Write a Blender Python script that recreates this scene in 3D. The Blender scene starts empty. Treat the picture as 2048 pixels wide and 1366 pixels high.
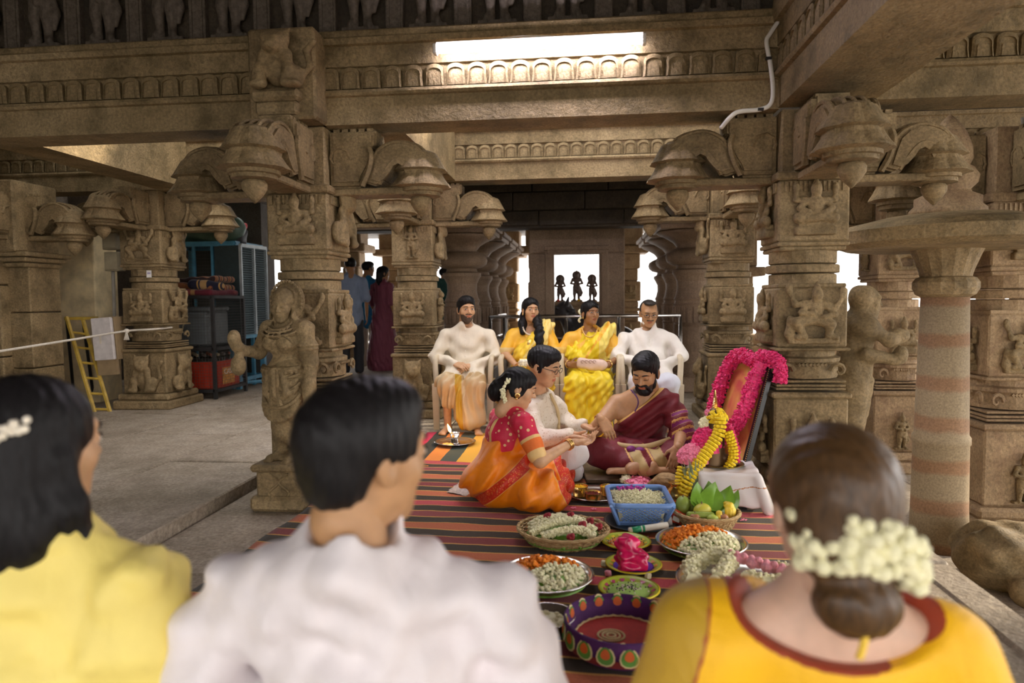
import bpy, math, random
import numpy as np
from mathutils import Vector, Matrix, Euler
random.seed(7); RNG = np.random.default_rng(11)
PI = math.pi
scene = bpy.context.scene
COL = scene.collection

# ------------------------------------------------------------------ camera
F, CX, CY, EYE = 1365.0, 1024.0, 683.0, 1.2
yaw, pitch, roll = math.atan(141/F), math.atan(83/F), 0.010
fw = np.array([-math.sin(yaw)*math.cos(pitch), math.cos(yaw)*math.cos(pitch), -math.sin(pitch)])
rt0 = np.array([math.cos(yaw), math.sin(yaw), 0.0]); up0 = np.cross(rt0, fw)
rt = rt0*math.cos(roll) - up0*math.sin(roll); up = up0*math.cos(roll) + rt0*math.sin(roll)
CAMP = np.array([0, 0, EYE])
camd = bpy.data.cameras.new('camera'); cam = bpy.data.objects.new('camera', camd); COL.objects.link(cam)
camd.sensor_width = 36.0; camd.lens = 36.0*F/2048.0; camd.clip_start = 0.05; camd.clip_end = 200
cam.matrix_world = Matrix(((rt[0], up[0], -fw[0], 0), (rt[1], up[1], -fw[1], 0), (rt[2], up[2], -fw[2], EYE), (0, 0, 0, 1)))
camd.dof.use_dof = True; camd.dof.focus_distance = 4.7; camd.dof.aperture_fstop = 1.9
scene.camera = cam
def ray(x, y): return fw + rt*(x-CX)/F - up*(y-CY)/F
def atY(x, y, Y): d = ray(x, y); return CAMP + d*(Y/d[1])
def atZ(x, y, z=0.0): d = ray(x, y); return CAMP + d*((z-EYE)/d[2])

# ------------------------------------------------------------------ world, light, exposure
W = bpy.data.worlds.new('world'); scene.world = W; W.use_nodes = True
_wn = W.node_tree.nodes; _bg = _wn['Background']
_bg.inputs[0].default_value = (1.0, 0.965, 0.94, 1); _bg.inputs[1].default_value = 1.9
vs = scene.view_settings
vs.view_transform = 'Standard'; vs.look = 'None'; vs.gamma = 1.0; vs.use_curve_mapping = False; vs.exposure = 1.1
scene.cycles.max_bounces = 5; scene.cycles.diffuse_bounces = 3; scene.cycles.adaptive_threshold = 0.03; scene.cycles.glossy_bounces = 3
scene.cycles.transparent_max_bounces = 8; scene.cycles.use_denoising = True
scene.cycles.sample_clamp_indirect = 6.0
sund = bpy.data.lights.new('sun', 'SUN'); sund.energy = 2.5; sund.angle = 0.05; sund.color = (1.0, 0.86, 0.66)
sun = bpy.data.objects.new('sun', sund); COL.objects.link(sun)
sun.rotation_euler = Vector((0.85, 0.35, 0.42)).to_track_quat('Z', 'Y').to_euler()   # high, from the courtyard right behind

# ------------------------------------------------------------------ mesh helpers
def V(*a): return np.array(a, float)
def norm(v): v = np.asarray(v, float); return v/max(1e-9, np.linalg.norm(v))
def rotz(a): c, s = math.cos(a), math.sin(a); return np.array([[c, -s, 0], [s, c, 0], [0, 0, 1.0]])
def rotx(a): c, s = math.cos(a), math.sin(a); return np.array([[1.0, 0, 0], [0, c, -s], [0, s, c]])
def roty(a): c, s = math.cos(a), math.sin(a); return np.array([[c, 0, s], [0, 1.0, 0], [-s, 0, c]])
I3 = np.eye(3)
class B:
    def __init__(s): s.v = []; s.f = []; s.n = 0
    def add(s, vs, fs):
        s.v.extend([tuple(map(float, p)) for p in vs]); s.f.extend([tuple(i+s.n for i in f) for f in fs]); s.n += len(vs); return s
    def box(s, c, h, R=I3, ch=0.0, top=None):
        """box of half sizes h; ch chamfers all edges; top=(sx,sy) tapers the top"""
        c = np.asarray(c, float); hx, hy, hz = h
        if ch <= 0:
            P = np.array([[x, y, z] for z in (-hz, hz) for x, y in ((-hx, -hy), (hx, -hy), (hx, hy), (-hx, hy))], float)
            if top: P[4:, 0] *= top[0]; P[4:, 1] *= top[1]
            return s.add(P @ R.T + c, [(3, 2, 1, 0), (4, 5, 6, 7), (0, 1, 5, 4), (1, 2, 6, 5), (2, 3, 7, 6), (3, 0, 4, 7)])
        ch = min(ch, hx*.9, hy*.9, hz*.9); P = []; idx = {}
        for sx in (-1, 1):
            for sy in (-1, 1):
                for sz in (-1, 1):
                    for ax in range(3):
                        q = [sx*hx, sy*hy, sz*hz]
                        for k in range(3):
                            if k != ax: q[k] -= (sx, sy, sz)[k]*ch
                        if top and sz > 0: q[0] *= top[0]; q[1] *= top[1]
                        idx[(sx, sy, sz, ax)] = len(P); P.append(q)
        fs = []
        def face(ks):
            p = [np.array(P[k]) for k in ks]; n = np.cross(p[1]-p[0], p[2]-p[0]); m = sum(p)/len(p)
            fs.append(tuple(ks) if n @ m > 0 else tuple(ks[::-1]))
        for ax in range(3):
            o = [k for k in range(3) if k != ax]
            for sg in (-1, 1):
                ks = []
                for a, b in ((-1, -1), (1, -1), (1, 1), (-1, 1)):
                    t = [0, 0, 0]; t[ax] = sg; t[o[0]] = a; t[o[1]] = b; ks.append(idx[(*t, ax)])
                face(ks)
            for a in (-1, 1):
                for b in (-1, 1):
                    t0 = [0, 0, 0]; t1 = [0, 0, 0]; t0[ax] = -1; t1[ax] = 1
                    for t in (t0, t1): t[o[0]] = a; t[o[1]] = b
                    face([idx[(*t0, o[0])], idx[(*t1, o[0])], idx[(*t1, o[1])], idx[(*t0, o[1])]])
        for sx in (-1, 1):
            for sy in (-1, 1):
                for sz in (-1, 1): face([idx[(sx, sy, sz, k)] for k in range(3)])
        return s.add(np.array(P) @ R.T + c, fs)
    def lathe(s, prof, n=20, c=(0, 0, 0), R=I3, mod=None, sx=1.0, sy=1.0, cap=True):
        P = []; fs = []; m = len(prof)
        for r, z in prof:
            for i in range(n):
                a = 2*PI*i/n; rr = r*(mod(a, z) if mod else 1.0); P.append((rr*math.cos(a)*sx, rr*math.sin(a)*sy, z))
        for j in range(m-1):
            for i in range(n):
                i2 = (i+1) % n; fs.append((j*n+i, j*n+i2, (j+1)*n+i2, (j+1)*n+i))
        if cap:
            fs.append(tuple(range(n))[::-1]); fs.append(tuple(range((m-1)*n, m*n)))
        return s.add(np.array(P) @ R.T + np.asarray(c, float), fs)
    def prism(s, poly, d0, d1, c=(0, 0, 0), R=I3):
        """poly in local (x,z), extruded along local y from d0 to d1"""
        n = len(poly); P = [(x, d0, z) for x, z in poly]+[(x, d1, z) for x, z in poly]
        fs = [tuple(range(n)), tuple(range(n, 2*n))[::-1]]+[(i, i+n, (i+1) % n+n, (i+1) % n) for i in range(n)]
        return s.add(np.array(P) @ R.T + np.asarray(c, float), fs)
    def tube(s, pts, r, n=8, cap=True):
        pts = [np.asarray(p, float) for p in pts]; m = len(pts); P = []; fs = []
        rs = r if hasattr(r, '__len__') else [r]*m
        prev = None
        for i in range(m):
            t = norm(pts[min(i+1, m-1)]-pts[max(i-1, 0)])
            if prev is None:
                a = np.cross(t, (0, 0, 1.0)); a = norm(a if np.linalg.norm(a) > .1 else np.cross(t, (1.0, 0, 0)))
            else: a = norm(prev - t*(prev @ t))
            prev = a; b = np.cross(t, a)
            for k in range(n):
                w = 2*PI*k/n; P.append(pts[i]+rs[i]*(a*math.cos(w)+b*math.sin(w)))
        for j in range(m-1):
            for i in range(n):
                i2 = (i+1) % n; fs.append((j*n+i, j*n+i2, (j+1)*n+i2, (j+1)*n+i))
        if cap: fs.append(tuple(range(n))[::-1]); fs.append(tuple(range((m-1)*n, m*n)))
        return s.add(P, fs)
    def ball(s, c, r, n=10, m=7, R=I3):
        r = np.array(r if hasattr(r, '__len__') else (r, r, r), float)
        P = [(0, 0, -1)]; fs = []
        for j in range(1, m):
            a = -PI/2+PI*j/m
            for i in range(n):
                w = 2*PI*i/n; P.append((math.cos(a)*math.cos(w), math.cos(a)*math.sin(w), math.sin(a)))
        P.append((0, 0, 1)); L = len(P)-1
        for i in range(n): fs.append((0, 1+(i+1) % n, 1+i)); fs.append((L, L-n+i, L-n+(i+1) % n))
        for j in range(m-2):
            for i in range(n):
                i2 = (i+1) % n; fs.append((1+j*n+i, 1+j*n+i2, 1+(j+1)*n+i2, 1+(j+1)*n+i))
        return s.add((np.array(P)*r) @ R.T + np.asarray(c, float), fs)
    def grid(s, fn, nu, nv):
        P = [fn(i/(nu-1), j/(nv-1)) for j in range(nv) for i in range(nu)]
        return s.add(P, [(j*nu+i, j*nu+i+1, (j+1)*nu+i+1, (j+1)*nu+i) for j in range(nv-1) for i in range(nu-1)])
    def mesh(s, name='mesh', smooth=False):
        m = bpy.data.meshes.new(name); m.from_pydata(s.v, [], s.f); m.validate()
        if smooth: m.polygons.foreach_set('use_smooth', [True]*len(m.polygons))
        m.update(); return m
def catmull(pts, n=6):
    pts = [np.asarray(p, float) for p in pts]; out = []
    q = [2*pts[0]-pts[1]]+pts+[2*pts[-1]-pts[-2]]
    for i in range(1, len(q)-2):
        for k in range(n):
            t = k/n; a, b, c, d = q[i-1], q[i], q[i+1], q[i+2]
            out.append(.5*((2*b)+(c-a)*t+(2*a-5*b+4*c-d)*t*t+(3*b-a-3*c+d)*t**3))
    return out+[pts[-1]]

def obj(name, m, mat=None, parent=None, label=None, cat=None, group=None, kind=None, smooth=False, loc=None, rz=None, keep=False):
    if isinstance(m, B): m = m.mesh(name, smooth)
    o = bpy.data.objects.new(name, m); COL.objects.link(o)
    if mat is not None and m is not None and len(m.materials) == 0: m.materials.append(mat)
    if parent is not None:
        o.parent = parent
        if keep:                                              # mesh was written in world coordinates
            M = Matrix.LocRotScale(parent.location, parent.rotation_euler, parent.scale)
            if parent.parent is not None:
                pp = parent.parent; M = Matrix.LocRotScale(pp.location, pp.rotation_euler, pp.scale) @ parent.matrix_parent_inverse @ M
            o.matrix_parent_inverse = M.inverted()
    if loc is not None: o.location = loc
    if rz is not None: o.rotation_euler = (0, 0, rz)
    tag(o, label, cat, group, kind); return o
def tag(o, label=None, cat=None, group=None, kind=None):
    if label: o['label'] = label
    if cat: o['category'] = cat
    if group: o['group'] = group
    if kind: o['kind'] = kind
    return o
def thing(name, label, cat, loc=(0, 0, 0), rz=0.0, group=None):
    o = bpy.data.objects.new(name, None); COL.objects.link(o); o.empty_display_size = .1
    o.location = tuple(float(v) for v in loc); o.rotation_euler = (0, 0, rz)
    return tag(o, label, cat, group)
def copy_tree(o, parent=None):
    c = o.copy(); COL.objects.link(c)
    if parent is not None: c.parent = parent
    for ch in list(o.children): copy_tree(ch, c)
    return c
def dup(root, loc, rz, label, group=None):
    r = copy_tree(root); r.location = tuple(float(v) for v in loc); r.rotation_euler = (0, 0, rz); r['label'] = label
    if group: r['group'] = group
    return r

# ------------------------------------------------------------------ signed distance modelling
def rc(a, b, ra, rb=None, k=.02, op='+', flat=None):
    a = np.asarray(a, float); b = np.asarray(b, float); rb = ra if rb is None else rb; d = b-a; L2 = max(1e-9, d @ d)
    def fn(x, y, z):
        px, py, pz = x-a[0], y-a[1], z-a[2]
        t = np.clip((px*d[0]+py*d[1]+pz*d[2])/L2, 0, 1)
        qx, qy, qz = px-t*d[0], py-t*d[1], pz-t*d[2]; s2 = qx*qx+qy*qy+qz*qz
        if flat is not None:
            n, s = flat; cc = qx*n[0]+qy*n[1]+qz*n[2]; s2 = s2+cc*cc*(1/(s*s)-1)
            return (np.sqrt(s2)-(ra+(rb-ra)*t))*min(1.0, s)
        return np.sqrt(s2)-(ra+(rb-ra)*t)
    r = max(ra, rb)*(max(1.0, flat[1]) if flat else 1.0)
    return (fn, np.minimum(a, b)-r, np.maximum(a, b)+r, k, op)
def el(c, r, R=I3, k=.02, op='+'):
    c = np.asarray(c, float); r = np.array(r if hasattr(r, '__len__') else (r, r, r), float)
    def fn(x, y, z):
        px, py, pz = x-c[0], y-c[1], z-c[2]
        u = px*R[0, 0]+py*R[1, 0]+pz*R[2, 0]; v = px*R[0, 1]+py*R[1, 1]+pz*R[2, 1]; w = px*R[0, 2]+py*R[1, 2]+pz*R[2, 2]
        k0 = np.sqrt((u/r[0])**2+(v/r[1])**2+(w/r[2])**2); k1 = np.sqrt((u/r[0]**2)**2+(v/r[1]**2)**2+(w/r[2]**2)**2)+1e-9
        return k0*(k0-1)/k1
    m = np.sqrt((R*R) @ (r*r))
    return (fn, c-m, c+m, k, op)
def bx(c, h, R=I3, rd=.01, k=.01, op='+'):
    c = np.asarray(c, float); h = np.asarray(h, float)
    def fn(x, y, z):
        px, py, pz = x-c[0], y-c[1], z-c[2]
        q = [np.abs(px*R[0, i]+py*R[1, i]+pz*R[2, i])-(h[i]-rd) for i in range(3)]
        o = np.sqrt(sum(np.maximum(a, 0)**2 for a in q)); return o+np.minimum(np.maximum(np.maximum(q[0], q[1]), q[2]), 0)-rd
    m = np.abs(R) @ h
    return (fn, c-m, c+m, k, op)
def chain(pts, rs, k=.01, op='+', flat=None):
    rs = rs if hasattr(rs, '__len__') else [rs]*len(pts)
    return [rc(pts[i], pts[i+1], rs[i], rs[i+1], k, op, flat) for i in range(len(pts)-1)]
def xf(prims_pts, C, R, s=1.0): return [np.asarray(C)+R @ (np.asarray(p, float)*s) for p in prims_pts]
def sdf(prims, vox, disp=None, amp=0.0, clip=None, smooth=1):
    """surface-net mesh of blended primitives -> (verts, quads)"""
    lo = np.min([p[1] for p in prims if p[4] == '+'], axis=0)-3*vox-amp; hi = np.max([p[2] for p in prims if p[4] == '+'], axis=0)+3*vox+amp
    if clip is not None: lo = np.maximum(lo, clip[0]); hi = np.minimum(hi, clip[1])
    n = np.maximum(np.ceil((hi-lo)/vox).astype(int)+1, 4)
    ax = [(lo[i]+vox*np.arange(n[i])).astype(np.float32) for i in range(3)]
    D = np.full(tuple(n), 1e3, np.float32)
    for fn, l, h, k, op in prims:
        m = k+2.5*vox+amp
        i0 = np.clip(np.floor((l-m-lo)/vox).astype(int), 0, n); i1 = np.clip(np.ceil((h+m-lo)/vox).astype(int)+1, 0, n)
        if np.any(i1-i0 < 1): continue
        sl = tuple(slice(a, b) for a, b in zip(i0, i1))
        d = fn(ax[0][sl[0]][:, None, None], ax[1][sl[1]][None, :, None], ax[2][sl[2]][None, None, :]).astype(np.float32)
        A = D[sl]
        if op == '+': q = np.maximum(k-np.abs(A-d), 0)/max(k, 1e-6); D[sl] = np.minimum(A, d)-q*q*k*.25
        else:
            d = -d; q = np.maximum(k-np.abs(A-d), 0)/max(k, 1e-6); D[sl] = np.maximum(A, d)+q*q*k*.25
    if disp is not None:
        ii = np.nonzero(np.abs(D) < amp*1.5+2*vox)
        D[ii] += disp(ax[0][ii[0]], ax[1][ii[1]], ax[2][ii[2]]).astype(np.float32)
    if clip is not None:                                      # close the mesh at the clip box
        for i in range(3):
            for e in (0, -1):
                s = [slice(None)]*3; s[i] = e; D[tuple(s)] = np.maximum(D[tuple(s)], vox*.5)
    S = D < 0
    c8 = [S[a:n[0]-1+a, b:n[1]-1+b, c:n[2]-1+c] for a in (0, 1) for b in (0, 1) for c in (0, 1)]
    anyc = np.logical_or.reduce(c8); allc = np.logical_and.reduce(c8)
    ci = np.array(np.nonzero(anyc & ~allc)).T
    if len(ci) == 0: return np.zeros((0, 3)), []
    idx = np.full(tuple(n), -1, np.int32); idx[ci[:, 0], ci[:, 1], ci[:, 2]] = np.arange(len(ci))
    offs = np.array([[a, b, c] for a in (0, 1) for b in (0, 1) for c in (0, 1)])
    val = np.stack([D[ci[:, 0]+o[0], ci[:, 1]+o[1], ci[:, 2]+o[2]] for o in offs], 1)
    acc = np.zeros((len(ci), 3)); cnt = np.zeros(len(ci))
    for e0 in range(8):
        for b in (1, 2, 4):
            if e0 & b: continue
            e1 = e0 | b; v0, v1 = val[:, e0], val[:, e1]; cr = (v0 < 0) != (v1 < 0)
            t = np.where(cr, v0/np.where(cr, v0-v1, 1), 0)
            acc += cr[:, None]*(offs[e0]+t[:, None]*(offs[e1]-offs[e0])); cnt += cr
    P = lo+vox*(ci+acc/cnt[:, None])
    Q = []
    for a in range(3):
        b, c = (a+1) % 3, (a+2) % 3
        s0 = [slice(None)]*3; s1 = [slice(None)]*3; s0[a] = slice(0, n[a]-1); s1[a] = slice(1, n[a])
        X = S[tuple(s0)] != S[tuple(s1)]
        g = np.array(np.nonzero(X)).T; g = g[(g[:, b] > 0) & (g[:, c] > 0)]
        ins = S[g[:, 0], g[:, 1], g[:, 2]]
        eb = np.zeros(3, int); eb[b] = 1; ec = np.zeros(3, int); ec[c] = 1
        q = np.stack([idx[tuple((g-o).T)] for o in (eb+ec, ec, 0*eb, eb)], 1)
        q[~ins] = q[~ins][:, ::-1]; q = q[(q >= 0).all(1)]; Q.append(q)
    Q = np.concatenate(Q)
    for _ in range(smooth):
        sm = np.zeros_like(P); ct = np.zeros(len(P))
        for i in range(4):
            np.add.at(sm, Q[:, i], P[Q[:, (i+1) % 4]]); np.add.at(ct, Q[:, i], 1)
            np.add.at(sm, Q[:, i], P[Q[:, (i-1) % 4]]); np.add.at(ct, Q[:, i], 1)
        P = .5*P+.5*sm/np.maximum(ct, 1)[:, None]
    return P, Q
def to_mesh(name, parts, attrs=None):
    """parts: list of (verts, quads); attrs: dict name -> fn(verts)->float array"""
    parts = [p for p in parts if len(p[0])]
    P = np.concatenate([p[0] for p in parts]); off = np.cumsum([0]+[len(p[0]) for p in parts]); Q = np.concatenate([p[1]+o for p, o in zip(parts, off)])
    m = bpy.data.meshes.new(name); nq = len(Q)
    m.vertices.add(len(P)); m.vertices.foreach_set('co', P.astype(np.float32).ravel())
    m.loops.add(nq*4); m.loops.foreach_set('vertex_index', Q.astype(np.int32).ravel())
    m.polygons.add(nq); m.polygons.foreach_set('loop_start', np.arange(0, nq*4, 4, dtype=np.int32))
    m.polygons.foreach_set('use_smooth', np.ones(nq, bool))
    m.update(calc_edges=True)
    if attrs:
        for k, fn in attrs.items():
            a = m.attributes.new(k, 'FLOAT', 'POINT'); a.data.foreach_set('value', np.asarray(fn(P), np.float32))
    return m
def wrinkle(amp, f, seed=0, dirs=None):
    r = np.random.default_rng(seed); K = []
    for i in range(4):
        d = norm(r.normal(size=3)) if dirs is None else norm(np.asarray(dirs[i % len(dirs)], float)+.25*r.normal(size=3)); K.append((d*f*(.7+.6*r.random()), r.random()*6.28))
    def fn(x, y, z):
        w = .02*np.sin(9*x+7*z+seed)+.02*np.sin(8*y-11*z+1.7*seed); o = 0
        for d, ph in K: o = o+np.sin((x+w)*d[0]+(y-w)*d[1]+(z+w)*d[2]+ph)
        return amp*o*.4
    return fn

# ------------------------------------------------------------------ materials
MATS = {}
def nt(name):
    m = bpy.data.materials.new(name); m.use_nodes = True; t = m.node_tree
    return m, t, t.nodes['Principled BSDF']
def ND(t, ty, **kw):
    n = t.nodes.new(ty)
    for k, v in kw.items():
        if k.startswith('i_'):
            key = k[2:]; n.inputs[int(key) if key.isdigit() else key.replace('_', ' ')].default_value = v
        else: setattr(n, k, v)
    return n
def lk(t, a, b): t.links.new(a, b)
def c4(c): return (c[0], c[1], c[2], 1.0)
def ramp(t, fac, stops, interp='LINEAR'):
    n = t.nodes.new('ShaderNodeValToRGB'); e = n.color_ramp.elements; n.color_ramp.interpolation = interp
    while len(e) < len(stops): e.new(0.5)
    for i, (p, c) in enumerate(stops): e[i].position = p; e[i].color = c4(c)
    lk(t, fac, n.inputs[0]); return n.outputs[0]
def noise(t, vec, scale, detail=4.0, rough=.55, dist=0.0):
    n = ND(t, 'ShaderNodeTexNoise'); n.inputs['Scale'].default_value = scale; n.inputs['Detail'].default_value = detail
    n.inputs['Roughness'].default_value = rough; n.inputs['Distortion'].default_value = dist
    if vec is not None: lk(t, vec, n.inputs['Vector'])
    return n.outputs['Fac']
def coord(t, kind='Object', scale=(1, 1, 1), rot=(0, 0, 0)):
    tc = t.nodes.new('ShaderNodeTexCoord'); mp = t.nodes.new('ShaderNodeMapping'); lk(t, tc.outputs[kind], mp.inputs[0])
    mp.inputs['Scale'].default_value = scale; mp.inputs['Rotation'].default_value = rot; return mp.outputs[0]
def mix(t, fac, a, b, bt='MIX'):
    n = t.nodes.new('ShaderNodeMix'); n.data_type = 'RGBA'; n.blend_type = bt
    for s, v in ((n.inputs[0], fac), (n.inputs[6], a), (n.inputs[7], b)):
        if hasattr(v, 'links'): lk(t, v, s)
        elif hasattr(v, '__len__'): s.default_value = c4(v)
        else: s.default_value = v
    return n.outputs[2]
def math_(t, op, a, b=0.0, c=None):
    n = t.nodes.new('ShaderNodeMath'); n.operation = op
    for i, v in enumerate((a, b) if c is None else (a, b, c)):
        if hasattr(v, 'links'): lk(t, v, n.inputs[i])
        else: n.inputs[i].default_value = v
    return n.outputs[0]
def attr(t, name):
    n = t.nodes.new('ShaderNodeAttribute'); n.attribute_name = name; return n.outputs['Fac']
def bump(t, bs, h, strength, dist=.01):
    n = t.nodes.new('ShaderNodeBump'); n.inputs['Strength'].default_value = strength; n.inputs['Distance'].default_value = dist
    lk(t, h, n.inputs['Height']); lk(t, n.outputs[0], bs.inputs['Normal'])
def simple(name, col, rough=.6, metal=0.0, var=.15, vs_=12.0, bs_=0.0, bscale=120.0, sheen=0.0, spec=None):
    if name in MATS: return MATS[name]
    m, t, bs = nt(name); v = coord(t)
    n = noise(t, v, vs_); a = tuple(max(0, c*(1-var)) for c in col); b = tuple(min(1, c*(1+var)) for c in col)
    lk(t, ramp(t, n, [(.3, a), (.7, b)]), bs.inputs['Base Color']); bs.inputs['Roughness'].default_value = rough; bs.inputs['Metallic'].default_value = metal
    if sheen: bs.inputs['Sheen Weight'].default_value = sheen
    if spec is not None: bs.inputs['Specular IOR Level'].default_value = spec
    if bs_: bump(t, bs, noise(t, v, bscale, 2.0), bs_, .004)
    MATS[name] = m; return m
def stone(name, dark, mid, light, grain=70.0, bmp=.5, big=1.6, stain=(.05, .04, .03), stain_amt=.5):
    if name in MATS: return MATS[name]
    m, t, bs = nt(name); v = coord(t)
    g = noise(t, v, grain, 5.0, .7); b = noise(t, v, big, 5.0, .6, .4); c = noise(t, v, big*5, 4.0, .6)
    base = ramp(t, b, [(.28, dark), (.5, mid), (.75, light)])
    base = mix(t, .42, base, ramp(t, g, [(.34, (.1, .1, .1)), (.66, (.9, .9, .9))]), 'OVERLAY')
    st = ramp(t, c, [(.45, (0, 0, 0)), (.72, (1, 1, 1))])
    sf = math_(t, 'MULTIPLY', st, stain_amt)
    lk(t, mix(t, sf, base, stain), bs.inputs['Base Color'])
    bs.inputs['Roughness'].default_value = .72; bs.inputs['Specular IOR Level'].default_value = .4
    h = math_(t, 'ADD', math_(t, 'MULTIPLY', g, .6), math_(t, 'MULTIPLY', noise(t, v, grain*.3, 4.0), 1.3))
    bump(t, bs, h, min(1, bmp*1.4), .012); MATS[name] = m; return m
def emit(name, col, s):
    m, t, bs = nt(name); bs.inputs['Emission Color'].default_value = c4(col); bs.inputs['Emission Strength'].default_value = s; bs.inputs['Base Color'].default_value = c4(col); return m

ST = stone('carved_stone', (.13, .088, .038), (.27, .19, .092), (.41, .305, .165), 60, .6, 1.4, (.06, .042, .014), .65)
STB = stone('beam_stone', (.12, .085, .036), (.26, .185, .088), (.39, .29, .155), 55, .65, 1.1, (.065, .048, .014), .65)
STW = stone('warm_stone', (.20, .13, .065), (.33, .225, .12), (.45, .325, .185), 60, .5, 1.8, (.15, .065, .035), .45)  # warmer, lighter tone; sun glow on the right and far pillars put into colour
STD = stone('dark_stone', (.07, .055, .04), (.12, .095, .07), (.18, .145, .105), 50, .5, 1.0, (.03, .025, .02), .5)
STK = stone('near_black_stone', (.026, .019, .011), (.05, .037, .022), (.085, .064, .038), 50, .5, 1.0, (.012, .01, .008), .5)  # near-black tone; on the frieze panel it stands in for shade
STP = stone('smooth_stone', (.17, .115, .07), (.26, .18, .115), (.34, .245, .16), 80, .25, 1.5, (.11, .075, .05), .35)
STF = stone('floor_stone', (.22, .17, .12), (.36, .295, .22), (.47, .40, .325), 45, .6, 1.3, (.12, .095, .06), .45)
# ================================================================== SETTING
Y1, ZB = 4.2, 2.30            # front pillar row: front face, underside of beam
Y2, ZB2 = 6.85, 2.40          # second row
ZR = -0.55                    # lower floor on the right
def slabs(name, x0, x1, y0, y1, z, sw, label, th=.12):
    b = B().box(((x0+x1)/2, (y0+y1)/2, z-th-.06), ((x1-x0)/2, (y1-y0)/2, .07)); root = obj(name, b, STD, label=label, kind='structure')
    x = x0
    while x < x1-.05:
        w = min(sw*random.uniform(.8, 1.25), x1-x); w = x1-x if x1-x-w < .3 else w
        y = y0
        while y < y1-.05:
            l = random.uniform(1.1, 2.3); l = min(l, y1-y); l = y1-y if y1-y-l < .5 else l
            dz = random.uniform(-.004, .004)
            m = B().box((0, 0, -th/2), (w/2-.006, l/2-.006, th/2), ch=.008)
            o = obj('slab', m, STF, root, loc=(x+w/2, y+l/2, z+dz)); y += l
        x += w
    return root
slabs('floor', -2.12, 1.62, -1.2, 15.0, 0.0, .9, 'worn stone slab floor of the central aisle')
slabs('floor_left', -8.0, -2.12, -1.2, 15.0, .07, .85, 'raised grey stone slab floor on the left side of the hall')
slabs('floor_right', 1.62, 12.0, -1.2, 17.0, ZR, 1.2, 'lower stone paved floor on the right beyond the platform edge')
obj('floor_rear', B().box((0, -6.2, -.1), (14, 4.99, .1)), STD, label='stone pavement continuing behind the viewer', kind='structure')
y = -1.2                                             # platform kerb
kb = obj('trim_1', B().box((1.54, 6.9, -.33), (.06, 8.1, .22)), ST, label='stone face of the platform edge on the right', kind='structure')
for i in range(11):
    l = 1.45; obj('kerb_stone', B().box((0, 0, 0), (.085, l/2-.008, .045), ch=.012), STF, kb, loc=(1.62-.08, y+l/2, -.03+random.uniform(-.006, .006))); y += l
# walls, ceiling
wl = obj('wall_left', B().box((-7.7, 6.0, 1.8), (.2, 8.0, 2.0)), STD, label='dark stone side wall at the far left', kind='structure')
obj('wall_side', B().box((-5.4, .8, 1.8), (.2, 3.3, 1.95)), STD, label='unseen stone side wall added left of the viewer', kind='structure')  # unseen wall, added here to block sky light from the left
wb = obj('wall_back', B().box((-6.15, 9.7, 1.6), (1.55, .2, 1.7)), STD, label='dark stone wall behind the storage cages', kind='structure')
obj('ceiling', B().box((-.5, .95, 3.75), (8.5, 3.65, .15)).box((-6.8, 6.9, 3.75), (2.2, 2.3, .15)).box((4.8, 6.9, 3.75), (3.2, 2.3, .15)).box((-1.5, 8.0, 3.75), (3.1, 1.2, .15)).box((-1.5, 4.7, 3.75), (3.1, .12, .15)).box((1.5, 12.4, 2.78), (10, 3.0, .15)), STD, label='dark stone slab ceiling of the hall', kind='structure')
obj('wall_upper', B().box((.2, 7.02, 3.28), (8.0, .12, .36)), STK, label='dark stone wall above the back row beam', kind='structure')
# dark lintel wall above the shrine
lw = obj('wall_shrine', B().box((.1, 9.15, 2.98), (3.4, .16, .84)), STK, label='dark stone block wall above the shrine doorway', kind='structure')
z = 2.16
for r, h in enumerate((.20, .24, .26, .26, .24)):
    x = -3.3+(r % 2)*.35
    while x < 3.3:
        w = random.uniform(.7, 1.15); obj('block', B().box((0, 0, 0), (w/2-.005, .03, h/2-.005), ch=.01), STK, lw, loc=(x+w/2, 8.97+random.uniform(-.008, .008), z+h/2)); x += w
    z += h

# ------------------------------------------------------------------ beams with lotus mouldings
def XW0(px, Y): return float(atY(px, 600, Y)[0])
def petal_mesh(w, h):
    b = B(); n = 14
    def outline(s, d):
        P = []
        for i in range(n+1):
            a = PI*i/n; P.append((-math.cos(a)*w/2*s*(1-.18*(1-math.sin(a))), h*(.52+.46*math.sin(a)**.8)*s if 0 < i < n else h*.42*s))
        return [(-w*.46*s, 0.0)]+P+[(w*.46*s, 0.0)]
    o0, o1, o2 = outline(1, 0), outline(.8, 0), outline(.55, 0); m = len(o0)
    rings = [(o0, 0.012), (o0, -.016), (o1, -.026), (o1, -.014), (o2, -.018), (o2, -.024)]
    P = [(x, d, z) for o, d in rings for x, z in o]; fs = []
    for j in range(len(rings)-1):
        for i in range(m): i2 = (i+1) % m; fs.append((j*m+i, j*m+i2, (j+1)*m+i2, (j+1)*m+i))
    fs.append(tuple(range((len(rings)-1)*m, len(rings)*m)))
    b.add(P, fs); return b.mesh('petal')
PET = petal_mesh(.136, .135); PET.materials.append(STB)
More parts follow.
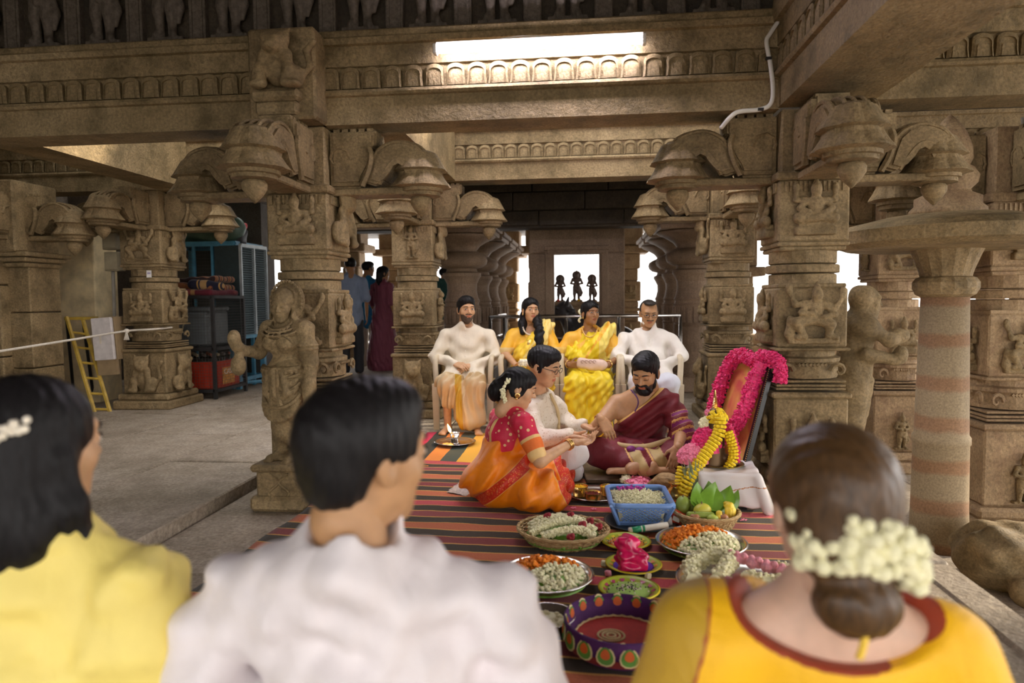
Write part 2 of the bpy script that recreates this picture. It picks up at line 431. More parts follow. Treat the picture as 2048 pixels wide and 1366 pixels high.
def stone_beam(label, p0, p1, depth, zb, petals=True, ztop=.52, mat=None, mirror=False):
    """beam from p0 to p1 (front bottom edge, xy); its carved face looks to the right-hand side of p0->p1 reversed"""
    mat = mat or STB
    p0 = V(*p0, 0); p1 = V(*p1, 0); L = np.linalg.norm(p1-p0); ang = math.atan2(p1[1]-p0[1], p1[0]-p0[0])
    root = thing('stone_beam', label, 'beam', (p0[0], p0[1], zb), ang)
    s = -1 if mirror else 1
    prof = [(0, 0), (0, .165), (-.025, .17), (-.035, .185), (-.025, .205), (.015, .21), (.015, .345), (-.01, .35), (-.012, .47), (-.04, .475), (-.045, .51), (.0, ztop), (depth, ztop), (depth, 0)]
    b = B(); P = [(0, s*y, z) for y, z in prof]+[(L, s*y, z) for y, z in prof]; n = len(prof)
    fs = [tuple(range(n))[::-1], tuple(range(n, 2*n))]+[(i, (i+1) % n, (i+1) % n+n, i+n) for i in range(n)]
    if mirror: fs = [f[::-1] for f in fs]
    b.add(P, fs); obj('beam_body', b, mat, root)
    if petals:
        k = int(L/.13)
        for i in range(k):
            o = obj('petal', PET, None, root, loc=((i+.5)*L/k, s*.006, .212)); o.scale = (1, s, 1)
    return root
bm1 = stone_beam('long front stone beam with lotus petal moulding under the tube light', (-6.5, Y1), (1.15, Y1), .28, ZB)
bm2 = stone_beam('front stone beam with petal moulding right of the thick cross beam', (1.66, Y1), (6.5, Y1), .28, ZB+.03)
bm3 = stone_beam('pale stone beam with lotus moulding above the back row of pillars', (-7.4, Y2), (6.0, Y2), .3, ZB2)
bm4 = stone_beam('thick stone cross beam running overhead towards the viewer on the right', (1.14, Y1), (1.14, .3), .50, ZB+.004, ztop=.9)
bm5 = stone_beam('stone cross beam between the statue pillar and the pillar behind it', (-1.60, Y2-.02), (-1.60, Y1+.3), .34, ZB2+.002, mirror=False)
bm6 = stone_beam('pale stone cross beam above the pillar beside the storage cages', (-4.45, Y2-.02), (-4.45, Y1+.3), .36, ZB2+.002)

bm7 = stone_beam('plain unseen stone lintel added behind the viewer to cut sky light', (7.5, -2.5), (-8.0, -2.5), .3, 2.35, petals=False, ztop=1.25)  # unseen beam, added to keep sky light off the frieze
# ------------------------------------------------------------------ relief figures (shared meshes)
def fig_seated():
    p = [bx((0, -.02, .02), (.1, .035, .02), rd=.006), bx((0, -.02, .055), (.085, .03, .014), rd=.006)]
    p += chain([(-.02, -.03, .09), (-.085, -.045, .085), (.0, -.06, .08)], [.03, .026, .018])+chain([(.02, -.03, .09), (.085, -.045, .085), (.01, -.06, .09)], [.03, .026, .018])
    p += [el((0, -.03, .13), (.036, .03, .05)), el((0, -.03, .165), (.05, .03, .03)), el((0, -.045, .222), (.027, .027, .032)), rc((0, -.04, .245), (0, -.035, .285), .022, .008)]
    for s in (-1, 1):
        p += chain([(s*.048, -.03, .175), (s*.078, -.04, .135), (s*.04, -.06, .115)], [.017, .015, .013])
        p += chain([(s*.048, -.022, .18), (s*.095, -.025, .175), (s*.095, -.03, .225)], [.015, .013, .012])+[el((s*.096, -.03, .245), (.016, .014, .02))]
    return p
def fig_dancer():
    p = [bx((0, -.015, .015), (.125, .03, .015), rd=.005), el((0, -.03, .135), (.04, .032, .035)), el((.005, -.03, .185), (.045, .032, .045)), el((.012, -.05, .245), (.026, .026, .03)), rc((.012, -.042, .265), (.015, -.03, .315), .024, .007)]
    p += chain([(-.02, -.035, .125), (-.09, -.055, .11), (-.05, -.045, .04), (-.085, -.05, .035)], [.032, .026, .017, .013])
    p += chain([(.02, -.035, .125), (.075, -.055, .1), (.07, -.04, .045), (.11, -.05, .035)], [.032, .026, .017, .013])
    p += chain([(-.04, -.03, .21), (-.095, -.04, .2), (-.12, -.04, .26)], [.018, .015, .012])+chain([(.05, -.03, .21), (.1, -.045, .185), (.135, -.04, .235)], [.018, .015, .012])
    p += chain([(-.04, -.04, .2), (-.07, -.06, .16), (-.01, -.065, .155)], [.016, .014, .012])+chain([(.05, -.04, .2), (.095, -.06, .15), (.04, -.07, .14)], [.016, .014, .012])
    p += [el((-.125, -.035, .285), (.02, .014, .028)), el((.14, -.035, .265), (.018, .014, .028)), rc((-.115, -.03, .1), (-.12, -.03, .05), .018, .026), el((-.118, -.035, .125), (.016, .016, .02))]
    return p
def fig_standing():
    p = [bx((0, -.01, .012), (.09, .035, .012), rd=.004)]
    for s in (-1, 1):
        p += chain([(s*.025, -.03, .21), (s*.032, -.035, .12), (s*.03, -.025, .04), (s*.045, -.045, .03)], [.034, .027, .018, .016])
        p += chain([(s*.058, -.03, .335), (s*.085, -.035, .27), (s*.025, -.065, .255)], [.02, .017, .014])
    p += [el((0, -.03, .225), (.05, .035, .035)), el((0, -.03, .28), (.038, .03, .05)), el((0, -.03, .32), (.056, .034, .035)), el((0, -.045, .385), (.03, .03, .035)), rc((0, -.04, .41), (0, -.03, .465), .026, .008)]
    p += chain([(-.04, -.045, .19), (0, -.06, .165), (.04, -.045, .19)], .012)+chain([(.055, -.03, .2), (.075, -.03, .13), (.065, -.03, .08)], [.016, .02, .012])
    return p
def fig_lion():
    p = [el((0, -.03, .09), (.05, .05, .075)), el((0, -.06, .19), (.05, .045, .048)), el((0, -.09, .175), (.03, .03, .024)), el((0, -.05, .215), (.056, .03, .04))]
    for s in (-1, 1):
        p += chain([(s*.04, -.05, .15), (s*.055, -.07, .08), (s*.045, -.075, .015)], [.026, .02, .02])+[el((s*.075, -.03, .06), (.03, .04, .045)), el((s*.075, -.06, .015), (.026, .035, .016)), el((s*.022, -.097, .205), (.011, .01, .011)), rc((s*.04, -.05, .235), (s*.055, -.045, .262), .014, .006)]
    p += chain([(.08, -.02, .05), (.125, -.02, .1), (.11, -.02, .17), (.14, -.02, .21)], [.014, .012, .012, .014])
    return p
def relief(name, fn, vox=.0055, sc=1.0, mat=None):
    P, Q = sdf(fn() if callable(fn) else fn, vox, clip=(V(-1, -1, -1), V(1, .004, 2))); m = to_mesh(name, [(P*sc, Q)]); m.materials.append(mat or ST); return m
R_SEAT, R_DANC, R_STAND, R_LION = relief('seated', fig_seated), relief('dancer', fig_dancer), relief('standing', fig_standing), relief('lion', fig_lion)

# ------------------------------------------------------------------ carved pillar
ARM = [(.24, .03), (.27, .14), (.30, .23), (.36, .29), (.46, .31), (.56, .28), (.63, .21), (.67, .12), (.68, .05), (.66, .0), (.52, .0), (.52, .07), (.50, .13), (.46, .16), (.42, .14), (.39, .09), (.34, .03), (.30, .01)]
BLK = [(0, 0), (.20, 0), (.215, .05), (.245, .10), (.275, .16), (.285, .23), (.27, .27), (.31, .29), (.31, .385), (0, .385)]
def bracket_meshes():
    a = B()
    def scl(poly, s):
        c = np.mean(poly, axis=0); return [tuple(c+(np.array(q)-c)*s) for q in poly]
    for poly in (ARM, BLK): a.prism(poly, -.085, .085); a.prism(scl(poly, .93), -.115, .115); a.prism(scl(poly, .80), -.13, .13)
    a.box((.33, 0, -.025), (.33, .10, .024), ch=.008)
    for i in range(5): a.box((.05+i*.055, 0, .392), (.02, .09, .012))
    for sgn in (-1, 1):                                      # curling leaf on the cheek
        a.tube([(.07+.09*(1-t/9)*math.cos(t*.75), sgn*.125, .19+.10*(1-t/9)*math.sin(t*.75)) for t in range(9)], [.016*(1-t/12) for t in range(9)], 5)
    for sgn in (-1, 1):
        a.tube(catmull([(.22, sgn*.118, .01), (.262, sgn*.125, .1), (.285, sgn*.128, .2), (.27, sgn*.125, .27)], 4), .02, 6)                     # cup lobe
        a.tube(catmull([(.33, sgn*.105, .02), (.37, sgn*.12, .1), (.43, sgn*.122, .175), (.5, sgn*.12, .18), (.545, sgn*.118, .1), (.55, sgn*.115, .03)], 4), .014, 6)
        a.tube(catmull([(.28, sgn*.10, .15), (.33, sgn*.112, .25), (.44, sgn*.115, .30), (.56, sgn*.112, .27), (.64, sgn*.10, .18)], 4), .013, 6)
    for yy in (-.05, 0, .05): a.tube(catmull([(.31, yy, .24), (.37, yy, .297), (.46, yy, .315), (.57, yy, .285), (.645, yy, .205), (.685, yy, .1)], 4), .012, 6)
    bell = B().lathe([(.06, .255), (.10, .235), (.128, .18), (.15, .135), (.162, .118), (.128, .108), (.135, .085), (.160, .04), (.178, .015), (.182, .004), (.14, -.006), (.14, -.028), (.122, -.032), (.122, -.055), (.09, -.06)], 40, (.575, 0, .0), mod=lambda q, z: 1+.085*abs(math.sin(q*4)) if z > .0 else 1)
    bud = B().lathe([(.055, -.055), (.07, -.08), (.068, -.11), (.045, -.15), (.018, -.18), (.004, -.195)], 14, (.575, 0, .0))
    return a.mesh('bracket'), bell.mesh('bell'), bud.mesh('bud', True)
BR_A, BR_B, BR_C = bracket_meshes()
for m_ in (BR_A, BR_B, BR_C): m_.materials.append(ST)
def mod16(q, z): return 1.0
def blockp(h, z0, z1, ch=.012): return B().box((0, 0, (z0+z1)/2), (h, h, (z1-z0)/2), ch=ch)
def carved_pillar(label, cx, cy, w=.38, mat=None, faces='fr', brackets='flr', height=ZB, z0=0.0, group=None, figs=None):
    root = thing('carved_pillar', label, 'pillar', (cx, cy, z0), 0, group)
    mat = mat or ST; k = height/2.30; h = w/2
    def P(name, b, smooth=False): o = obj(name, b, mat, root, smooth=smooth); o.scale = (1, 1, k); return o
    P('base', B().box((0, 0, .045), (h*1.5, h*1.5, .045), ch=.015).box((0, 0, .125), (h*1.34, h*1.34, .035), ch=.02))
    P('lower_block', blockp(h*1.12, .16, .60)); P('band', blockp(h*1.2, .60, .635, .01))
    for z in (.655, .675, .70): P('band', blockp(h*1.05, z-.008, z+.006, .004))
    P('ring', B().lathe([(h*1.1, .715), (h*1.12, .73), (h*1.12, .80), (h*1.18, .815), (h*1.18, .835), (h*1.02, .845), (h*1.02, .885)], 16, R=rotz(PI/16)))
    P('band', blockp(h*1.14, .882, .90, .006)); P('middle_block', blockp(h*1.06, .90, 1.255)); P('band', blockp(h*1.02, 1.255, 1.28, .006))
    P('ring', B().lathe([(h*1.03, 1.28), (h*1.03, 1.335), (h*.99, 1.34)], 16, R=rotz(PI/16)))
    P('ring_band', B().lathe([(h*1.08, 1.345), (h*1.12, 1.35), (h*1.12, 1.39), (h*1.08, 1.395)], 16, R=rotz(PI/16)))
    for i in range(32):
        pass
    P('ring', B().lathe([(h*.99, 1.40), (h*1.03, 1.405), (h*1.03, 1.475)], 16, R=rotz(PI/16)))
    P('band', blockp(h*1.0, 1.475, 1.50, .006)); P('band', blockp(h*1.08, 1.50, 1.525, .006))
    P('top_block', blockp(h*1.06, 1.525, 1.885)); P('capital', B().box((0, 0, 1.91), (h*1.15, h*1.15, .025), ch=.01).box((0, 0, 2.115), (h*.98, h*.98, .185), ch=.01))
    F = figs or [R_LION, R_DANC, R_SEAT]
    ang = {'f': 0, 'r': PI/2, 'b': PI, 'l': -PI/2}
    for c in faces:
        a = ang[c]; R = rotz(a)
        for i, (z, hh) in enumerate(((.185, 1.12), (.925, 1.06), (1.56, 1.06))):
            m = F[(i+(c != 'f')*1) % 3] if i else F[0]
            q = R @ V(0, -h*hh+.003, z); o = obj('relief_figure', m, None, root, loc=(q[0], q[1], q[2]*k), rz=a); s = 1.15 if m in (R_SEAT, R_DANC) else (.72 if m is R_STAND else 1.5); o.scale = (s, 1.0, s*min(k, 1.1))
        for i in range(12):                                   # pleated fringe at the top of the blocks
            pass
        fr = B()
        for i in range(13): fr.box((-h*.85+i*h*1.7/12, -h*1.06-.004, 1.845), (.007, .008, .028))
        o = obj('fringe', fr, mat, root, rz=a); o.scale = (1, 1, k)
        sc = B()                                              # scroll volutes on the lower ring
        for s in (-1, 1): sc.tube([(s*(h*.8-.05*(1-t/10)*math.cos(t*.7)), -h*1.13, .765+.05*(1-t/10)*math.sin(t*.7)) for t in range(10)], [.016*(1-t/14) for t in range(10)], 5)
        for i in range(8): sc.box((-.075+i*.0215, -h*1.12-.004, .80), (.008, .006, .008), roty(PI/4))
        o = obj('scroll', sc, mat, root, rz=a); o.scale = (1, 1, k)
    dz = .0
    for c in brackets:
        a = ang[c]-PI/2; q = rotz(a) @ V(h*.95, 0, 0)
        o = obj('bracket', BR_A, None, root, loc=(q[0], q[1], (1.925)*k), rz=a); o.scale = (1, 1, k*(2.295-1.925)/.40)
        obj('bell', BR_B, None, o); obj('bud', BR_C, None, o)
    return root
p1 = carved_pillar('front left carved pillar with a stone woman statue on its front', -1.79, Y1+.19, faces='fr')
p2 = carved_pillar('front right carved pillar behind the pink garlanded picture frame', 1.35, Y1+.19, faces='fl', figs=[R_SEAT, R_DANC, R_SEAT])
p3 = carved_pillar('slender carved pillar left of the seated man in cream kurta', -1.72, Y2+.2, w=.40, faces='fr', height=ZB2, figs=[R_LION, R_SEAT, R_STAND])
p4 = carved_pillar('carved pillar behind the yellow garlanded idol, right of the seated elder man', 1.45, Y2+.2, w=.40, faces='fl', height=ZB2, figs=[R_LION, R_SEAT, R_SEAT])
p5 = carved_pillar('carved pillar with a rope tied round it beside the black wire cage', -4.68, Y2+.25, w=.44, faces='fr', height=ZB2-.07, z0=.07, figs=[R_LION, R_SEAT, R_DANC])
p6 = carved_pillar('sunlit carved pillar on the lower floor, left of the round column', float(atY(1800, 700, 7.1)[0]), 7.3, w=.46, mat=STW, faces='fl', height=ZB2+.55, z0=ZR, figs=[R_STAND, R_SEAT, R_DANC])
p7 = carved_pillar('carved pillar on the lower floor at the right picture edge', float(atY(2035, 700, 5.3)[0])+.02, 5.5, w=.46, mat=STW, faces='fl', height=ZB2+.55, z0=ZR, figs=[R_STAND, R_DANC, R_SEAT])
# pier with brackets at the far left
x8 = XW0(120, 6.55)-.12; p8 = thing('stone_pier', 'plain stone pier with a hanging bracket at the left picture edge', 'pier', (x8-.5, 6.3, .07))
for (z0_, z1_, w_, d_) in ((0, .62, .50, .24), (.63, 1.32, .50, .24), (1.33, 1.62, .50, .24)): obj('block', B().box((-.1, 0, (z0_+z1_)/2), (w_, d_, (z1_-z0_)/2), ch=.012), ST, p8)
for (z0_, z1_) in ((0, .5), (.51, 1.05), (1.06, 1.5)): obj('pilaster_block', B().box((.50, .07, (z0_+z1_)/2), (.12, .2, (z1_-z0_)/2), ch=.01), ST, p8)
obj('plinth', B().box((.0, -.02, .06), (.68, .32, .06), ch=.02), ST, p8)
for z_, e_ in ((1.52, .02), (1.57, .05), (1.62, .08)): obj('capital_moulding', B().box((.48, .05, z_), (.14+e_, .22+e_, .022), ch=.01), ST, p8)
obj('architrave', B().box((0, 0, 1.98), (.62, .28, .34), ch=.015), ST, p8)
for dx_, a_ in ((.25, -PI), (.45, -PI/2)):
    o = obj('bracket', BR_A, None, p8, loc=(dx_ if a_ > -3 else .45, -.2 if a_ > -3 else -.02, 1.80), rz=a_ if a_ > -3 else 0.0); obj('bell', BR_B, None, o); obj('bud', BR_C, None, o)
pl = obj('wall_plaster', B().box((float(atY(150, 500, 7.3)[0]), 7.5, 1.1), (.22, .2, 1.1), ch=.01), simple('plaster', (.78, .62, .36), .85, var=.3, vs_=5, bs_=.3, bscale=30), label='worn yellowish plaster pilaster at the left', kind='structure')
# block with crouching lion above the statue pillar
ap = thing('lion_block', 'stone block carved with a crouching lion above the left front pillar', 'carving', (-1.79, Y1-.06, ZB))
obj('block', B().box((0, 0, .27), (.21, .12, .27), ch=.015), ST, ap); obj('ledge', B().box((-.02, -.12, .06), (.13, .05, .04), ch=.015).box((-.02, -.13, .13), (.15, .06, .035), ch=.02), ST, ap)
o = obj('relief_figure', R_LION, None, ap, loc=(0, -.12, .16)); o.scale = (1.55, 1.5, 1.3)
# frieze of standing figures above the front beam
frz = thing('carved_frieze', 'dark carved frieze of standing figures above the front beam', 'frieze', (0, Y1+.1, ZB+.52))
R_STAND_D = R_STAND.copy(); R_STAND_D.materials.clear(); R_STAND_D.materials.append(STD)  # figures in darker stone: shade above the beam put into the colour
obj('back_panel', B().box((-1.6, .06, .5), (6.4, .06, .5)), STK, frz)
obj('sill', B().box((-1.6, -.06, .02), (6.4, .07, .025), ch=.01), STB, frz)
xs = -6.2
for i in range(17):
    x = -6.1+i*.43
    o = obj('relief_figure', R_STAND_D, None, frz, loc=(x, .0, .05)); o.scale = (1.35, 1.3, 1.75)
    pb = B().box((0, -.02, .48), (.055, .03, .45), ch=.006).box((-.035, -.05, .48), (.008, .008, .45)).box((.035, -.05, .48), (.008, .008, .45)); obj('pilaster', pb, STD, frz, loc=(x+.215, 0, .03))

# ------------------------------------------------------------------ round column with canopy on the right
cx_, cy_ = float(atY(1884, 800, 4.95)[0]), 4.95
rcx = thing('round_column', 'smooth round stone column with painted bands under a disc canopy', 'column', (cx_, cy_, ZR))
def column_mat():
    m, t, bs = nt('banded_column'); v = coord(t); sp = t.nodes.new('ShaderNodeSeparateXYZ'); lk(t, v, sp.inputs[0])
    g = noise(t, v, 75, 4, .7); n = noise(t, v, 3, 4)
    zz = math_(t, 'ADD', sp.outputs[2], math_(t, 'MULTIPLY', n, .1))
    wv = math_(t, 'SINE', math_(t, 'MULTIPLY', zz, 22.0))
    col = mix(t, ramp(t, wv, [(.25, (0, 0, 0)), (.75, (1, 1, 1))]), (.30, .225, .13), (.27, .15, .075))
    col = mix(t, .6, col, ramp(t, g, [(.3, (.25, .25, .25)), (.7, (.75, .75, .75))]), 'OVERLAY')
    lk(t, col, bs.inputs['Base Color']); bs.inputs['Roughness'].default_value = .75; bump(t, bs, g, .3, .005); return m
CM = column_mat()
obj('shaft', B().lathe([(.185, 0), (.175, .3), (.17, .73), (.178, .74), (.178, .78), (.165, .80), (.145, 1.75)], 32), CM, rcx, smooth=True)
obj('collar', B().lathe([(.145, 1.74), (.18, 1.76), (.195, 1.80), (.195, 1.84), (.175, 1.87), (.15, 1.88), (.16, 1.92), (.2, 2.03), (.215, 2.06)], 32, mod=lambda a, z: 1+.03*abs(math.sin(8*a)) if z > 1.76 else 1), ST, rcx)
obj('canopy', B().lathe([(.3, 2.06), (.62, 2.07), (.7, 2.10), (.72, 2.18), (.66, 2.22), (.4, 2.28), (.2, 2.3)], 40), STB, rcx, smooth=False)
obj('finial', B().lathe([(.23, 2.29), (.23, 2.33), (.2, 2.36), (.2, 2.41), (.14, 2.44), (.13, 2.46), (.17, 2.5), (.18, 2.55), (.15, 2.60), (.12, 2.62), (.14, 2.66), (.135, 2.74), (.1, 2.84), (.05, 2.92), (.0, 2.97)], 28), STW, rcx, smooth=True)
# weathered carved boulder by the kerb
P, Q = sdf([el((0, 0, .18), (.34, .3, .2)), el((.3, .1, .16), (.3, .26, .17), k=.1), el((-.15, -.15, .3), (.18, .14, .1), k=.08), rc((-.1, -.3, .1), (.25, -.3, .25), .1, .06, k=.06)], .016, wrinkle(.022, 30, 5), .035)
q = atZ(1950, 1165, ZR); obj('carved_boulder', to_mesh('boulder', [(P, Q)]), ST, label='weathered carved stone lump beside the platform edge at right', cat='rock', loc=(q[0]+.22, q[1]+.0, ZR-.02))

# ------------------------------------------------------------------ shrine: turned columns, portal, altar
def turned_column(label, x, y, s=1.0):
    r = thing('turned_column', label, 'column', (x, y, 0), 0, 'lathe turned columns by the shrine')
    obj('base', B().box((0, 0, .1), (.3, .3, .1), ch=.02).lathe([(.29, .2), (.3, .25), (.26, .3)], 24), STP, r)
    obj('shaft', B().lathe([(.25, .3), (.235, .35), (.235, .84), (.245, .86), (.23, .88), (.235, 1.1), (.245, 1.12), (.225, 1.14), (.225, 1.17), (.24, 1.19), (.215, 1.24), (.195, 1.33), (.2, 1.42), (.235, 1.49), (.255, 1.52), (.255, 1.56), (.21, 1.58), (.2, 1.62)], 32), STP, r, smooth=False)
    fl = B()
    for i in range(20):
        a = 2*PI*i/20; fl.box((.238*math.cos(a), .238*math.sin(a), .99), (.012, .026, .1), rotz(a), ch=.006)
    obj('fluting', fl, STP, r)
    obj('cushion', B().lathe([(.2, 1.62), (.28, 1.64), (.33, 1.68), (.345, 1.73), (.33, 1.78), (.27, 1.82), (.22, 1.84)], 32), STP, r, smooth=True)
    obj('bell', B().lathe([(.22, 1.84), (.2, 1.86), (.25, 1.92), (.35, 1.98), (.44, 2.02), (.46, 2.05), (.4, 2.06)], 32), STP, r, smooth=True)
    obj('abacus', B().box((0, 0, 2.09), (.46, .46, .03), ch=.01).box((0, 0, 2.15), (.5, .5, .03), ch=.01), STP, r)
    return r
tc = turned_column('turned stone column left of the shrine, nearest of its row', -1.60, 9.05)
for i, w in enumerate(('second', 'third', 'fourth')): dup(tc, (-1.60, 10.25+1.15*i, 0), 0, w+' turned stone column in the row left of the shrine')
dup(tc, (1.42, 9.05, 0), 0, 'turned stone column right of the shrine, nearest of its row')
for i, w in enumerate(('second', 'third')): dup(tc, (1.42, 10.25+1.15*i, 0), 0, w+' turned stone column in the row right of the shrine')
pt = thing('shrine_portal', 'tall carved stone doorway framing the bull statue and small idols', 'doorway', (-.08, 10.0, 0))
for s in (-1, 1):
    obj('jamb', B().box((s*.52, 0, .93), (.16, .18, .93), ch=.015), STP, pt); obj('jamb_moulding', B().box((s*.40, -.03, .95), (.05, .17, .95), ch=.01).box((s*.355, .0, .93), (.03, .15, .93), ch=.008), STP, pt)
obj('lintel', B().box((0, 0, 2.07), (.68, .18, .21), ch=.015), STP, pt); obj('lintel_moulding', B().box((0, -.19, 1.93), (.46, .03, .03), ch=.008).box((0, -.1, 1.875), (.42, .12, .03), ch=.01), STP, pt)
obj('eave', B().box((0, -.35, 2.31), (.35, .3, .02), rotx(-.25)), STD, pt)
al = thing('altar_block', 'reddish stone altar ledge behind the shrine doorway', 'altar', (-.08, 11.35, 0))
obj('body', B().box((0, 0, .55), (.42, .25, .55), ch=.015), STW, al); obj('ledge', B().box((0, -.02, 1.13), (.47, .29, .035), ch=.01), STW, al)
IDM = simple('dark_idol', (.11, .07, .05), .5, bs_=.2)
idl = to_mesh('idol', [sdf(fig_standing(), .007)])
for i, (dx, s, w) in enumerate(((-.27, .95, 'left small dark idol on the altar ledge in the shrine opening'), (.0, 1.1, 'tallest middle dark idol on the altar ledge in the shrine opening'), (.25, .95, 'right small dark idol on the altar ledge in the shrine opening'))):
    t = thing('idol', w, 'idol', (-.09+dx, 11.3, 1.165)); o = obj('figure', idl, IDM, t); o.scale = (s, s, s)
    obj('halo', B().lathe([(.05, 0), (.075, .012), (.05, .024)], 16, (0, .01, .39*s), rotx(PI/2)), IDM, t); obj('plinth', B().box((0, -.01, .006), (.07, .05, .008)), STW, t)
    if i < 2: obj('flower', B().ball((-.03+.06*i, -.07, .02), .022), simple('marigold_red' if i == 0 else 'marigold_yellow', (.8, .08, .05) if i == 0 else (.9, .5, .02)), t)
# bull statue
NM = simple('black_stone', (.06, .058, .06), .32, var=.3, bs_=.15, bscale=60)
np_ = [el((.25, 0, .38), (.52, .3, .33)), el((-.12, 0, .5), (.26, .24, .3), k=.08), el((.0, 0, .74), (.16, .14, .13), k=.08), rc((-.22, 0, .6), (-.38, 0, .88), .17, .13, k=.08), rc((-.4, 0, .93), (-.66, 0, .78), .125, .085, k=.05),
       el((-.67, 0, .77), (.08, .085, .075)), rc((-.36, .1, 1.0), (-.33, .2, 1.12), .04, .012), rc((-.36, -.1, 1.0), (-.33, -.2, 1.12), .04, .012), rc((-.34, .13, .93), (-.26, .24, .9), .03, .04), rc((-.34, -.13, .93), (-.26, -.24, .9), .03, .04),
       rc((.55, -.24, .2), (.1, -.33, .12), .15, .08), rc((-.25, -.2, .25), (-.5, -.24, .08), .1, .07), rc((-.25, .2, .25), (-.5, .24, .08), .1, .07)]
bull = thing('bull_statue', 'black stone seated bull statue behind the railing', 'statue', (.12, 10.62, .12))
obj('body', to_mesh('bull', [sdf(np_, .016)]), NM, bull); obj('plinth', B().box((0, 0, -.06), (.85, .4, .06), ch=.01), STP, bull)
for s in (-1, 1): obj('eye', B().ball((-.5, s*.105, .95), (.035, .02, .028)), NM, bull, smooth=True)
obj('neck_band', B().tube([(-.3+.17*math.cos(a)*.75, .2*math.sin(a), .6+.11*math.cos(a)) for a in np.linspace(0, 2*PI, 20)], .02, 6), NM, bull)
# steel railing
STEEL = simple('steel', (.62, .6, .58), .22, 1.0, .05)
rl = thing('steel_railing', 'stainless steel railing in front of the shrine bull', 'railing', (0, 8.55, 0))
obj('top_rail', B().tube([(-1.16, 0, .99), (1.2, 0, .99)], .024, 10), STEEL, rl, smooth=True)
for z in (.72, .45, .2): obj('rail', B().tube([(-1.16, 0, z), (1.2, 0, z)], .014, 8), STEEL, rl, smooth=True)
for z in (.99, .72, .45): obj('rail', B().tube([(-1.16, 0, z), (-1.1, 1.2, z)], .02 if z > .9 else .014, 8), STEEL, rl, smooth=True)
for x, y in ((-1.16, 0), (-.98, 0), (-.2, 0), (.45, 0), (1.2, 0), (-1.1, 1.2)): obj('post', B().tube([(x, y, 0), (x, y, .99)], .022, 10), STEEL, rl, smooth=True)
# far pillars and parapet beyond the hall
fp = None
def far_pillar(label, x, y, z0, h):
    r = thing('far_pillar', label, 'pillar', (x, y, z0), 0, 'distant sunlit pillars')
    for nm, hw, a, b in (('base', .3, 0, .2), ('lower_block', .22, .2, .75), ('neck', .17, .75, .95), ('band', .21, .95, 1.02), ('neck', .17, 1.02, 1.15), ('middle_block', .21, 1.15, 1.55), ('neck', .16, 1.55, 1.8), ('top_block', .2, 1.8, 2.1), ('capital', .36, 2.1, 2.25), ('corbel', .25, 2.25, h)):
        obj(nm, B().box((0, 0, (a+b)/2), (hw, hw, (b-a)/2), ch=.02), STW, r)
    for z in (.25, 1.2): o = obj('relief_figure', R_STAND if z < 1 else R_SEAT, None, r, loc=(0, -.22, z))
    return r
for x, y, z0, l in ((-4.52, 13.2, .07, 'distant warm lit pillar between the standing visitors'), (-4.12, 14.7, .07, 'distant warm lit pillar behind the standing woman in maroon'), (-1.55, 14.6, 0, 'distant pillar seen left of the shrine doorway'), (-.85, 13.6, 0, 'distant carved pillar close to the left jamb of the shrine doorway'), (.95, 14.0, 0, 'distant pillar seen right of the shrine doorway'),
                    (2.6, 11.8, ZR, 'distant pillar glimpsed between the two right pillars'), (4.6, 10.6, ZR, 'distant orange lit pillar left of the sunlit pillar'), (5.0, 8.2, ZR, 'distant pillar right of the round column'), (6.9, 12.4, ZR, 'distant pillar in the bright gap at right'), (4.3, 14.5, ZR, 'farthest pillar in the bright gap at right')):
    far_pillar(l, x, y, z0, 2.65-z0)
pw = thing('parapet_wall', 'low stepped stone parapet in the bright area at the right', 'wall', (6.5, 15.2, ZR))
for i in range(4): obj('course', B().box((0, .1*i, .12+.24*i), (5.0, .3, .115), ch=.02), STW, pw)
# ================================================================== PEOPLE
def skin_mat(name, col):
    m, t, bs = nt(name); v = coord(t); n = noise(t, v, 25, 3)
    c = ramp(t, n, [(.3, tuple(x*.88 for x in col)), (.7, tuple(min(1, x*1.1) for x in col))])
    lips = attr(t, 'lips'); c = mix(t, lips, c, (col[0]*.75, col[1]*.32, col[2]*.32))
    st = attr(t, 'stubble'); c = mix(t, st, c, (.035, .025, .02))
    lk(t, c, bs.inputs['Base Color']); bs.inputs['Roughness'].default_value = .5; bs.inputs['Subsurface Weight'].default_value = .08; bs.inputs['Subsurface Radius'].default_value = (.02, .008, .004)
    bump(t, bs, noise(t, v, 400, 2), .08, .002); return m
SK_L, SK_M, SK_D, SK_P = skin_mat('skin_light', (.58, .33, .175)), skin_mat('skin_tan', (.47, .255, .12)), skin_mat('skin_brown', (.35, .175, .08)), skin_mat('skin_pale', (.66, .42, .3))
def hair_mat(name, col, rough=.42, spec=.4):
    m, t, bs = nt(name); v = coord(t, scale=(1, 1, .25)); n = noise(t, v, 160, 3, .6, .5)
    lk(t, ramp(t, n, [(.3, tuple(x*.55 for x in col)), (.75, tuple(min(1, x*1.6) for x in col))]), bs.inputs['Base Color'])
    bs.inputs['Roughness'].default_value = rough; bs.inputs['Specular IOR Level'].default_value = spec; bump(t, bs, n, .35, .003); return m
HR, HRB, HRG = hair_mat('black_hair', (.008, .007, .0075), .5, .22), hair_mat('brown_lit_hair', (.075, .038, .014), .4, .4), hair_mat('greying_hair', (.03, .024, .02), .5, .25)  # HRB: golden light on the right woman's hair put into the brown
EYEW = simple('eye_white', (.75, .72, .68), .25, var=.02); IRIS = simple('iris', (.02, .012, .008), .15, var=.02); BROW = simple('brow', (.015, .011, .01), .7, var=.1)
GOLD = simple('gold', (.85, .58, .22), .28, 1.0, .08); BRASS = simple('brass', (.78, .55, .16), .25, 1.0, .12)
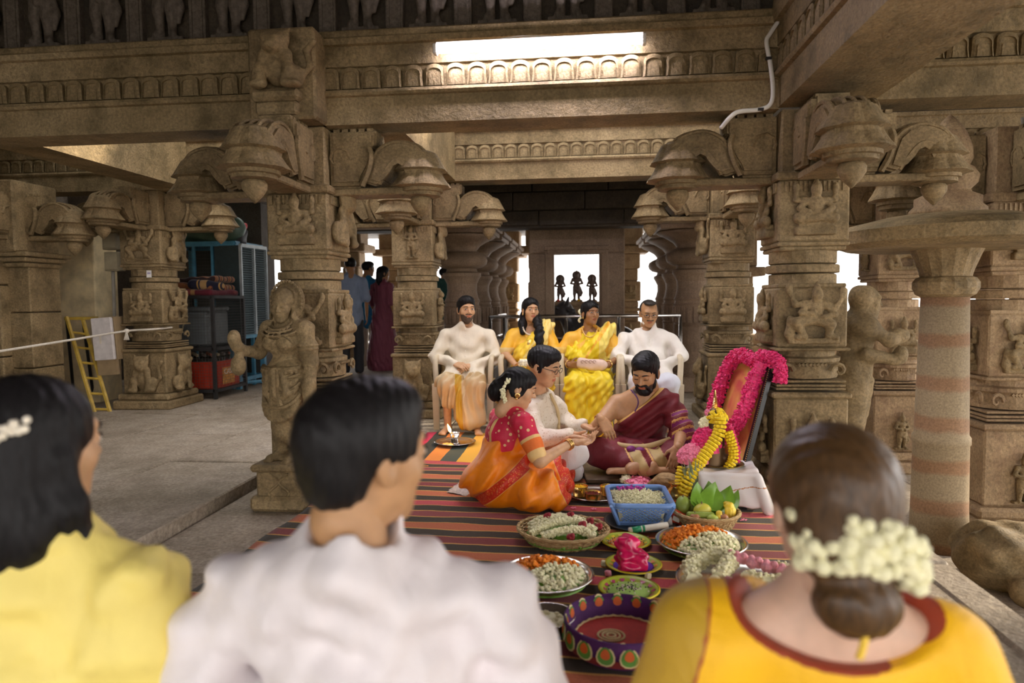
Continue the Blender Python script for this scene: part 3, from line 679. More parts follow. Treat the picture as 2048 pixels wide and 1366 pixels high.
def fabric(name, stops, rough=.7, weave=0.0, sheen=.2, thread=None, tscale=30., bmp=.12, metal_from=None):
    """colour steps along attribute b (stops: position, colour); thread=(colour, threshold) scatters woven motifs"""
    m, t, bs = nt(name); v = coord(t); b = attr(t, 'b')
    if len(stops) > 1: c = ramp(t, b, stops, 'CONSTANT')
    else:
        q = stops[0][1]; c = ramp(t, noise(t, v, 9, 3), [(.3, tuple(x*.93 for x in q)), (.7, tuple(min(1, x*1.05) for x in q))])
    if thread:
        vo = ND(t, 'ShaderNodeTexVoronoi'); vo.inputs['Scale'].default_value = tscale; lk(t, v, vo.inputs['Vector'])
        f = math_(t, 'LESS_THAN', vo.outputs['Distance'], thread[1])
        if len(thread) > 2: f = math_(t, 'MULTIPLY', f, math_(t, 'LESS_THAN', math_(t, 'ABSOLUTE', math_(t, 'SUBTRACT', b, thread[2])), .05))
        c = mix(t, f, c, thread[0])
    lk(t, c, bs.inputs['Base Color']); bs.inputs['Roughness'].default_value = rough; bs.inputs['Sheen Weight'].default_value = sheen*.15; bs.inputs['Sheen Roughness'].default_value = .4
    h = math_(t, 'ADD', math_(t, 'MULTIPLY', noise(t, v, 350, 2), .12), noise(t, coord(t, scale=(1.8, 1.8, .8)), 8, 2, .45, .5)); bump(t, bs, h, min(1, bmp*4), .025); return m

def head_prims(C, R, s=1.0, fem=False):
    def p(*q): return C+R @ (np.array(q)*s)
    def E(c, r, k=.015, op='+'): return el(p(*c), np.array(r)*s, R, k*s, op)
    j = .9 if fem else 1.0
    L = [E((0, -.015, .032), (.076, .096, .086)), E((0, .03, -.022), (.061*(.97 if fem else 1), .064, .083), .03), E((0, .026, -.07), (.05*j, .056, .038), .03), E((0, .066, -.097), (.023*j, .02, .017), .03),
         E((-.042, .055, -.022), (.023, .025, .025), .02), E((.042, .055, -.022), (.023, .025, .025), .02), E((0, .075, .035), (.05, .02, .014), .02)]
    for q in (-1, 1): L.append(E((q*.031, .1, .008), (.0165, .015, .0105), .012, '-'))
    L += [rc(p(0, .088, .012), p(0, .109, -.022), .0075*s, .011*s, .01*s), E((-.012, .098, -.026), (.008, .009, .007), .006), E((.012, .098, -.026), (.008, .009, .007), .006)]
    L += [E((0, .089, -.051), (.021, .012, .0055), .006), E((0, .087, -.0615), (.018, .012, .0065), .006), E((0, .102, -.056), (.02, .006, .0018), .003, '-')]
    for q in (-1, 1):
        L.append(E((q*.031, .082, .008), (.0155, .0125, .0125), .004))                     # lids
        L += [E((q*.077, -.008, -.004), (.011, .021, .031), .008), E((q*.087, .0, -.002), (.008, .01, .016), .004, '-'), E((q*.074, -.002, -.03), (.008, .011, .011), .008)]
    return L
def add_face(root, C, R, s, keep, look=(0, 0), brow=1.0, closed=False):
    def p(*q): return C+R @ (np.array(q)*s)
    for q in (-1, 1):
        if not closed:
            e = obj('eye', B().ball(p(q*.031, .0868, .0075), V(.0125, .0095, .0068)*s, 10, 8, R), EYEW, root, smooth=True, keep=keep)
            obj('iris', B().ball(p(q*.031+look[0]*.005, .0945, .0075+look[1]*.004), V(.0056, .0030, .0056)*s, 10, 6, R), IRIS, e, smooth=True, keep=keep)
        zl = .0025 if closed else .0145
        obj('eyelash', B().tube([p(q*.0165, .0925, zl-.003), p(q*.025, .0985, zl), p(q*.035, .0975, zl), p(q*.045, .090, zl-.004)], [.001*s, .0018*s, .0018*s, .001*s], 5), BROW, root, keep=keep)
        obj('eyebrow', B().tube([p(q*.012, .0985, .029), p(q*.025, .0985, .034), p(q*.038, .0925, .034), p(q*.05, .082, .027)], [.0022*s*brow, .0036*s*brow, .003*s*brow, .001*s], 6), BROW, root, keep=keep)
def hair_prims(C, R, s=1.0, style='short'):
    def p(*q): return C+R @ (np.array(q)*s)
    def E(c, r, k=.012, op='+'): return el(p(*c), np.array(r)*s, R, k*s, op)
    if style == 'short':
        return [E((0, -.018, .042), (.083, .1025, .09)), E((0, .03, .085), (.066, .065, .045), .03), E((-.077, .012, .0), (.006, .018, .03), .01), E((.077, .012, .0), (.006, .018, .03), .01),
                E((0, .103, -.015), (.068, .06, .083), .012, '-'), bx(p(0, .05, -.12), V(.2, .11, .085)*s, R, .01, .01, '-'), bx(p(0, -.05, -.17), V(.2, .2, .1)*s, R, .01, .02, '-')]
    if style == 'bald':
        return [E((0, -.018, .036), (.082, .101, .082)), E((0, .06, .07), (.085, .085, .1), .02, '-'), E((0, .1, -.01), (.075, .075, .1), .012, '-'), bx(p(0, .05, -.12), V(.2, .12, .09)*s, R, .01, .01, '-'), bx(p(0, -.05, -.17), V(.2, .2, .1)*s, R, .01, .02, '-'), E((0, .03, .105), (.055, .055, .02), .02)]
    base = [E((0, -.018, .04), (.082, .102, .087)), E((0, .02, .06), (.076, .078, .058), .02), E((-.066, -.01, .0), (.018, .05, .06), .02), E((.066, -.01, .0), (.018, .05, .06), .02)]
    cut = [E((0, .108, -.03), (.062, .067, .105), .012, '-'), rc(p(0, .05, -.2), p(0, .06, -.03), .055*s, .05*s, .01, '-')]
    for q in (-1, 1): cut.append(E((q*.083, .012, -.012), (.012, .022, .026), .008, '-'))
    if style == 'bun': return base+cut+[E((0, -.125, -.02), (.052, .042, .055), .02), E((0, -.08, -.03), (.05, .05, .05), .03)]
    if style == 'long':
        return base+cut+[E((0, -.06, -.06), (.07, .06, .11), .03)]+chain([p(.05, -.05, -.06), p(.075, -.03, -.14), p(.09, .03, -.22)], [.04*s, .04*s, .03*s], .03)+chain([p(-.05, -.05, -.06), p(-.07, -.06, -.14), p(-.07, -.06, -.22)], [.045*s, .045*s, .03*s], .03)
    return base+cut
def hand_prims(w, d, n, side, curl=.3, s=1.0, spread=.0, thumb_in=.0):
    w = np.asarray(w, float); d = norm(d); n = norm(np.asarray(n, float)-d*(np.asarray(n, float) @ d)); th = np.cross(d, n)*side
    L = []; ks = []
    for i, o in enumerate((.028, .0095, -.0095, -.027)):
        kn = w+(d*(.088-.004*abs(i-1))+th*o-n*.004)*s; ks.append(kn); L.append(rc(w+th*o*.55*s, kn, .0125*s, .0105*s, .012*s))
    L.append(rc(w-d*.02*s, w+d*.02*s, .022*s, .024*s, .012, flat=(n, .75)))
    for i, l in enumerate((.070, .078, .073, .058)):
        a = 0.0; q = ks[i]; dd = norm(d+th*(1.5-i)*spread)
        for seg, (fr, bd) in enumerate(((.45, .9), (.31, 1.1), (.24, .7))):
            a += curl*bd*(1+.08*i); v = dd*math.cos(a)+n*math.sin(a); e = q+v*l*fr*s; L.append(rc(q, e, (.0088-.001*seg)*s, (.0082-.001*seg)*s, .004*s)); q = e
    t0 = w+(d*.022+th*.024)*s; t1 = t0+norm(d*.8+th*(.75-thumb_in)+n*(.35+thumb_in))*.042*s; t2 = t1+norm(d*.95+th*(.3-thumb_in)+n*(.3+.5*curl))*.032*s
    return L+[rc(t0, t1, .0135*s, .0105*s, .012*s), rc(t1, t2, .0100*s, .0082*s, .004*s)]
def limb(a, b, c, r, k=.02): return [rc(a, b, r[0], r[1], k), rc(b, c, r[2], r[3], k)]
def foot(an, toe, s=1.0, k=.02):
    an = np.asarray(an, float); toe = np.asarray(toe, float); d = norm(toe-an); d[2] = 0; d = norm(d); pr = V(-d[1], d[0], 0)
    L = [rc(an, an-d*.02+V(0, 0, -.03)*s, .032*s, .03*s, k), rc(an+V(0, 0, -.03), toe, .032*s, .03*s, k, flat=(V(0, 0, 1), .7))]
    for i, o in enumerate((.03, .015, 0, -.014, -.026)): L.append(rc(toe+pr*o*s*.9, toe+pr*o*s+d*(.028-.004*abs(i-1))*s+V(0, 0, -.008), .0115*s, .0095*s, .005))
    return L
def torso(pel, chest, shL, shR, fwd, r=(.15, .15), fl=.68, shr=.055, k=.05):
    shL = np.asarray(shL, float); shR = np.asarray(shR, float); m = (shL+shR)/2; u = norm(m-np.asarray(pel, float)); t = m+u*.085
    return [rc(pel, chest, r[0], r[1], k, flat=(fwd, fl)), rc(shL, shR, shr, shr, k), rc(chest, m, r[1]*.95, r[1]*.75, k, flat=(fwd, fl)), rc(t, m*.25+shL*.75+u*.012, shr*.8, shr*.8, k), rc(t, m*.25+shR*.75+u*.012, shr*.8, shr*.8, k)]
def lips_attr(C, R, s):
    def fn(P):
        q = (P-C) @ R/s; return ((np.abs(q[:, 0]) < .021) & (q[:, 1] > .085) & (np.abs(q[:, 2]+.0565) < .0115-.2*np.abs(q[:, 0]))).astype(float)*.8
    return fn
def stub_attr(C, R, s, amt, mous=True):
    def fn(P):
        if amt <= 0: return np.zeros(len(P))
        q = (P-C) @ R/s; x, y, z = q.T
        jaw = np.clip((-.052-z+np.clip((np.abs(x)-.03)/.02, 0, 1)*.016)/.006, 0, 1)*np.clip((y-.0)/.02, 0, 1)*(z > -.135)
        mst = (np.abs(z+.0415) < .0065)*(np.abs(x) < .032)*(y > .08)
        gt = (np.abs(x) < .05)*np.clip((-.07-z)/.006, 0, 1)*(y > .03)*(z > -.135)
        v = np.maximum(jaw if amt != 2 else gt*0, mst if mous else 0); v = np.maximum(v, gt if amt != 2 else 0)
        v = v*(np.abs(x) < .09)*(y < .13); lip = (np.abs(x) < .02)*(np.abs(z+.056) < .011)*(y > .07); return np.where(lip, 0, v)*.93
    return fn
def make_body(root, prims, C, R, s, skin, hands, vox=.013, hvox=.0046, fem=False, stubble=0, keep=False, name='body', feet=None, fvox=.007, nk=(-.05, -.16)):
    hp = head_prims(C, R, s, fem)+[rc(C+R @ V(0, -.022, -.06)*s, C+R @ V(0, nk[0], nk[1])*s, .052*s*(.9 if fem else 1), .056*s*(.9 if fem else 1.05), .03)]
    parts = [sdf(prims, vox), sdf(hp, hvox)]+[sdf(h, max(hvox*1.12, .0038)) for h in hands]
    if feet: parts.append(sdf(feet, fvox))
    m = to_mesh(name, parts, {'lips': lips_attr(C, R, s), 'stubble': stub_attr(C, R, s, stubble)})
    return obj(name, m, skin, root, keep=keep)
def cloth(root, name, prims, vox, mat, disp=None, amp=0, keep=False, b=None, clip=None, smooth=1):
    m = to_mesh(name, [sdf(prims, vox, disp, amp, clip, smooth)], {'b': b} if b else None); return obj(name, m, mat, root, keep=keep)
def hair_obj(root, prims, vox, mat, keep=False, seed=1, amp=.002, f=260): return cloth(root, 'hair', prims, vox, mat, wrinkle(amp, f, seed, [(1, .3, .1), (.3, 1, .1)]), amp*2, keep)
def HR_(yawa, pit=0.0, rol=0.0): return rotz(yawa) @ rotx(pit) @ roty(rol)
def glasses(root, C, R, s, keep, mat):
    def p(*q): return C+R @ (np.array(q)*s)
    g = B()
    for q in (-1, 1):
        g.tube([p(q*.033+.023*math.cos(a)*(1 if abs(math.cos(a)) < .8 else .97), .107, .006+.0155*math.sin(a)) for a in np.linspace(0, 2*PI, 21)], .0018*s, 5, False); g.tube([p(q*.056, .104, .012), p(q*.074, .06, .013), p(q*.082, -.012, .008)], .0019*s, 5)
    g.tube([p(-.01, .108, .008), p(0, .11, .011), p(.01, .108, .008)], .0018*s, 5); return obj('glasses', g, mat, root, keep=keep)
BLKM = simple('black_plastic', (.02, .018, .018), .3, var=.05)

# ------------------------------------------------------------------ plastic chairs
CHM = simple('cream_plastic', (.66, .56, .40), .42, var=.06)
def chair_proto(label, loc, rz):
    r = thing('plastic_chair', label, 'chair', loc, rz, 'cream plastic armchairs in a row')
    obj('seat', B().box((0, .0, .425), (.215, .21, .018), ch=.012), CHM, r)
    def bk(u, v): x = (u-.5)*.44; return (x*(1+.08*v), -.2-.10*v+.10*(2*u-1)**2, .44+.42*v-.05*v*(2*u-1)**2)
    b = B().grid(bk, 9, 6); n = b.n; b.grid(lambda u, v: tuple(np.array(bk(1-u, v))+V(0, -.014, 0)), 9, 6); obj('backrest', b, CHM, r)
    for s in (-1, 1):
        obj('arm', B().tube(catmull([(s*.25, .21, .40), (s*.262, .2, .62), (s*.262, .16, .665), (s*.262, 0, .67), (s*.245, -.24, .67)], 4), .026, 8), CHM, r, smooth=True)
        obj('leg', B().box((s*.255, .215, .21), (.026, .02, .22), rotx(-.04), top=(1.2, 1.3)), CHM, r); obj('leg', B().box((s*.235, -.235, .21), (.026, .02, .22), rotx(.09), top=(1.2, 1.3)), CHM, r)
    return r
YC = 6.42
def XW(px, Y): return float(atY(px, 700, Y)[0])
CH = [(XW(933, YC), 'plastic armchair under the bearded man in cream kurta'), (XW(1062, YC+.05), 'plastic armchair under the young woman in yellow'), (XW(1180, YC), 'plastic armchair under the older woman in yellow saree'), (XW(1298, YC), 'plastic armchair under the elder man with glasses')]
CREAM = fabric('cream_cotton', [(0, (.80, .71, .56))], .75); WHITE = fabric('white_cotton', [(0, (.86, .81, .74))], .75)
SILKD = fabric('dhoti_silk', [(0, (.62, .46, .26)), (.5, (.55, .33, .03)), (.9, (.62, .46, .26))], .42, sheen=.1)
chr_ = chair_proto(CH[0][1], (CH[0][0], YC, 0), PI)
for x, l in CH[1:]: dup(chr_, (x, YC, 0), PI, l)
def sit_joints(sw=.19, sz=.47, top=1.0, kn=.1, lean=0.0):
    J = dict(pel=V(0, -.06, sz+.04), chest=V(0, -.09+lean, top-.22), neck=V(0, -.08+lean*1.3, top-.02))
    for s, q in ((1, 'R'), (-1, 'L')):
        J['sh'+q] = V(s*sw, -.09+lean, top-.125); J['hip'+q] = V(s*.09, -.03, sz); J['kn'+q] = V(s*kn, .40, sz-.01); J['an'+q] = V(s*(kn+.0), .38, .085); J['toe'+q] = V(s*(kn+.03), .51, .03)
    return J
def legs_skin(J, r=(.07, .055, .05, .034)):
    L = []
    for q in 'LR': L += [rc(J['hip'+q], J['kn'+q], r[0], r[1]), rc(J['kn'+q], J['an'+q], r[2], r[3])]
    return L
def arms_skin(J, r=(.045, .038, .038, .027)):
    L = []
    for q in 'LR': L += limb(J['sh'+q], J['el'+q], J['wr'+q], r)
    return L
FY = V(0, 1, 0)
# --- bearded man in cream kurta
def seated_man(name_label, loc, rz, hyaw, hpit, skin, hairm, style, kurta, top, sh, stub, dhoti, glass=False, big=1.0, white_trousers=None):
    r = thing('person', name_label, 'person', loc, rz)
    J = sit_joints(sh, .47, top, .13); s = 1.03
    J['elR'] = V(sh+.09, .0, .66); J['elL'] = V(-sh-.09, .0, .66); J['wrR'] = V(.075, .235, .615); J['wrL'] = V(-.07, .225, .60)
    C = J['neck']+V(0, .03, .145); R = HR_(hyaw, hpit)
    ft = foot(J['anL'], J['toeL'])+foot(J['anR'], J['toeR'])
    hands = [hand_prims(J['wrR'], V(-.75, .55, -.12), V(-.2, -.5, -.9), 1, .35), hand_prims(J['wrL'], V(.72, .55, -.2), V(.2, -.5, -.9), -1, .35)]
    make_body(r, torso(J['pel'], J['chest'], J['shL'], J['shR'], FY, (.12, .125), .66, .042)+arms_skin(J)+legs_skin(J), C, R, s, skin, hands, stubble=stub, feet=ft)
    add_face(r, C, R, s, False, (.5, 0)); hair_obj(r, hair_prims(C, R, s, style), .0045, hairm)
    k = torso(J['pel']+V(0, .02, -.02), J['chest'], J['shL'], J['shR'], FY, (.165*big, .165*big), .72, .06)
    if big > 1: k.append(el(J['pel']+V(0, .08, .10), (.15, .12, .13), k=.05))
    k += limb(J['shR'], J['elR'], J['wrR']+norm(J['elR']-J['wrR'])*.02, (.068, .058, .058, .042))+limb(J['shL'], J['elL'], J['wrL']+norm(J['elL']-J['wrL'])*.02, (.068, .058, .058, .042))
    k += [rc((-.09, .05, .50), (-.11, .27, .49), .105, .085, .05), rc((.09, .05, .50), (.11, .27, .49), .105, .085, .05), rc((0, .05, .5), (0, .24, .505), .09, .07, .05)]
    k += [rc(J['neck']+V(0, .0, -.03), J['neck']+V(0, .022, .035), .075, .066, .02), rc(J['neck']+V(0, .06, .01), J['neck']+V(0, .09, .06), .03, .035, .02, '-'), rc(J['neck']+V(0, .02, .02), J['neck']+V(0, .03, .12), .056, .06, .006, '-')]
    kt = cloth(r, 'kurta', k, .0085, kurta, wrinkle(.011, 62, int(top*100), [(.6, .3, .8), (-.6, .3, .8), (.9, .2, .3)]), .018)
    for i in range(7):
        z = top-.06-.05*i; obj('button', B().ball((0, -.09+.118+.012*i*(1 if i < 4 else .8), z), .005, 8, 6), simple('button', (.85, .8, .7), .3), kt)
    d = []
    for q in 'LR': d += [rc(J['hip'+q], J['kn'+q]+V(0, .02, .0), .1, .088, .04)]
    if dhoti:
        d += [rc(J['knL']+V(0, .02, 0), J['anL']+V(.02, .03, .05), .088, .10, .04), rc(J['knR']+V(0, .02, 0), V(.11, .40, .30), .088, .075, .04), rc(V(.02, .40, .47), V(-.06, .47, .12), .06, .075, .03), rc(V(.03, .36, .48), V(.02, .46, .17), .05, .05, .03)]
        cloth(r, 'dhoti', d, .008, SILKD, wrinkle(.014, 80, 3, [(1, .2, .1), (.8, -.2, .25)]), .02, b=lambda P: np.clip((.036-np.abs(P[:, 0]-.012-.05*(P[:, 2]-.3)))/.01, 0, 1)*.7*(P[:, 1] > .2))
    else:
        for q in 'LR': d += [rc(J['kn'+q]+V(0, .02, 0), J['an'+q]+V(0, .0, .03), .085, .075, .03)]
        cloth(r, 'trousers', d, .009, white_trousers, wrinkle(.006, 60, 9), .01)
    if glass: glasses(r, C, R, s, False, BLKM)
    return r, C, R, s
seated_man('bearded man in cream kurta and silk dhoti sitting with clasped hands', (CH[0][0], YC-.02, 0), PI+.05, .42, -.02, SK_L, HR, 'short', CREAM, .985, .205, 1, True)
seated_man('elder man with glasses and moustache sitting in white kurta', (CH[3][0], YC-.02, 0), PI, .08, -.3, SK_M, HRG, 'bald', WHITE, .94, .215, 2, False, True, 1.08, fabric('pale_trousers', [(0, (.72, .74, .82))], .75))

# --- seated women in yellow
YEL = fabric('yellow_saree', [(0, (.86, .57, .03)), (.4, (.90, .70, .22)), (.6, (.86, .57, .03)), (.8, (.90, .70, .22))], .4, sheen=.3)
YEL2 = fabric('bright_yellow_silk', [(0, (.88, .66, .02)), (.5, (.86, .42, .03)), (.8, (.90, .72, .15))], .35, sheen=.25)
YBL = fabric('amber_blouse', [(0, (.88, .48, .03)), (.5, (.80, .58, .25))], .45, sheen=.25); YBL2 = fabric('orange_gold_blouse', [(0, (.86, .47, .04)), (.5, (.9, .60, .12))], .4)
def seated_woman(label, loc, rz, hyaw, hpit, skin, style, top, sh, w, saree, blouse, sleeve, Jx):
    r = thing('person', label, 'person', loc, rz); J = sit_joints(sh, .46, top, .1); J.update(Jx); s = .95
    C = J['neck']+V(0, .03, .138); R = HR_(hyaw, hpit)
    make_body(r, torso(J['pel'], J['chest'], J['shL'], J['shR'], FY, (.115, .11), .68, .038)+arms_skin(J, (.05, .042, .04, .026))+legs_skin(J, (.06, .05, .045, .033)), C, R, s, skin, Jx['hands'], fem=True, feet=foot(J['anL'], J['toeL'], .9)+foot(J['anR'], J['toeR'], .9))
    add_face(r, C, R, s, False, (.6, 0), .8); hr = hair_obj(r, hair_prims(C, R, s, style), .0045, HR)
    obj('bindi', B().ball(C+R @ V(0, .1, .03)*s, .0035), simple('bindi_red', (.5, .02, .03)), r)
    for q in (-1, 1): obj('earring', B().ball(C+R @ V(q*.08, .0, -.042)*s, (.007, .007, .012)), GOLD, r, smooth=True)
    bl = torso(J['pel']+V(0, 0, .16), J['chest'], J['shL'], J['shR'], FY, (.145*w, .155*w), .72, .056)
    bl += [el(J['chest']+V(q*.07, .085, -.01), (.075, .065, .07), k=.04) for q in (-1, 1)]
    for q in 'LR': e = J['sh'+q]+(J['el'+q]-J['sh'+q])*sleeve; bl += [rc(J['sh'+q], e, .068, .064, .03)]
    bl += [el(J['neck']+V(0, .07, -.03), (.085, .09, .075), k=.01, op='-')]
    zs = J['shR'][2]-(J['shR'][2]-J['elR'][2])*sleeve
    cloth(r, 'blouse', bl, .0088, blouse, wrinkle(.003, 60, 4), .005, b=lambda P: np.clip((zs+.04-P[:, 2])/.012, 0, 1)*.7*(np.abs(P[:, 0]) > sh*.92))
    d = torso(J['pel'], J['pel']+V(0, -.02, .2), J['pel']+V(-.06, -.02, .24), J['pel']+V(.06, -.02, .24), FY, (.185*w, .16*w), .78, .06)
    d += chain([V(sh*.8, .03, .62)*w, V(.07, .09, top-.3), V(-.06, .06, top-.18), V(-sh+.01, -.06, top-.03)], [.07, .085, .085, .055], .03)
    d += [rc(V(-sh+.01, -.08, top-.03), V(-sh, -.2, top-.3), .06, .06, .03)]
    for q in 'LR': d += [rc(J['hip'+q], J['kn'+q]+V(0, .02, .0), .115, .1, .06), rc(J['kn'+q]+V(0, .02, 0), J['an'+q]+V(0, .06, .0), .1, .115, .06)]
    d += [rc(V(0, .35, .44), V(0, .44, .1), .09, .09, .05)]
    pal = lambda P: np.where((P[:, 2] > .62) & (P[:, 0] < .1), np.where(np.abs((P[:, 0]+.05)*.75+(P[:, 2]-top+.2)*.5-.02) < .012, .5, np.where((P[:, 0] < -sh*.45), .82, 0)), 0)
    cloth(r, 'saree', d, .0088, saree, wrinkle(.012, 85, 6, [(1, .15, .1), (.9, .1, -.3), (.6, .3, .7)]), .018, b=pal)
    return r, C, R, s, J
wr, wC, wR, ws, wJ = seated_woman('young woman in yellow saree with long wavy hair and temple necklace', (CH[1][0], YC, 0), PI+.05, .35, -.03, SK_L, 'long', .985, .165, .96, YEL, YBL, .86,
    dict(elR=V(.245, .0, .70), elL=V(-.235, .0, .70), wrR=V(.13, .2, .60), wrL=V(-.08, .24, .58), hands=[hand_prims((.13, .2, .60), V(-.7, .6, 0), V(-.2, .0, 1), 1, .5, .9), hand_prims((-.08, .24, .58), V(.8, .5, 0), V(.2, .0, 1), -1, .4, .9)]))
nk = B(); nk2 = B()
for a in np.linspace(-.2, PI+.2, 26): nk.ball((.075*math.cos(a), -.04+.11*max(0,math.sin(a)), wJ['neck'][2]+.01-.10*max(0, math.sin(a))), .008, 7, 5)
obj('necklace', nk, simple('pearl', (.85, .75, .6), .3), wr, smooth=True)
obj('pendant', B().lathe([(.0, 0), (.03, .004), (.042, .0), (.042, -.012), (.0, -.012)], 14, (-.005, .135, .80), rotx(-PI/2+.2)).ball((-.005, .14, .745), .012).ball((-.03, .14, .75), .01).ball((.02, .14, .75), .01), GOLD, wr)
obj('braid', to_mesh('braid', [sdf(chain(catmull([wC+wR @ V(-.06, -.02, -.05), V(-.07, .05, .98), V(-.085, .1, .9), V(-.08, .135, .80), V(-.09, .14, .74)], 4), [.04]*8+[.043]*4+[.04, .036, .03, .022, .012], .01), .006, wrinkle(.007, 110, 8), .01)]), HR, wr)
ph = thing('purse', 'small white beaded purse in the young woman\'s hands', 'purse', (0, 0, 0)); ph.location = (CH[1][0]-.02, YC-.27, .605)
obj('pouch', B().box((0, 0, .02), (.07, .03, .035), ch=.015), simple('purse_white', (.8, .7, .55), .5, var=.4, vs_=60), ph); obj('clasp', B().tube([(-.06, -.002, .056), (.06, -.002, .056)], .006, 6), GOLD, ph)
ow, oC, oR, os_, oJ = seated_woman('older woman in bright yellow silk saree holding a cloth pouch', (CH[2][0], YC, 0), PI-.05, .55, .0, SK_D, 'plain', .95, .185, 1.12, YEL2, YBL2, .62,
    dict(elR=V(.30, -.03, .66), elL=V(-.29, -.03, .66), wrR=V(.17, .2, .60), wrL=V(-.16, .2, .60), hands=[hand_prims((.17, .2, .60), V(-.75, .55, .1), V(-.3, -.6, .2), 1, .35, .95), hand_prims((-.16, .2, .60), V(.7, .6, 0), V(.3, -.6, .2), -1, .45, .95)]))
jf = B()
for i in range(26):
    a = PI*i/25; q = oC+oR @ V(.085*math.cos(a)*.3+.07, -.07, .04-.0*i)
for i in range(22): a = i/21; jf.ball(oC+oR @ V(.062+.012*math.sin(a*9), -.075-.01*math.cos(a*7), .03-.11*a), .011, 6, 4)
JAS = simple('jasmine', (.82, .78, .50), .6, var=.12, vs_=40)
obj('jasmine_string', jf, JAS, ow)
nk = B()
for a in np.linspace(0, PI, 22): nk.ball((.072*math.cos(a), -.03+.11*math.sin(a), oJ['neck'][2]+.01-.09*math.sin(a)), .008, 7, 5)
obj('necklace', nk, GOLD, ow, smooth=True)
for q in ('R', 'L'): w = oJ['wr'+q]; e = norm(oJ['el'+q]-w); obj('bangle', B().tube([w+e*.035+(np.cross(e, V(0, 0, 1))*math.cos(a)+V(0, 0, 1)*math.sin(a))*.034 for a in np.linspace(0, 2*PI, 17)], .006, 6), GOLD, ow)
pc = thing('cloth_pouch', 'pink printed cloth pouch in the older woman\'s lap', 'bag', (CH[2][0], YC-.30, .59))
P, Q = sdf([bx((0, 0, .03), (.125, .035, .05), roty(.12), .03), el((.08, 0, .02), (.07, .045, .045))], .006, wrinkle(.004, 60, 2), .006); obj('pouch', to_mesh('pouch', [(P, Q)]), simple('pouch_pink', (.72, .52, .42), .7, var=.1), pc)
for i in range(4): obj('printed_swirl', B().tube([(-.07+.035*i+.014*math.cos(t), -.042, .055+.012*math.sin(t)) for t in np.linspace(0, 5, 12)], .0022, 4), simple('print_brown', (.3, .15, .1)), pc)
# ------------------------------------------------------------------ the couple and the priest (joints given in the hall's own coordinates)
def A(x, y, Y): return atY(x, y, Y)
def halfspace(p0, n, k=.01):
    p0 = np.asarray(p0, float); n = norm(n)
    return (lambda x, y, z: -((x-p0[0])*n[0]+(y-p0[1])*n[1]+(z-p0[2])*n[2]), V(-50, -50, -50), V(50, 50, 50), k, '-')
def ring_obj(name, c, ax, r, w, mat, root, h=None, keep=True):
    ax = norm(ax); u = norm(np.cross(ax, V(.3, .2, 1))); v = np.cross(ax, u); return obj(name, B().tube([np.asarray(c)+(u*math.cos(a)+v*math.sin(a))*r for a in np.linspace(0, 2*PI, 21)], w, 6), mat, root, keep=keep, smooth=True)
RED = fabric('crimson_blouse', [(0, (.62, .015, .06)), (.3, (.80, .52, .2)), (.5, (.80, .17, .02)), (.9, (.80, .52, .2))], .5, thread=((.83, .58, .28), .22, 0.0), tscale=24.)
ORG = fabric('orange_saree', [(0, (.88, .24, .004)), (.3, (.80, .42, .10)), (.5, (.62, .03, .01))], .38, sheen=.25, thread=((.75, .3, .06), .3, .8), tscale=90.)
IVORY = fabric('ivory_brocade', [(0, (.76, .67, .53))], .6, thread=((.62, .5, .34), .27), tscale=55.)
TROU = fabric('white_trousers', [(0, (.80, .78, .76))], .7)
MAR = fabric('maroon_robe', [(0, (.16, .008, .016)), (.3, (.66, .38, .1)), (.5, (.22, .02, .13)), (.7, (.5, .36, .14))], .6)
# --- bride
br = thing('person', 'bride in crimson blouse and orange silk saree with jasmine in her bun', 'person', tuple(A(1015, 985, 4.0)[:2])+(0,))
BJ = dict(pel=A(1005, 955, 4.02), chest=A(1010, 872, 4.02), neck=A(1012, 818, 4.0), shR=A(1046, 846, 3.86), shL=A(998, 836, 4.2), elR=A(1080, 922, 3.76), wrR=A(1146, 884, 3.95), elL=A(1085, 900, 4.3), wrL=A(1150, 875, 4.14))
bf = norm(V(.93, .36, 0)); bC = A(1037, 776, 3.98); bR = HR_(-PI/2+.15, -.32); bs_ = .97
hR = hand_prims(BJ['wrR'], V(.9, .35, -.02), V(.0, -.3, 1), 1, .42, .92, thumb_in=.2); hL = hand_prims(BJ['wrL'], V(.95, .0, -.02), V(.0, .2, 1), -1, .42, .92)
body = torso(BJ['pel'], BJ['chest'], BJ['shL'], BJ['shR'], bf, (.11, .10), .75, .04)+limb(BJ['shR'], BJ['elR'], BJ['wrR'], (.045, .04, .038, .024))+limb(BJ['shL'], BJ['elL'], BJ['wrL'], (.045, .04, .038, .024))
body += [rc(BJ['neck']+V(.01, 0, -.01), bC+bR @ V(0, -.015, -.06), .044, .043, .02), rc(BJ['pel'], A(1100, 985, 3.78), .09, .06), rc(BJ['pel'], A(1110, 950, 4.25), .09, .06), rc(A(1100, 990, 3.78), A(1060, 985, 4.2), .055, .035)]
make_body(br, body, bC, bR, bs_, SK_L, [hR, hL], .012, .004, True, 0, True); add_face(br, bC, bR, bs_, True, (0, -1), .8, closed=True)
hb = hair_obj(br, hair_prims(bC, bR, bs_, 'plain')+[el(A(992, 784, 4.0), (.05, .05, .06), k=.03), el(A(1005, 772, 4.0), (.06, .06, .06), k=.03)], .0038, HR, True)
jb = B()
for i in range(60):
    a = RNG.random()*1.0; w = RNG.normal(size=3)*.007; jb.ball(A(1019-11*math.sin(a*PI)-6*a, 760+44*a, 3.915-.01*math.sin(a*PI))+w, .0085, 6, 4)
obj('jasmine_string', jb, JAS, br, keep=True)
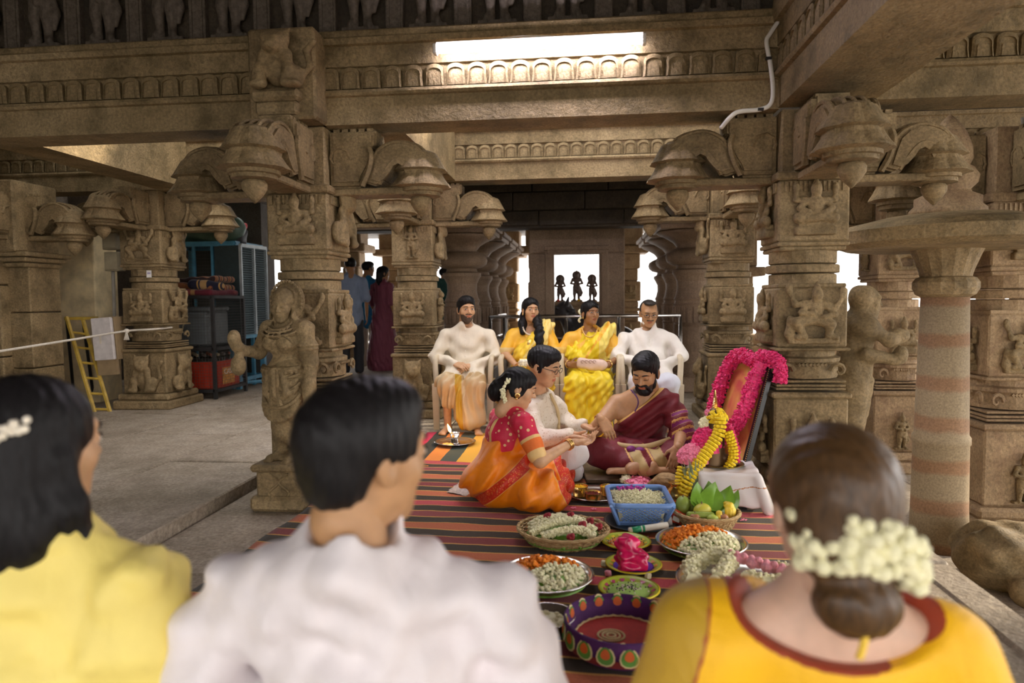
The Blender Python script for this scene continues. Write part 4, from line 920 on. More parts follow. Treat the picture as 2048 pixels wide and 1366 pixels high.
obj('earring', B().lathe([(.0, 0), (.012, .003), (.017, 0), (.012, -.004), (0, -.004)], 14, bC+bR @ V(.083, -.0, -.035)*bs_, bR @ roty(PI/2)).ball(bC+bR @ V(.084, .0, -.056)*bs_, (.008, .008, .008)), GOLD, br, keep=True, smooth=True)
nk = B(); u_ = bR @ V(1, 0, 0); f_ = bR @ V(0, 1, 0)
for a in np.linspace(-PI, PI, 30): nk.ball(BJ['neck']+V(0, 0, -.005)+u_*.066*math.cos(a)+f_*(.075*math.sin(a)+.01)+V(0, 0, -.035*math.sin(a)), .0065, 6, 4)
obj('necklace', nk, GOLD, br, keep=True)
for i in range(3): ring_obj('bangle', BJ['wrR']+norm(BJ['elR']-BJ['wrR'])*(.025+.010*i), BJ['elR']-BJ['wrR'], .030+.0005*i, .0042, GOLD, br)
bl = torso(BJ['pel']+(BJ['chest']-BJ['pel'])*.45, BJ['chest'], BJ['shL'], BJ['shR'], bf, (.135, .135), .8, .05)
slR = BJ['shR']+(BJ['elR']-BJ['shR'])*.82; slL = BJ['shL']+(BJ['elL']-BJ['shL'])*.82
bl += [rc(BJ['shR'], slR, .063, .056, .03), rc(BJ['shL'], slL, .063, .056, .03), el(BJ['chest']+bf*.08, (.09, .09, .075), k=.04), rc(BJ['neck']+V(0, 0, .0), BJ['neck']+V(.02, 0, .09), .062, .07, .01, '-'), rc(BJ['neck']-bf*.03, BJ['neck']-bf*.12+V(0, 0, -.03), .05, .04, .01, '-')]
def bb(P):
    d = norm(BJ['elR']-BJ['shR']); t = (P-BJ['shR']) @ d/np.linalg.norm(BJ['elR']-BJ['shR']); q = P-BJ['shR']-np.outer(t, d)*np.linalg.norm(BJ['elR']-BJ['shR']); near = np.linalg.norm(q, axis=1) < .085
    o = np.interp(t, [.38, .42, .50, .76, .80], [0, .3, .5, .9, 1.0])*near
    sd = norm(BJ['shR']-BJ['shL']); lat = (P-BJ['chest']) @ sd; back = (P-BJ['chest']) @ bf
    return np.maximum(o, np.clip((.017-np.abs(lat-.05))/.008, 0, 1)*.42*(back < -.02)*(o < .05))
cloth(br, 'blouse', bl, .0055, RED, wrinkle(.003, 70, 2), .005, True, bb)
sk = [rc(BJ['pel'], BJ['pel']+(BJ['chest']-BJ['pel'])*.62, .185, .145, .05, flat=(bf, .95)), el(A(1005, 955, 3.98), (.235, .22, .155), k=.06), rc(A(1010, 965, 3.9), A(1098, 985, 3.76), .15, .10, .05), rc(BJ['pel'], A(1115, 950, 4.25), .15, .1, .05), rc(A(1020, 990, 3.9), A(1080, 1000, 3.72), .10, .06, .04),
      rc(A(1105, 985, 3.78), A(1062, 998, 3.68), .08, .055, .03), rc(A(1095, 935, 4.0), A(1135, 975, 3.95), .09, .05, .03), rc(A(1040, 885, 3.95), A(1075, 920, 4.1), .07, .08, .03), halfspace((0, 0, .012), (0, 0, -1))]
def sb(P):
    u = norm(A(1075, 905, 3.85)-A(965, 1000, 3.8)); n = norm(np.cross(u, V(0, 1, 0))); d = (P-A(1020, 955, 3.8)) @ n; cam = P[:, 1] < 4.02
    o = np.clip((.040-np.abs(d))/.016, 0, 1)*.8*cam; e = A(1120, 950, 3.85); nn = norm(V(.8, 0, .35)); d2 = (P-e) @ nn
    return np.maximum(o, np.clip((.042-np.abs(d2-.02))/.016, 0, 1)*.8)
dirs = [norm(np.cross(norm(A(1075, 880, 3.9)-A(955, 985, 3.9)), V(0, 1, 0)))+V(0, .3*i, 0) for i in (-1, 0, 1)]
cloth(br, 'saree', sk, .0064, ORG, lambda x, y, z: wrinkle(.020, 58, 5, dirs)(x, y, z)+wrinkle(.010, 24, 9)(x, y, z), .034, True, sb)
# --- groom
gr = thing('person', 'groom with glasses in ivory brocade kurta sitting beside the bride', 'person', tuple(A(1085, 930, 4.5)[:2])+(0,))
GJ = dict(pel=A(1078, 925, 4.55), chest=A(1080, 848, 4.55), neck=A(1076, 795, 4.52), shR=A(1058, 822, 4.36), shL=A(1108, 812, 4.75), elR=A(1072, 882, 4.24), wrR=A(1146, 868, 4.22), elL=A(1140, 852, 4.72), wrL=A(1168, 852, 4.5))
gf = norm(V(.95, -.3, 0)); gC = A(1087, 733, 4.46); gR = HR_(-PI/2-.38, -.30, .05); gs = 1.05
hR = hand_prims(GJ['wrR'], V(.97, -.12, -.1), V(.1, .2, 1), 1, .3, 1.0); hL = hand_prims(GJ['wrL'], V(.75, -.6, -.12), V(.0, .2, 1), -1, .3, 1.0)
body = torso(GJ['pel'], GJ['chest'], GJ['shL'], GJ['shR'], gf, (.12, .12), .7, .042)+limb(GJ['shR'], GJ['elR'], GJ['wrR'], (.045, .038, .036, .026))+limb(GJ['shL'], GJ['elL'], GJ['wrL'], (.045, .038, .036, .026))
make_body(gr, body+[rc(GJ['neck'], gC+gR @ V(0, -.03, -.06), .056, .054, .02)], gC, gR, gs, SK_L, [hR, hL], .012, .004, False, 0, True); add_face(gr, gC, gR, gs, True, (0, -1), 1.1, closed=True)
hair_obj(gr, hair_prims(gC, gR, gs, 'short'), .0038, HR, True, 3); glasses(gr, gC, gR, gs, True, BLKM)
k = torso(GJ['pel'], GJ['chest'], GJ['shL'], GJ['shR'], gf, (.165, .155), .78, .06)+limb(GJ['shR'], GJ['elR'], GJ['wrR']+norm(GJ['elR']-GJ['wrR'])*.03, (.07, .06, .06, .05))+limb(GJ['shL'], GJ['elL'], GJ['wrL']+norm(GJ['elL']-GJ['wrL'])*.03, (.07, .06, .06, .048))
k += [rc(GJ['pel'], A(1115, 915, 4.35), .15, .12, .05), rc(GJ['neck']+V(0, 0, -.02), GJ['neck']+V(.012, 0, .055), .08, .068, .02), rc(GJ['neck'], GJ['neck']+V(.02, 0, .15), .058, .058, .006, '-')]
cloth(gr, 'kurta', k, .0066, IVORY, wrinkle(.010, 66, 8, [(.5, .3, .8), (-.7, .2, .6)]), .016, True)
pk = B(); a0 = GJ['neck']+gf*.085+V(0, 0, .03); a1 = GJ['chest']+gf*.135+V(0, 0, .0); a2 = GJ['pel']+gf*.15+V(0, 0, .1)
obj('placket', B().tube(catmull([a0, (a0+a1)/2+gf*.02, a1, a2], 5), .012, 6), fabric('gold_edging', [(0, (.6, .45, .22))], .5), gr, keep=True, smooth=True)
tr = [rc(GJ['pel'], A(1150, 905, 4.3), .10, .08, .04), rc(A(1150, 905, 4.3), A(1108, 945, 4.32), .08, .06, .04), rc(GJ['pel'], A(1140, 905, 4.75), .10, .08, .04), rc(A(1140, 905, 4.75), A(1150, 945, 4.4), .07, .05, .04), halfspace((0, 0, .012), (0, 0, -1))]
cloth(gr, 'trousers', tr, .007, TROU, wrinkle(.008, 60, 4), .012, True)
ring_obj('bracelet', GJ['wrL']+norm(GJ['elL']-GJ['wrL'])*.012, GJ['elL']-GJ['wrL'], .034, .006, BLKM, gr); ring_obj('watch', GJ['wrR']+norm(GJ['elR']-GJ['wrR'])*.004, GJ['elR']-GJ['wrR'], .031, .006, simple('dark_cord', (.1, .08, .06)), gr)
# --- priest
pr = thing('person', 'bearded priest in maroon robe with one bare shoulder', 'person', tuple(A(1280, 915, 4.7)[:2])+(.05,))
PJ = dict(pel=A(1278, 905, 4.78), chest=A(1282, 835, 4.78), neck=A(1290, 790, 4.72), shR=A(1233, 806, 4.74), shL=A(1338, 806, 4.68), elR=A(1192, 858, 4.6), wrR=A(1202, 838, 4.36), elL=A(1364, 862, 4.58), wrL=A(1356, 893, 4.38))
pf = norm(V(-.25, -.97, 0)); pC = A(1291, 745, 4.6); pR = HR_(PI-.42, -.42, -.05); ps = 1.08
hR = hand_prims(PJ['wrR'], V(.35, -.25, -.55), V(-.2, .9, -.2), 1, .35, 1.0, thumb_in=.3); hL = hand_prims(PJ['wrL'], V(-.25, -.25, -.75), V(-.3, .6, -.6), -1, .25, 1.0)
LEG = [rc(PJ['pel'], A(1198, 905, 4.52), .085, .06), rc(A(1198, 905, 4.52), A(1300, 938, 4.36), .055, .035), rc(PJ['pel'], A(1352, 910, 4.5), .085, .06), rc(A(1352, 910, 4.5), A(1260, 938, 4.36), .055, .035)]
body = torso(PJ['pel'], PJ['chest'], PJ['shL'], PJ['shR'], pf, (.15, .15), .74, .052)+limb(PJ['shR'], PJ['elR'], PJ['wrR'], (.057, .05, .047, .03))+limb(PJ['shL'], PJ['elL'], PJ['wrL'], (.055, .048, .046, .03))+LEG
body += [el(PJ['chest']+pf*.07+V(q*.075, 0, .02), (.08, .05, .06), k=.05) for q in (-1, 1)]+[rc(PJ['neck'], pC+pR @ V(0, -.03, -.06), .06, .056, .02)]
ft = foot(A(1305, 932, 4.36), A(1342, 940, 4.38), 1.0)+foot(A(1262, 932, 4.38), A(1222, 942, 4.36), 1.0)
make_body(pr, body, pC, pR, ps, SK_M, [hR, hL], .011, .0042, False, 1, True, feet=ft); add_face(pr, pC, pR, ps, True, (0, -1), 1.25, closed=True)
hair_obj(pr, hair_prims(pC, pR, ps, 'short'), .0038, HR, True, 6)
def pp(*q): return pC+pR @ (np.array(q)*ps)
bd = [el(pp(0, .045, -.092), V(.052, .055, .042)*ps, pR, .01), el(pp(-.055, .02, -.055), V(.014, .03, .04)*ps, pR, .015), el(pp(.055, .02, -.055), V(.014, .03, .04)*ps, pR, .015), rc(pp(-.028, .09, -.043), pp(0, .1, -.039), .006*ps, .008*ps, .006), rc(pp(.028, .09, -.043), pp(0, .1, -.039), .006*ps, .008*ps, .006), rc(pp(.03, .088, -.045), pp(.04, .07, -.075), .008, .012, .01), rc(pp(-.03, .088, -.045), pp(-.04, .07, -.075), .008, .012, .01),
      el(pp(0, .1, -.054), V(.02, .03, .009)*ps, pR, .004, '-')]
obj('beard', to_mesh('beard', [sdf(bd, .0038, wrinkle(.002, 300, 4), .004)]), HR, pr, keep=True)
P0 = A(1285, 808, 4.6); pn = norm(V(-.62, .05, .78))
rob = torso(PJ['pel'], PJ['chest'], PJ['shL'], PJ['shR'], pf, (.18, .172), .8, .07)+[el(PJ['chest']+pf*.075+V(q*.075, 0, .02), (.09, .06, .07), k=.05) for q in (-1, 1)]
rob += limb(PJ['shL'], PJ['elL'], PJ['elL']+V(0, 0, -.02), (.078, .085, .085, .085))+[halfspace(P0, pn, .008)]
def rb(P):
    d = (P-P0) @ pn; o = np.clip((d+.024)/.012, 0, 1)*.42; dd = norm(PJ['elL']-PJ['shL']); t = (P-PJ['shL']) @ dd
    arm = (P[:, 0] > PJ['shL'][0]-.0) & (t > .04); return np.where(arm & (np.abs(((t*60) % 4)-1.2) < .5) & (t > .09), .4, np.where(arm & (np.abs(((t*60) % 4)-2.6) < .8) & (t > .09), .6, o))
cloth(pr, 'robe', rob, .0066, MAR, wrinkle(.012, 75, 3, [(-.62, .1, .78), (-.4, .2, .9)]), .018, True, rb)
dh = [rc(PJ['pel'], A(1200, 905, 4.53), .13, .095, .05), rc(A(1200, 905, 4.53), A(1285, 932, 4.40), .09, .065, .05), rc(PJ['pel'], A(1350, 908, 4.52), .13, .09, .05), rc(A(1350, 908, 4.52), A(1290, 930, 4.42), .085, .06, .05), rc(PJ['pel'], A(1280, 915, 4.5), .13, .09, .05), halfspace((0, 0, .06), (0, 0, -1))]
def db(P):
    a = A(1268, 925, 4.35); n1 = norm(V(.8, 0, .45)); d = (P-a) @ n1; a2 = A(1310, 922, 4.35); n2 = norm(V(.8, 0, .5)); d2 = (P-a2) @ n2; fr = (P[:, 1] < 4.52) & (P[:, 2] < .26)
    return np.where(fr & (((d > 0) & (d < .07)) | ((d2 > 0) & (d2 < .07))), .8, np.where(fr & ((np.abs(d+.008) < .008) | (np.abs(d2+.008) < .008)), .4, 0))
cloth(pr, 'dhoti', dh, .006, MAR, wrinkle(.009, 55, 7), .013, True, db)
obj('waist_sash', B().tube(catmull([A(1222, 882, 4.62), A(1245, 891, 4.50), A(1290, 893, 4.47), A(1330, 882, 4.52), A(1352, 872, 4.6)], 5), .018, 8), fabric('sash', [(0, (.5, .36, .16))], .6), pr, keep=True, smooth=True)
obj('sash_knot', B().ball(A(1262, 898, 4.44), (.03, .025, .022)).ball(A(1280, 900, 4.44), (.03, .025, .02)).box(A(1270, 915, 4.42), (.018, .01, .045), roty(.2)), fabric('purple_sash', [(0, (.2, .02, .16))], .5), pr, keep=True, smooth=True)
th = B()
for i in range(40):
    t = i/39; th.ball(A(1262+10*math.sin(t*PI)+8*t, 780+42*t, 4.6-.04*math.sin(t*PI)), .0055, 5, 4)
obj('bead_string', th, simple('purple_bead', (.12, .05, .16), .4), pr, keep=True); ring_obj('armlet', PJ['shR']+(PJ['elR']-PJ['shR'])*.72, PJ['elR']-PJ['shR'], .056, .006, GOLD, pr)
obj('seat_plank_part', None) if False else None
pk = thing('seat_plank', 'low wooden plank seat beneath the priest', 'plank', tuple(A(1275, 930, 4.55)[:2])+(0,), .1)
WOOD = simple('dark_wood', (.13, .085, .045), .6, var=.35, vs_=18)
obj('board', B().box((0, .1, .035), (.36, .28, .014), ch=.005), WOOD, pk)
for s in (-1, 1): obj('foot', B().box((s*.28, .1, .011), (.03, .26, .0105)), WOOD, pk)

# ------------------------------------------------------------------ the three onlookers seen from behind
FG1 = fabric('lilac_white_kurta', [(0, (.80, .74, .75))], .7); FG2 = fabric('lemon_kurta', [(0, (.90, .73, .20))], .55, sheen=.3)
FG3 = fabric('marigold_saree', [(0, (.93, .50, .002)), (.3, (.36, .05, .015)), (.5, (.52, .31, .015)), (.8, (.93, .50, .002))], .55, sheen=.2)
def kneel(x, y, w=.1, fx=0.0):
    p = V(x, y+.02, .24); return p, [rc(p, V(x+q*.12, y+.42, .12), .12, .08, .05) for q in (-1, 1)]+[rc(V(x+q*.12, y+.42, .09), V(x+q*.08, y-.02, .07), .075, .05, .03) for q in (-1, 1)]
def onlooker(label, C, R, s, skin, hairm, hprims, sh, el_, nb0, lean=0.0):
    r = thing('person', label, 'person', (float(C[0]), float(C[1])+.05, 0)); pel, leg = kneel(float(C[0])+lean, float(C[1])+.02)
    neck = C+V(0, -.02, -.155)*s; nb = (sh[0]+sh[1])/2+V(0, 0, .05) if nb0 is None else nb0; chest = (sh[0]+sh[1])/2*.7+pel*.3
    body = torso(pel, chest, sh[0], sh[1], FY, (.13, .14), .7, .045)+[rc(nb+V(0, 0, -.02), C+R @ V(0, -.03, -.06), .062*s, .055*s, .03)]
    wr = [e+V((.1 if i == 0 else -.1), .2, -.05) for i, e in enumerate(el_)]
    for i in (0, 1): body += limb(sh[i], el_[i], wr[i], (.045, .04, .038, .027))
    hands = [hand_prims(wr[0], V(.5, .8, -.3), V(0, 0, -1), -1, .3), hand_prims(wr[1], V(-.5, .8, -.3), V(0, 0, -1), 1, .3)]
    make_body(r, body+leg, C, R, s, skin, hands, .012, .0052, keep=True, nk=(-.032, -.10), feet=foot(V(pel[0]-.08, pel[1]-.06, .06), V(pel[0]-.08, pel[1]-.2, .03))+foot(V(pel[0]+.08, pel[1]-.06, .06), V(pel[0]+.08, pel[1]-.2, .03)))
    hair_obj(r, hprims, .005, hairm, True); return r, pel, chest, neck, nb, leg, wr
# man in the middle
C = A(733, 912, 1.14); R = HR_(-.72, -.08); s = 1.04; sh = [A(455, 1210, 1.14), A(1005, 1215, 1.2)]; e_ = [A(372, 1480, 1.12), A(1085, 1490, 1.2)]
hp = hair_prims(C, R, s, 'short')[:2]+[el(C+R @ V(0, -.02, .03)*s, V(.087, .108, .095)*s, R, .02), el(C+R @ V(0, -.06, -.03)*s, V(.068, .05, .055)*s, R, .03), el(C+R @ V(0, .12, -.02)*s, V(.075, .075, .09)*s, R, .012, '-'), bx(C+R @ V(0, .05, -.12)*s, V(.2, .075, .115)*s, R, .01, .015, '-'), bx(C+R @ V(0, -.05, -.195)*s, V(.2, .2, .1)*s, R, .01, .02, '-')]
r, pel, chest, neck, nb, leg, wr = onlooker('man with cropped black hair in pale kurta seen from behind, foreground centre', C, R, s, SK_M, HR, hp, sh, e_, A(702, 1118, 1.105))
add_face(r, C, R, s, True)
k = torso(pel, chest, sh[0], sh[1], FY, (.19, .19), .72, .062, .06)+[rc(chest, nb, .15, .10, .06, flat=(FY, .75))]
for i in (0, 1): k += limb(sh[i], e_[i], wr[i], (.078, .07, .065, .05), .03)
k += leg+[rc(pel, pel+V(0, .1, -.1), .2, .22, .06)]
k += [rc(nb+V(0, 0, -.05), sh[0]*.8+nb*.2+V(0, 0, .0), .075, .066, .05), rc(nb+V(0, 0, -.05), sh[1]*.8+nb*.2, .075, .066, .05), rc(nb+V(.0, -.005, -.03), nb+V(.008, .005, .03), .104, .092, .012), rc(nb+V(.006, .004, .088), nb+V(.02, .02, .2), .080, .09, .006, '-'), halfspace((0, 0, .01), (0, 0, -1))]
cloth(r, 'kurta', k, .0105, FG1, lambda x, y, z: wrinkle(.014, 40, 3, [(.7, .1, .6), (-.5, .1, .8), (.2, .1, 1)])(x, y, z)+wrinkle(.008, 75, 12, [(.3, 0, 1), (-.6, 0, .8)])(x, y, z), .028, True)
# woman at right
C = A(1658, 1012, 1.13); R = HR_(.05, -.10); s = 1.06; sh = [A(1408, 1275, 1.12), A(1895, 1300, 1.12)]; e_ = [A(1300, 1540, 1.1), A(2000, 1560, 1.1)]
def hq(*q): return C+R @ (np.array(q)*s)
hp = [el(hq(0, -.018, .035), V(.09, .108, .094)*s, R), el(hq(0, -.06, -.03), V(.075, .06, .08)*s, R, .03), el(hq(.004, -.078, -.118), V(.060, .048, .05)*s, R, .015), el(hq(0, .12, -.02), V(.075, .075, .12)*s, R, .012, '-'), rc(hq(0, .05, -.2), hq(0, .06, -.03), .055, .05, .01, '-')]
r, pel, chest, neck, nb, leg, wr = onlooker('woman with jasmine covered bun in marigold saree seen from behind, foreground right', C, R, s, SK_P, HRB, hp, sh, e_, None)
jf = B()
for i in range(230):
    a = RNG.uniform(-1.2, 1.35); w = RNG.normal(size=3)*V(.007, .008, .02); q = V(.084*math.sin(a)+.012, -.118+.06*abs(math.sin(a))**1.8, -.05-.018*math.sin(a)+.018*math.cos(a*1.4))+np.clip(w, -.034, .034)
    jf.ball(hq(*q), RNG.uniform(.009, .0145), 7, 5)
obj('jasmine_garland', jf, JAS, r, keep=True, smooth=True)
k = torso(pel, chest, sh[0], sh[1], FY, (.175, .175), .74, .06, .06)+[rc(chest, nb, .14, .09, .05, flat=(FY, .75))]
for i in (0, 1): k += [rc(sh[i], sh[i]*.45+e_[i]*.55, .073, .075, .03)]
k += leg+[rc(pel, pel+V(0, .1, -.1), .2, .22, .06), rc(sh[0]+V(-.0, .0, .005), pel+V(-.17, -.04, .1), .085, .11, .04)]
nbk = (A(1560, 1225, .95)+A(1830, 1225, .95))/2
k += [el(A(1690, 1222, 1.05), (.158, .17, .078), roty(.05), .008, '-'), rc(nb+V(0, .02, 0), nb+V(0, .05, .16), .085, .09, .01, '-'), halfspace((0, 0, .01), (0, 0, -1))]
def fb(P):
    a = A(1448, 1185, 1.02); b = A(1392, 1366, 1.02); u = norm(b-a); n = norm(np.cross(u, V(0, 1, 0))); d = (P-a) @ n; d = d if (A(1300, 1280, 1.02)-a) @ n > 0 else -d
    ee = np.sqrt(((P[:, 0]-A(1690, 1222, 1.05)[0])/.158)**2+((P[:, 2]-A(1690, 1222, 1.05)[2])/.078)**2); bk = P[:, 1] < 1.16
    band = np.clip((.052-np.abs(d-.044))/.011, 0, 1)*.65*bk; return np.maximum(band, np.clip((1.085-ee)/.07, 0, 1)*.42*bk)
cloth(r, 'saree', k, .009, FG3, lambda x, y, z: wrinkle(.004, 40, 7)(x, y, z), .008, True, fb)
obj('blouse_tie', B().tube(catmull([A(1722, 1222, 1.02), A(1732, 1250, 1.01), A(1728, 1285, 1.0), A(1718, 1318, .995)], 5), .006, 6), fabric('tie_gold', [(0, (.85, .55, .05))], .5), r, keep=True, smooth=True)
# woman at left
C = A(72, 895, 1.12); R = HR_(-.32, -.05); s = 1.02; sh = [A(-150, 1180, 1.1), A(258, 1175, 1.12)]; e_ = [A(-210, 1450, 1.1), A(318, 1400, 1.12)]
hp = [el(hq2, rr, R, kk) for hq2, rr, kk in ((C+R @ V(0, -.018, .036)*s, V(.092, .11, .096)*s, .02), (C+R @ V(0, -.06, -.06)*s, V(.09, .07, .12)*s, .04), (C+R @ V(.035, -.05, -.13)*s, V(.07, .055, .075)*s, .03))]
hp += chain([C+R @ V(.075, -.01, -.02), C+R @ V(.085, -.0, -.1), C+R @ V(.09, .02, -.17), C+R @ V(.06, .02, -.21)], [.03, .03, .024, .012], .03)+chain([C+R @ V(.02, -.09, -.12), C+R @ V(.03, -.1, -.19), C+R @ V(.06, -.085, -.235)], [.03, .022, .01], .02)+chain([C+R @ V(-.03, -.09, -.12), C+R @ V(-.02, -.1, -.2), C+R @ V(-.04, -.09, -.25)], [.04, .03, .01], .02)
hp += [el(C+R @ V(0, .118, -.03)*s, V(.07, .07, .12)*s, R, .012, '-')]
r, pel, chest, neck, nb, leg, wr = onlooker('woman with dark wavy hair and pearl clip in lemon kurta seen from behind, foreground left', C, R, s, SK_L, HR, hp, sh, e_, None)
add_face(r, C, R, s, True)
pcl = B()
for i in range(22):
    t = i/21; pcl.ball(A(-14+64*t+RNG.normal()*4, 872-26*t+RNG.normal()*7, 1.0), RNG.uniform(.004, .0075), 6, 5)
obj('pearl_clip', pcl, simple('clip_pearl', (.9, .8, .65), .2), r, keep=True, smooth=True)
k = torso(pel, chest, sh[0], sh[1], FY, (.20, .19), .74, .065, .06)+[rc(chest, nb, .15, .10, .06, flat=(FY, .75)), rc(nb+V(0, 0, .02), nb+V(.02, .02, .16), .075, .085, .01, '-')]
for i in (0, 1): k += limb(sh[i], e_[i], wr[i], (.085, .08, .07, .055), .03)
k += leg+[rc(pel, pel+V(0, .1, -.1), .2, .22, .06), halfspace((0, 0, .01), (0, 0, -1))]
cloth(r, 'kurta', k, .0105, FG2, lambda x, y, z: wrinkle(.015, 42, 5, [(.5, .1, .8), (-.6, .1, .7)])(x, y, z)+wrinkle(.007, 80, 2)(x, y, z), .028, True)

# ------------------------------------------------------------------ visitors standing at the back
def visitor(label, px, Y, h, face, shirt, lower, skin=SK_M, dress=False, hy=0.0, bald=False):
    r = thing('person', label, 'person', (XW(px, Y), Y, .07), face); k = h/1.72
    C = V(0, .03, 1.605)*k; R = HR_(hy, -.05); sh = {'R': V(.18, 0, 1.38)*k, 'L': V(-.18, 0, 1.38)*k}; J = {}
    for q, sg in (('R', 1), ('L', -1)): J['el'+q] = V(sg*.23, -.02, 1.10)*k; J['wr'+q] = V(sg*.22, .08, .86)*k
    body = torso(V(0, 0, .95)*k, V(0, 0, 1.22)*k, sh['L'], sh['R'], FY, (.12, .13), .66, .042)+[rc(V(0, 0, 1.4)*k, C+V(0, -.02, -.06), .056, .05)]
    for q in 'RL': body += limb(sh[q], J['el'+q], J['wr'+q], (.045, .038, .036, .026))
    ft = []
    for sg in (-1, 1): body += [rc(V(sg*.09, 0, .9)*k, V(sg*.1, .01, .48)*k, .07, .055), rc(V(sg*.1, .01, .48)*k, V(sg*.1, -.02, .08)*k, .05, .035)]; ft += foot(V(sg*.1, -.02, .075), V(sg*.11, .13, .03))
    make_body(r, body, C, R, 1.0*k, skin, [hand_prims(J['wr'+q], V(0, .2, -1), V(-1 if q == 'R' else 1, 0, 0), 1 if q == 'R' else -1, .3) for q in 'RL'], .018, .008, keep=False, feet=ft, fvox=.012)
    hp = hair_prims(C, R, k, 'bald' if bald else ('short' if not dress else 'plain'))
    if dress: hp += chain([C+V(0, -.09, .0), C+V(.0, -.1, -.12), C+V(0, -.09, -.2)], [.055, .05, .02], .03)
    hair_obj(r, hp, .008, HR)
    t = torso(V(0, 0, .86)*k, V(0, 0, 1.2)*k, sh['L'], sh['R'], FY, (.175, .165), .7, .058)
    for q in 'RL': t += [rc(sh[q], sh[q]+(J['el'+q]-sh[q])*.9, .066, .07, .02)]
    cloth(r, 'dress' if dress else 'shirt', t+([rc(V(0, 0, .95)*k, V(0, 0, .2)*k, .16, .27, .05), rc(V(0, 0, .2)*k, V(0, 0, .12)*k, .27, .26, .05)] if dress else [rc(V(0, 0, .9)*k, V(0, 0, .80)*k, .18, .18, .03, flat=(FY, .7))]), .012, shirt, wrinkle(.007, 60, int(px)) if not dress else wrinkle(.012, 90, 4, [(1, .2, 0), (.3, 1, 0)]), .014)
    if not dress:
        d = [rc(V(0, 0, .92)*k, V(0, 0, .86)*k, .155, .16, .04, flat=(FY, .72))]
        for sg in (-1, 1): d += [rc(V(sg*.09, 0, .88)*k, V(sg*.1, .01, .48)*k, .09, .08, .03), rc(V(sg*.1, .01, .48)*k, V(sg*.1, -.01, .07)*k, .08, .07, .03)]
        cloth(r, 'trousers', d, .013, lower, wrinkle(.006, 50, 3), .01)
    return r
visitor('man in grey blue shirt and black trousers standing with his back turned', 704, 10.3, 1.80, .25, fabric('grey_blue_shirt', [(0, (.22, .27, .38))]), fabric('black_trousers', [(0, (.02, .02, .025))]), SK_D, hy=.3)
visitor('man in bright blue shirt and beige trousers standing in the back', 738, 11.4, 1.80, -.35, fabric('bright_blue_shirt', [(0, (.02, .25, .55))]), fabric('beige_trousers', [(0, (.50, .42, .33))]), SK_D, hy=-.4)
visitor('woman in maroon pleated dress standing in the back', 767, 11.0, 1.70, -.5, fabric('maroon_dress', [(0, (.22, .05, .08))]), None, SK_D, True, -.5)
visitor('man in dark green shirt standing behind the slender pillar', 868, 11.2, 1.78, .1, fabric('dark_green_shirt', [(0, (.015, .08, .07))]), fabric('tan_trousers', [(0, (.45, .34, .22))]), SK_M, bald=True)
visitor('man in patterned shirt standing behind the man in green', 890, 12.3, 1.72, -.7, fabric('patterned_shirt', [(0, (.12, .12, .06))], thread=((.5, .3, .1), .3), tscale=20.), fabric('navy_trousers', [(0, (.03, .05, .12))]), SK_M, hy=-.4)
# ================================================================== RUGS AND OFFERINGS
def stripe_mat(name, axis, period, stops, wob=.02, line=None):
    m, t, bs = nt(name); v = coord(t); sp = t.nodes.new('ShaderNodeSeparateXYZ'); lk(t, v, sp.inputs[0])
    u = math_(t, 'ADD', sp.outputs[axis], math_(t, 'MULTIPLY', math_(t, 'SUBTRACT', noise(t, v, 3.0, 3), .5), wob))
    f = math_(t, 'FRACT', math_(t, 'DIVIDE', u, period)); c = ramp(t, f, stops, 'CONSTANT')
    w = noise(t, coord(t, scale=(1, 1, 1)), 220, 2); c = mix(t, .35, c, ramp(t, w, [(.3, (.2, .2, .2)), (.7, (.8, .8, .8))]), 'OVERLAY')
    lk(t, c, bs.inputs['Base Color']); bs.inputs['Roughness'].default_value = .9; bs.inputs['Sheen Weight'].default_value = .1; bs.inputs['Specular IOR Level'].default_value = .2; bump(t, bs, w, .35, .004); return m
K_, OR, MR, PK, GLD = (.045, .033, .022), (.48, .13, .055), (.20, .035, .038), (.50, .07, .085), (.62, .32, .08)
seq = [K_, MR, K_, OR, K_, (.26, .055, .06), K_, PK, K_, OR]; st = []; n = len(seq)
for i, c in enumerate(seq): st += [(i/n, GLD), (i/n+.010, c)]
CARP = stripe_mat('striped_dhurrie', 1, .98, st, .05)
def rug(name, label, x0, x1, y0, y1, mat, rz, wav, th=.012, nx=60, ny=60, seed=3, fold=None):
    c = V((x0+x1)/2, (y0+y1)/2, 0); b = B(); w = wrinkle(wav, 9, seed)
    def top(u, v):
        x, y = (u-.5)*(x1-x0), (v-.5)*(y1-y0); z = th+abs(float(w(x, y, 0)))
        if fold: z += fold(u, v)
        return (x+.02*math.sin(7*v*3), y+.012*math.sin(u*14), z)
    b.grid(top, nx, ny); k = b.n; b.grid(lambda u, v: (top(1-u, v)[0], top(1-u, v)[1], .002), nx, ny)
    for i in range(nx-1):                                     # hem all round
        b.f.append((i+1, i, k+nx-1-i, k+nx-2-i)); j = (ny-1)*nx; b.f.append((j+i, j+i+1, k+j+nx-2-i, k+j+nx-1-i))
    for j in range(ny-1):
        b.f.append((j*nx, (j+1)*nx, k+(j+1)*nx+nx-1, k+j*nx+nx-1)); b.f.append(((j+1)*nx+nx-1, j*nx+nx-1, k+j*nx, k+(j+1)*nx))
    return obj(name, b, mat, None, label, 'rug', loc=(c[0], c[1], 0), rz=rz, smooth=True)
rug('striped_rug', 'brown and maroon striped dhurrie rug under the couple and offerings', -1.60, .98, 1.35, 4.86, CARP, -.055, .004, fold=lambda u, v: .06*math.exp(-((u-.02)/.05)**2)*max(0, math.sin(v*9+1))*(v > .35)*(v < .75))
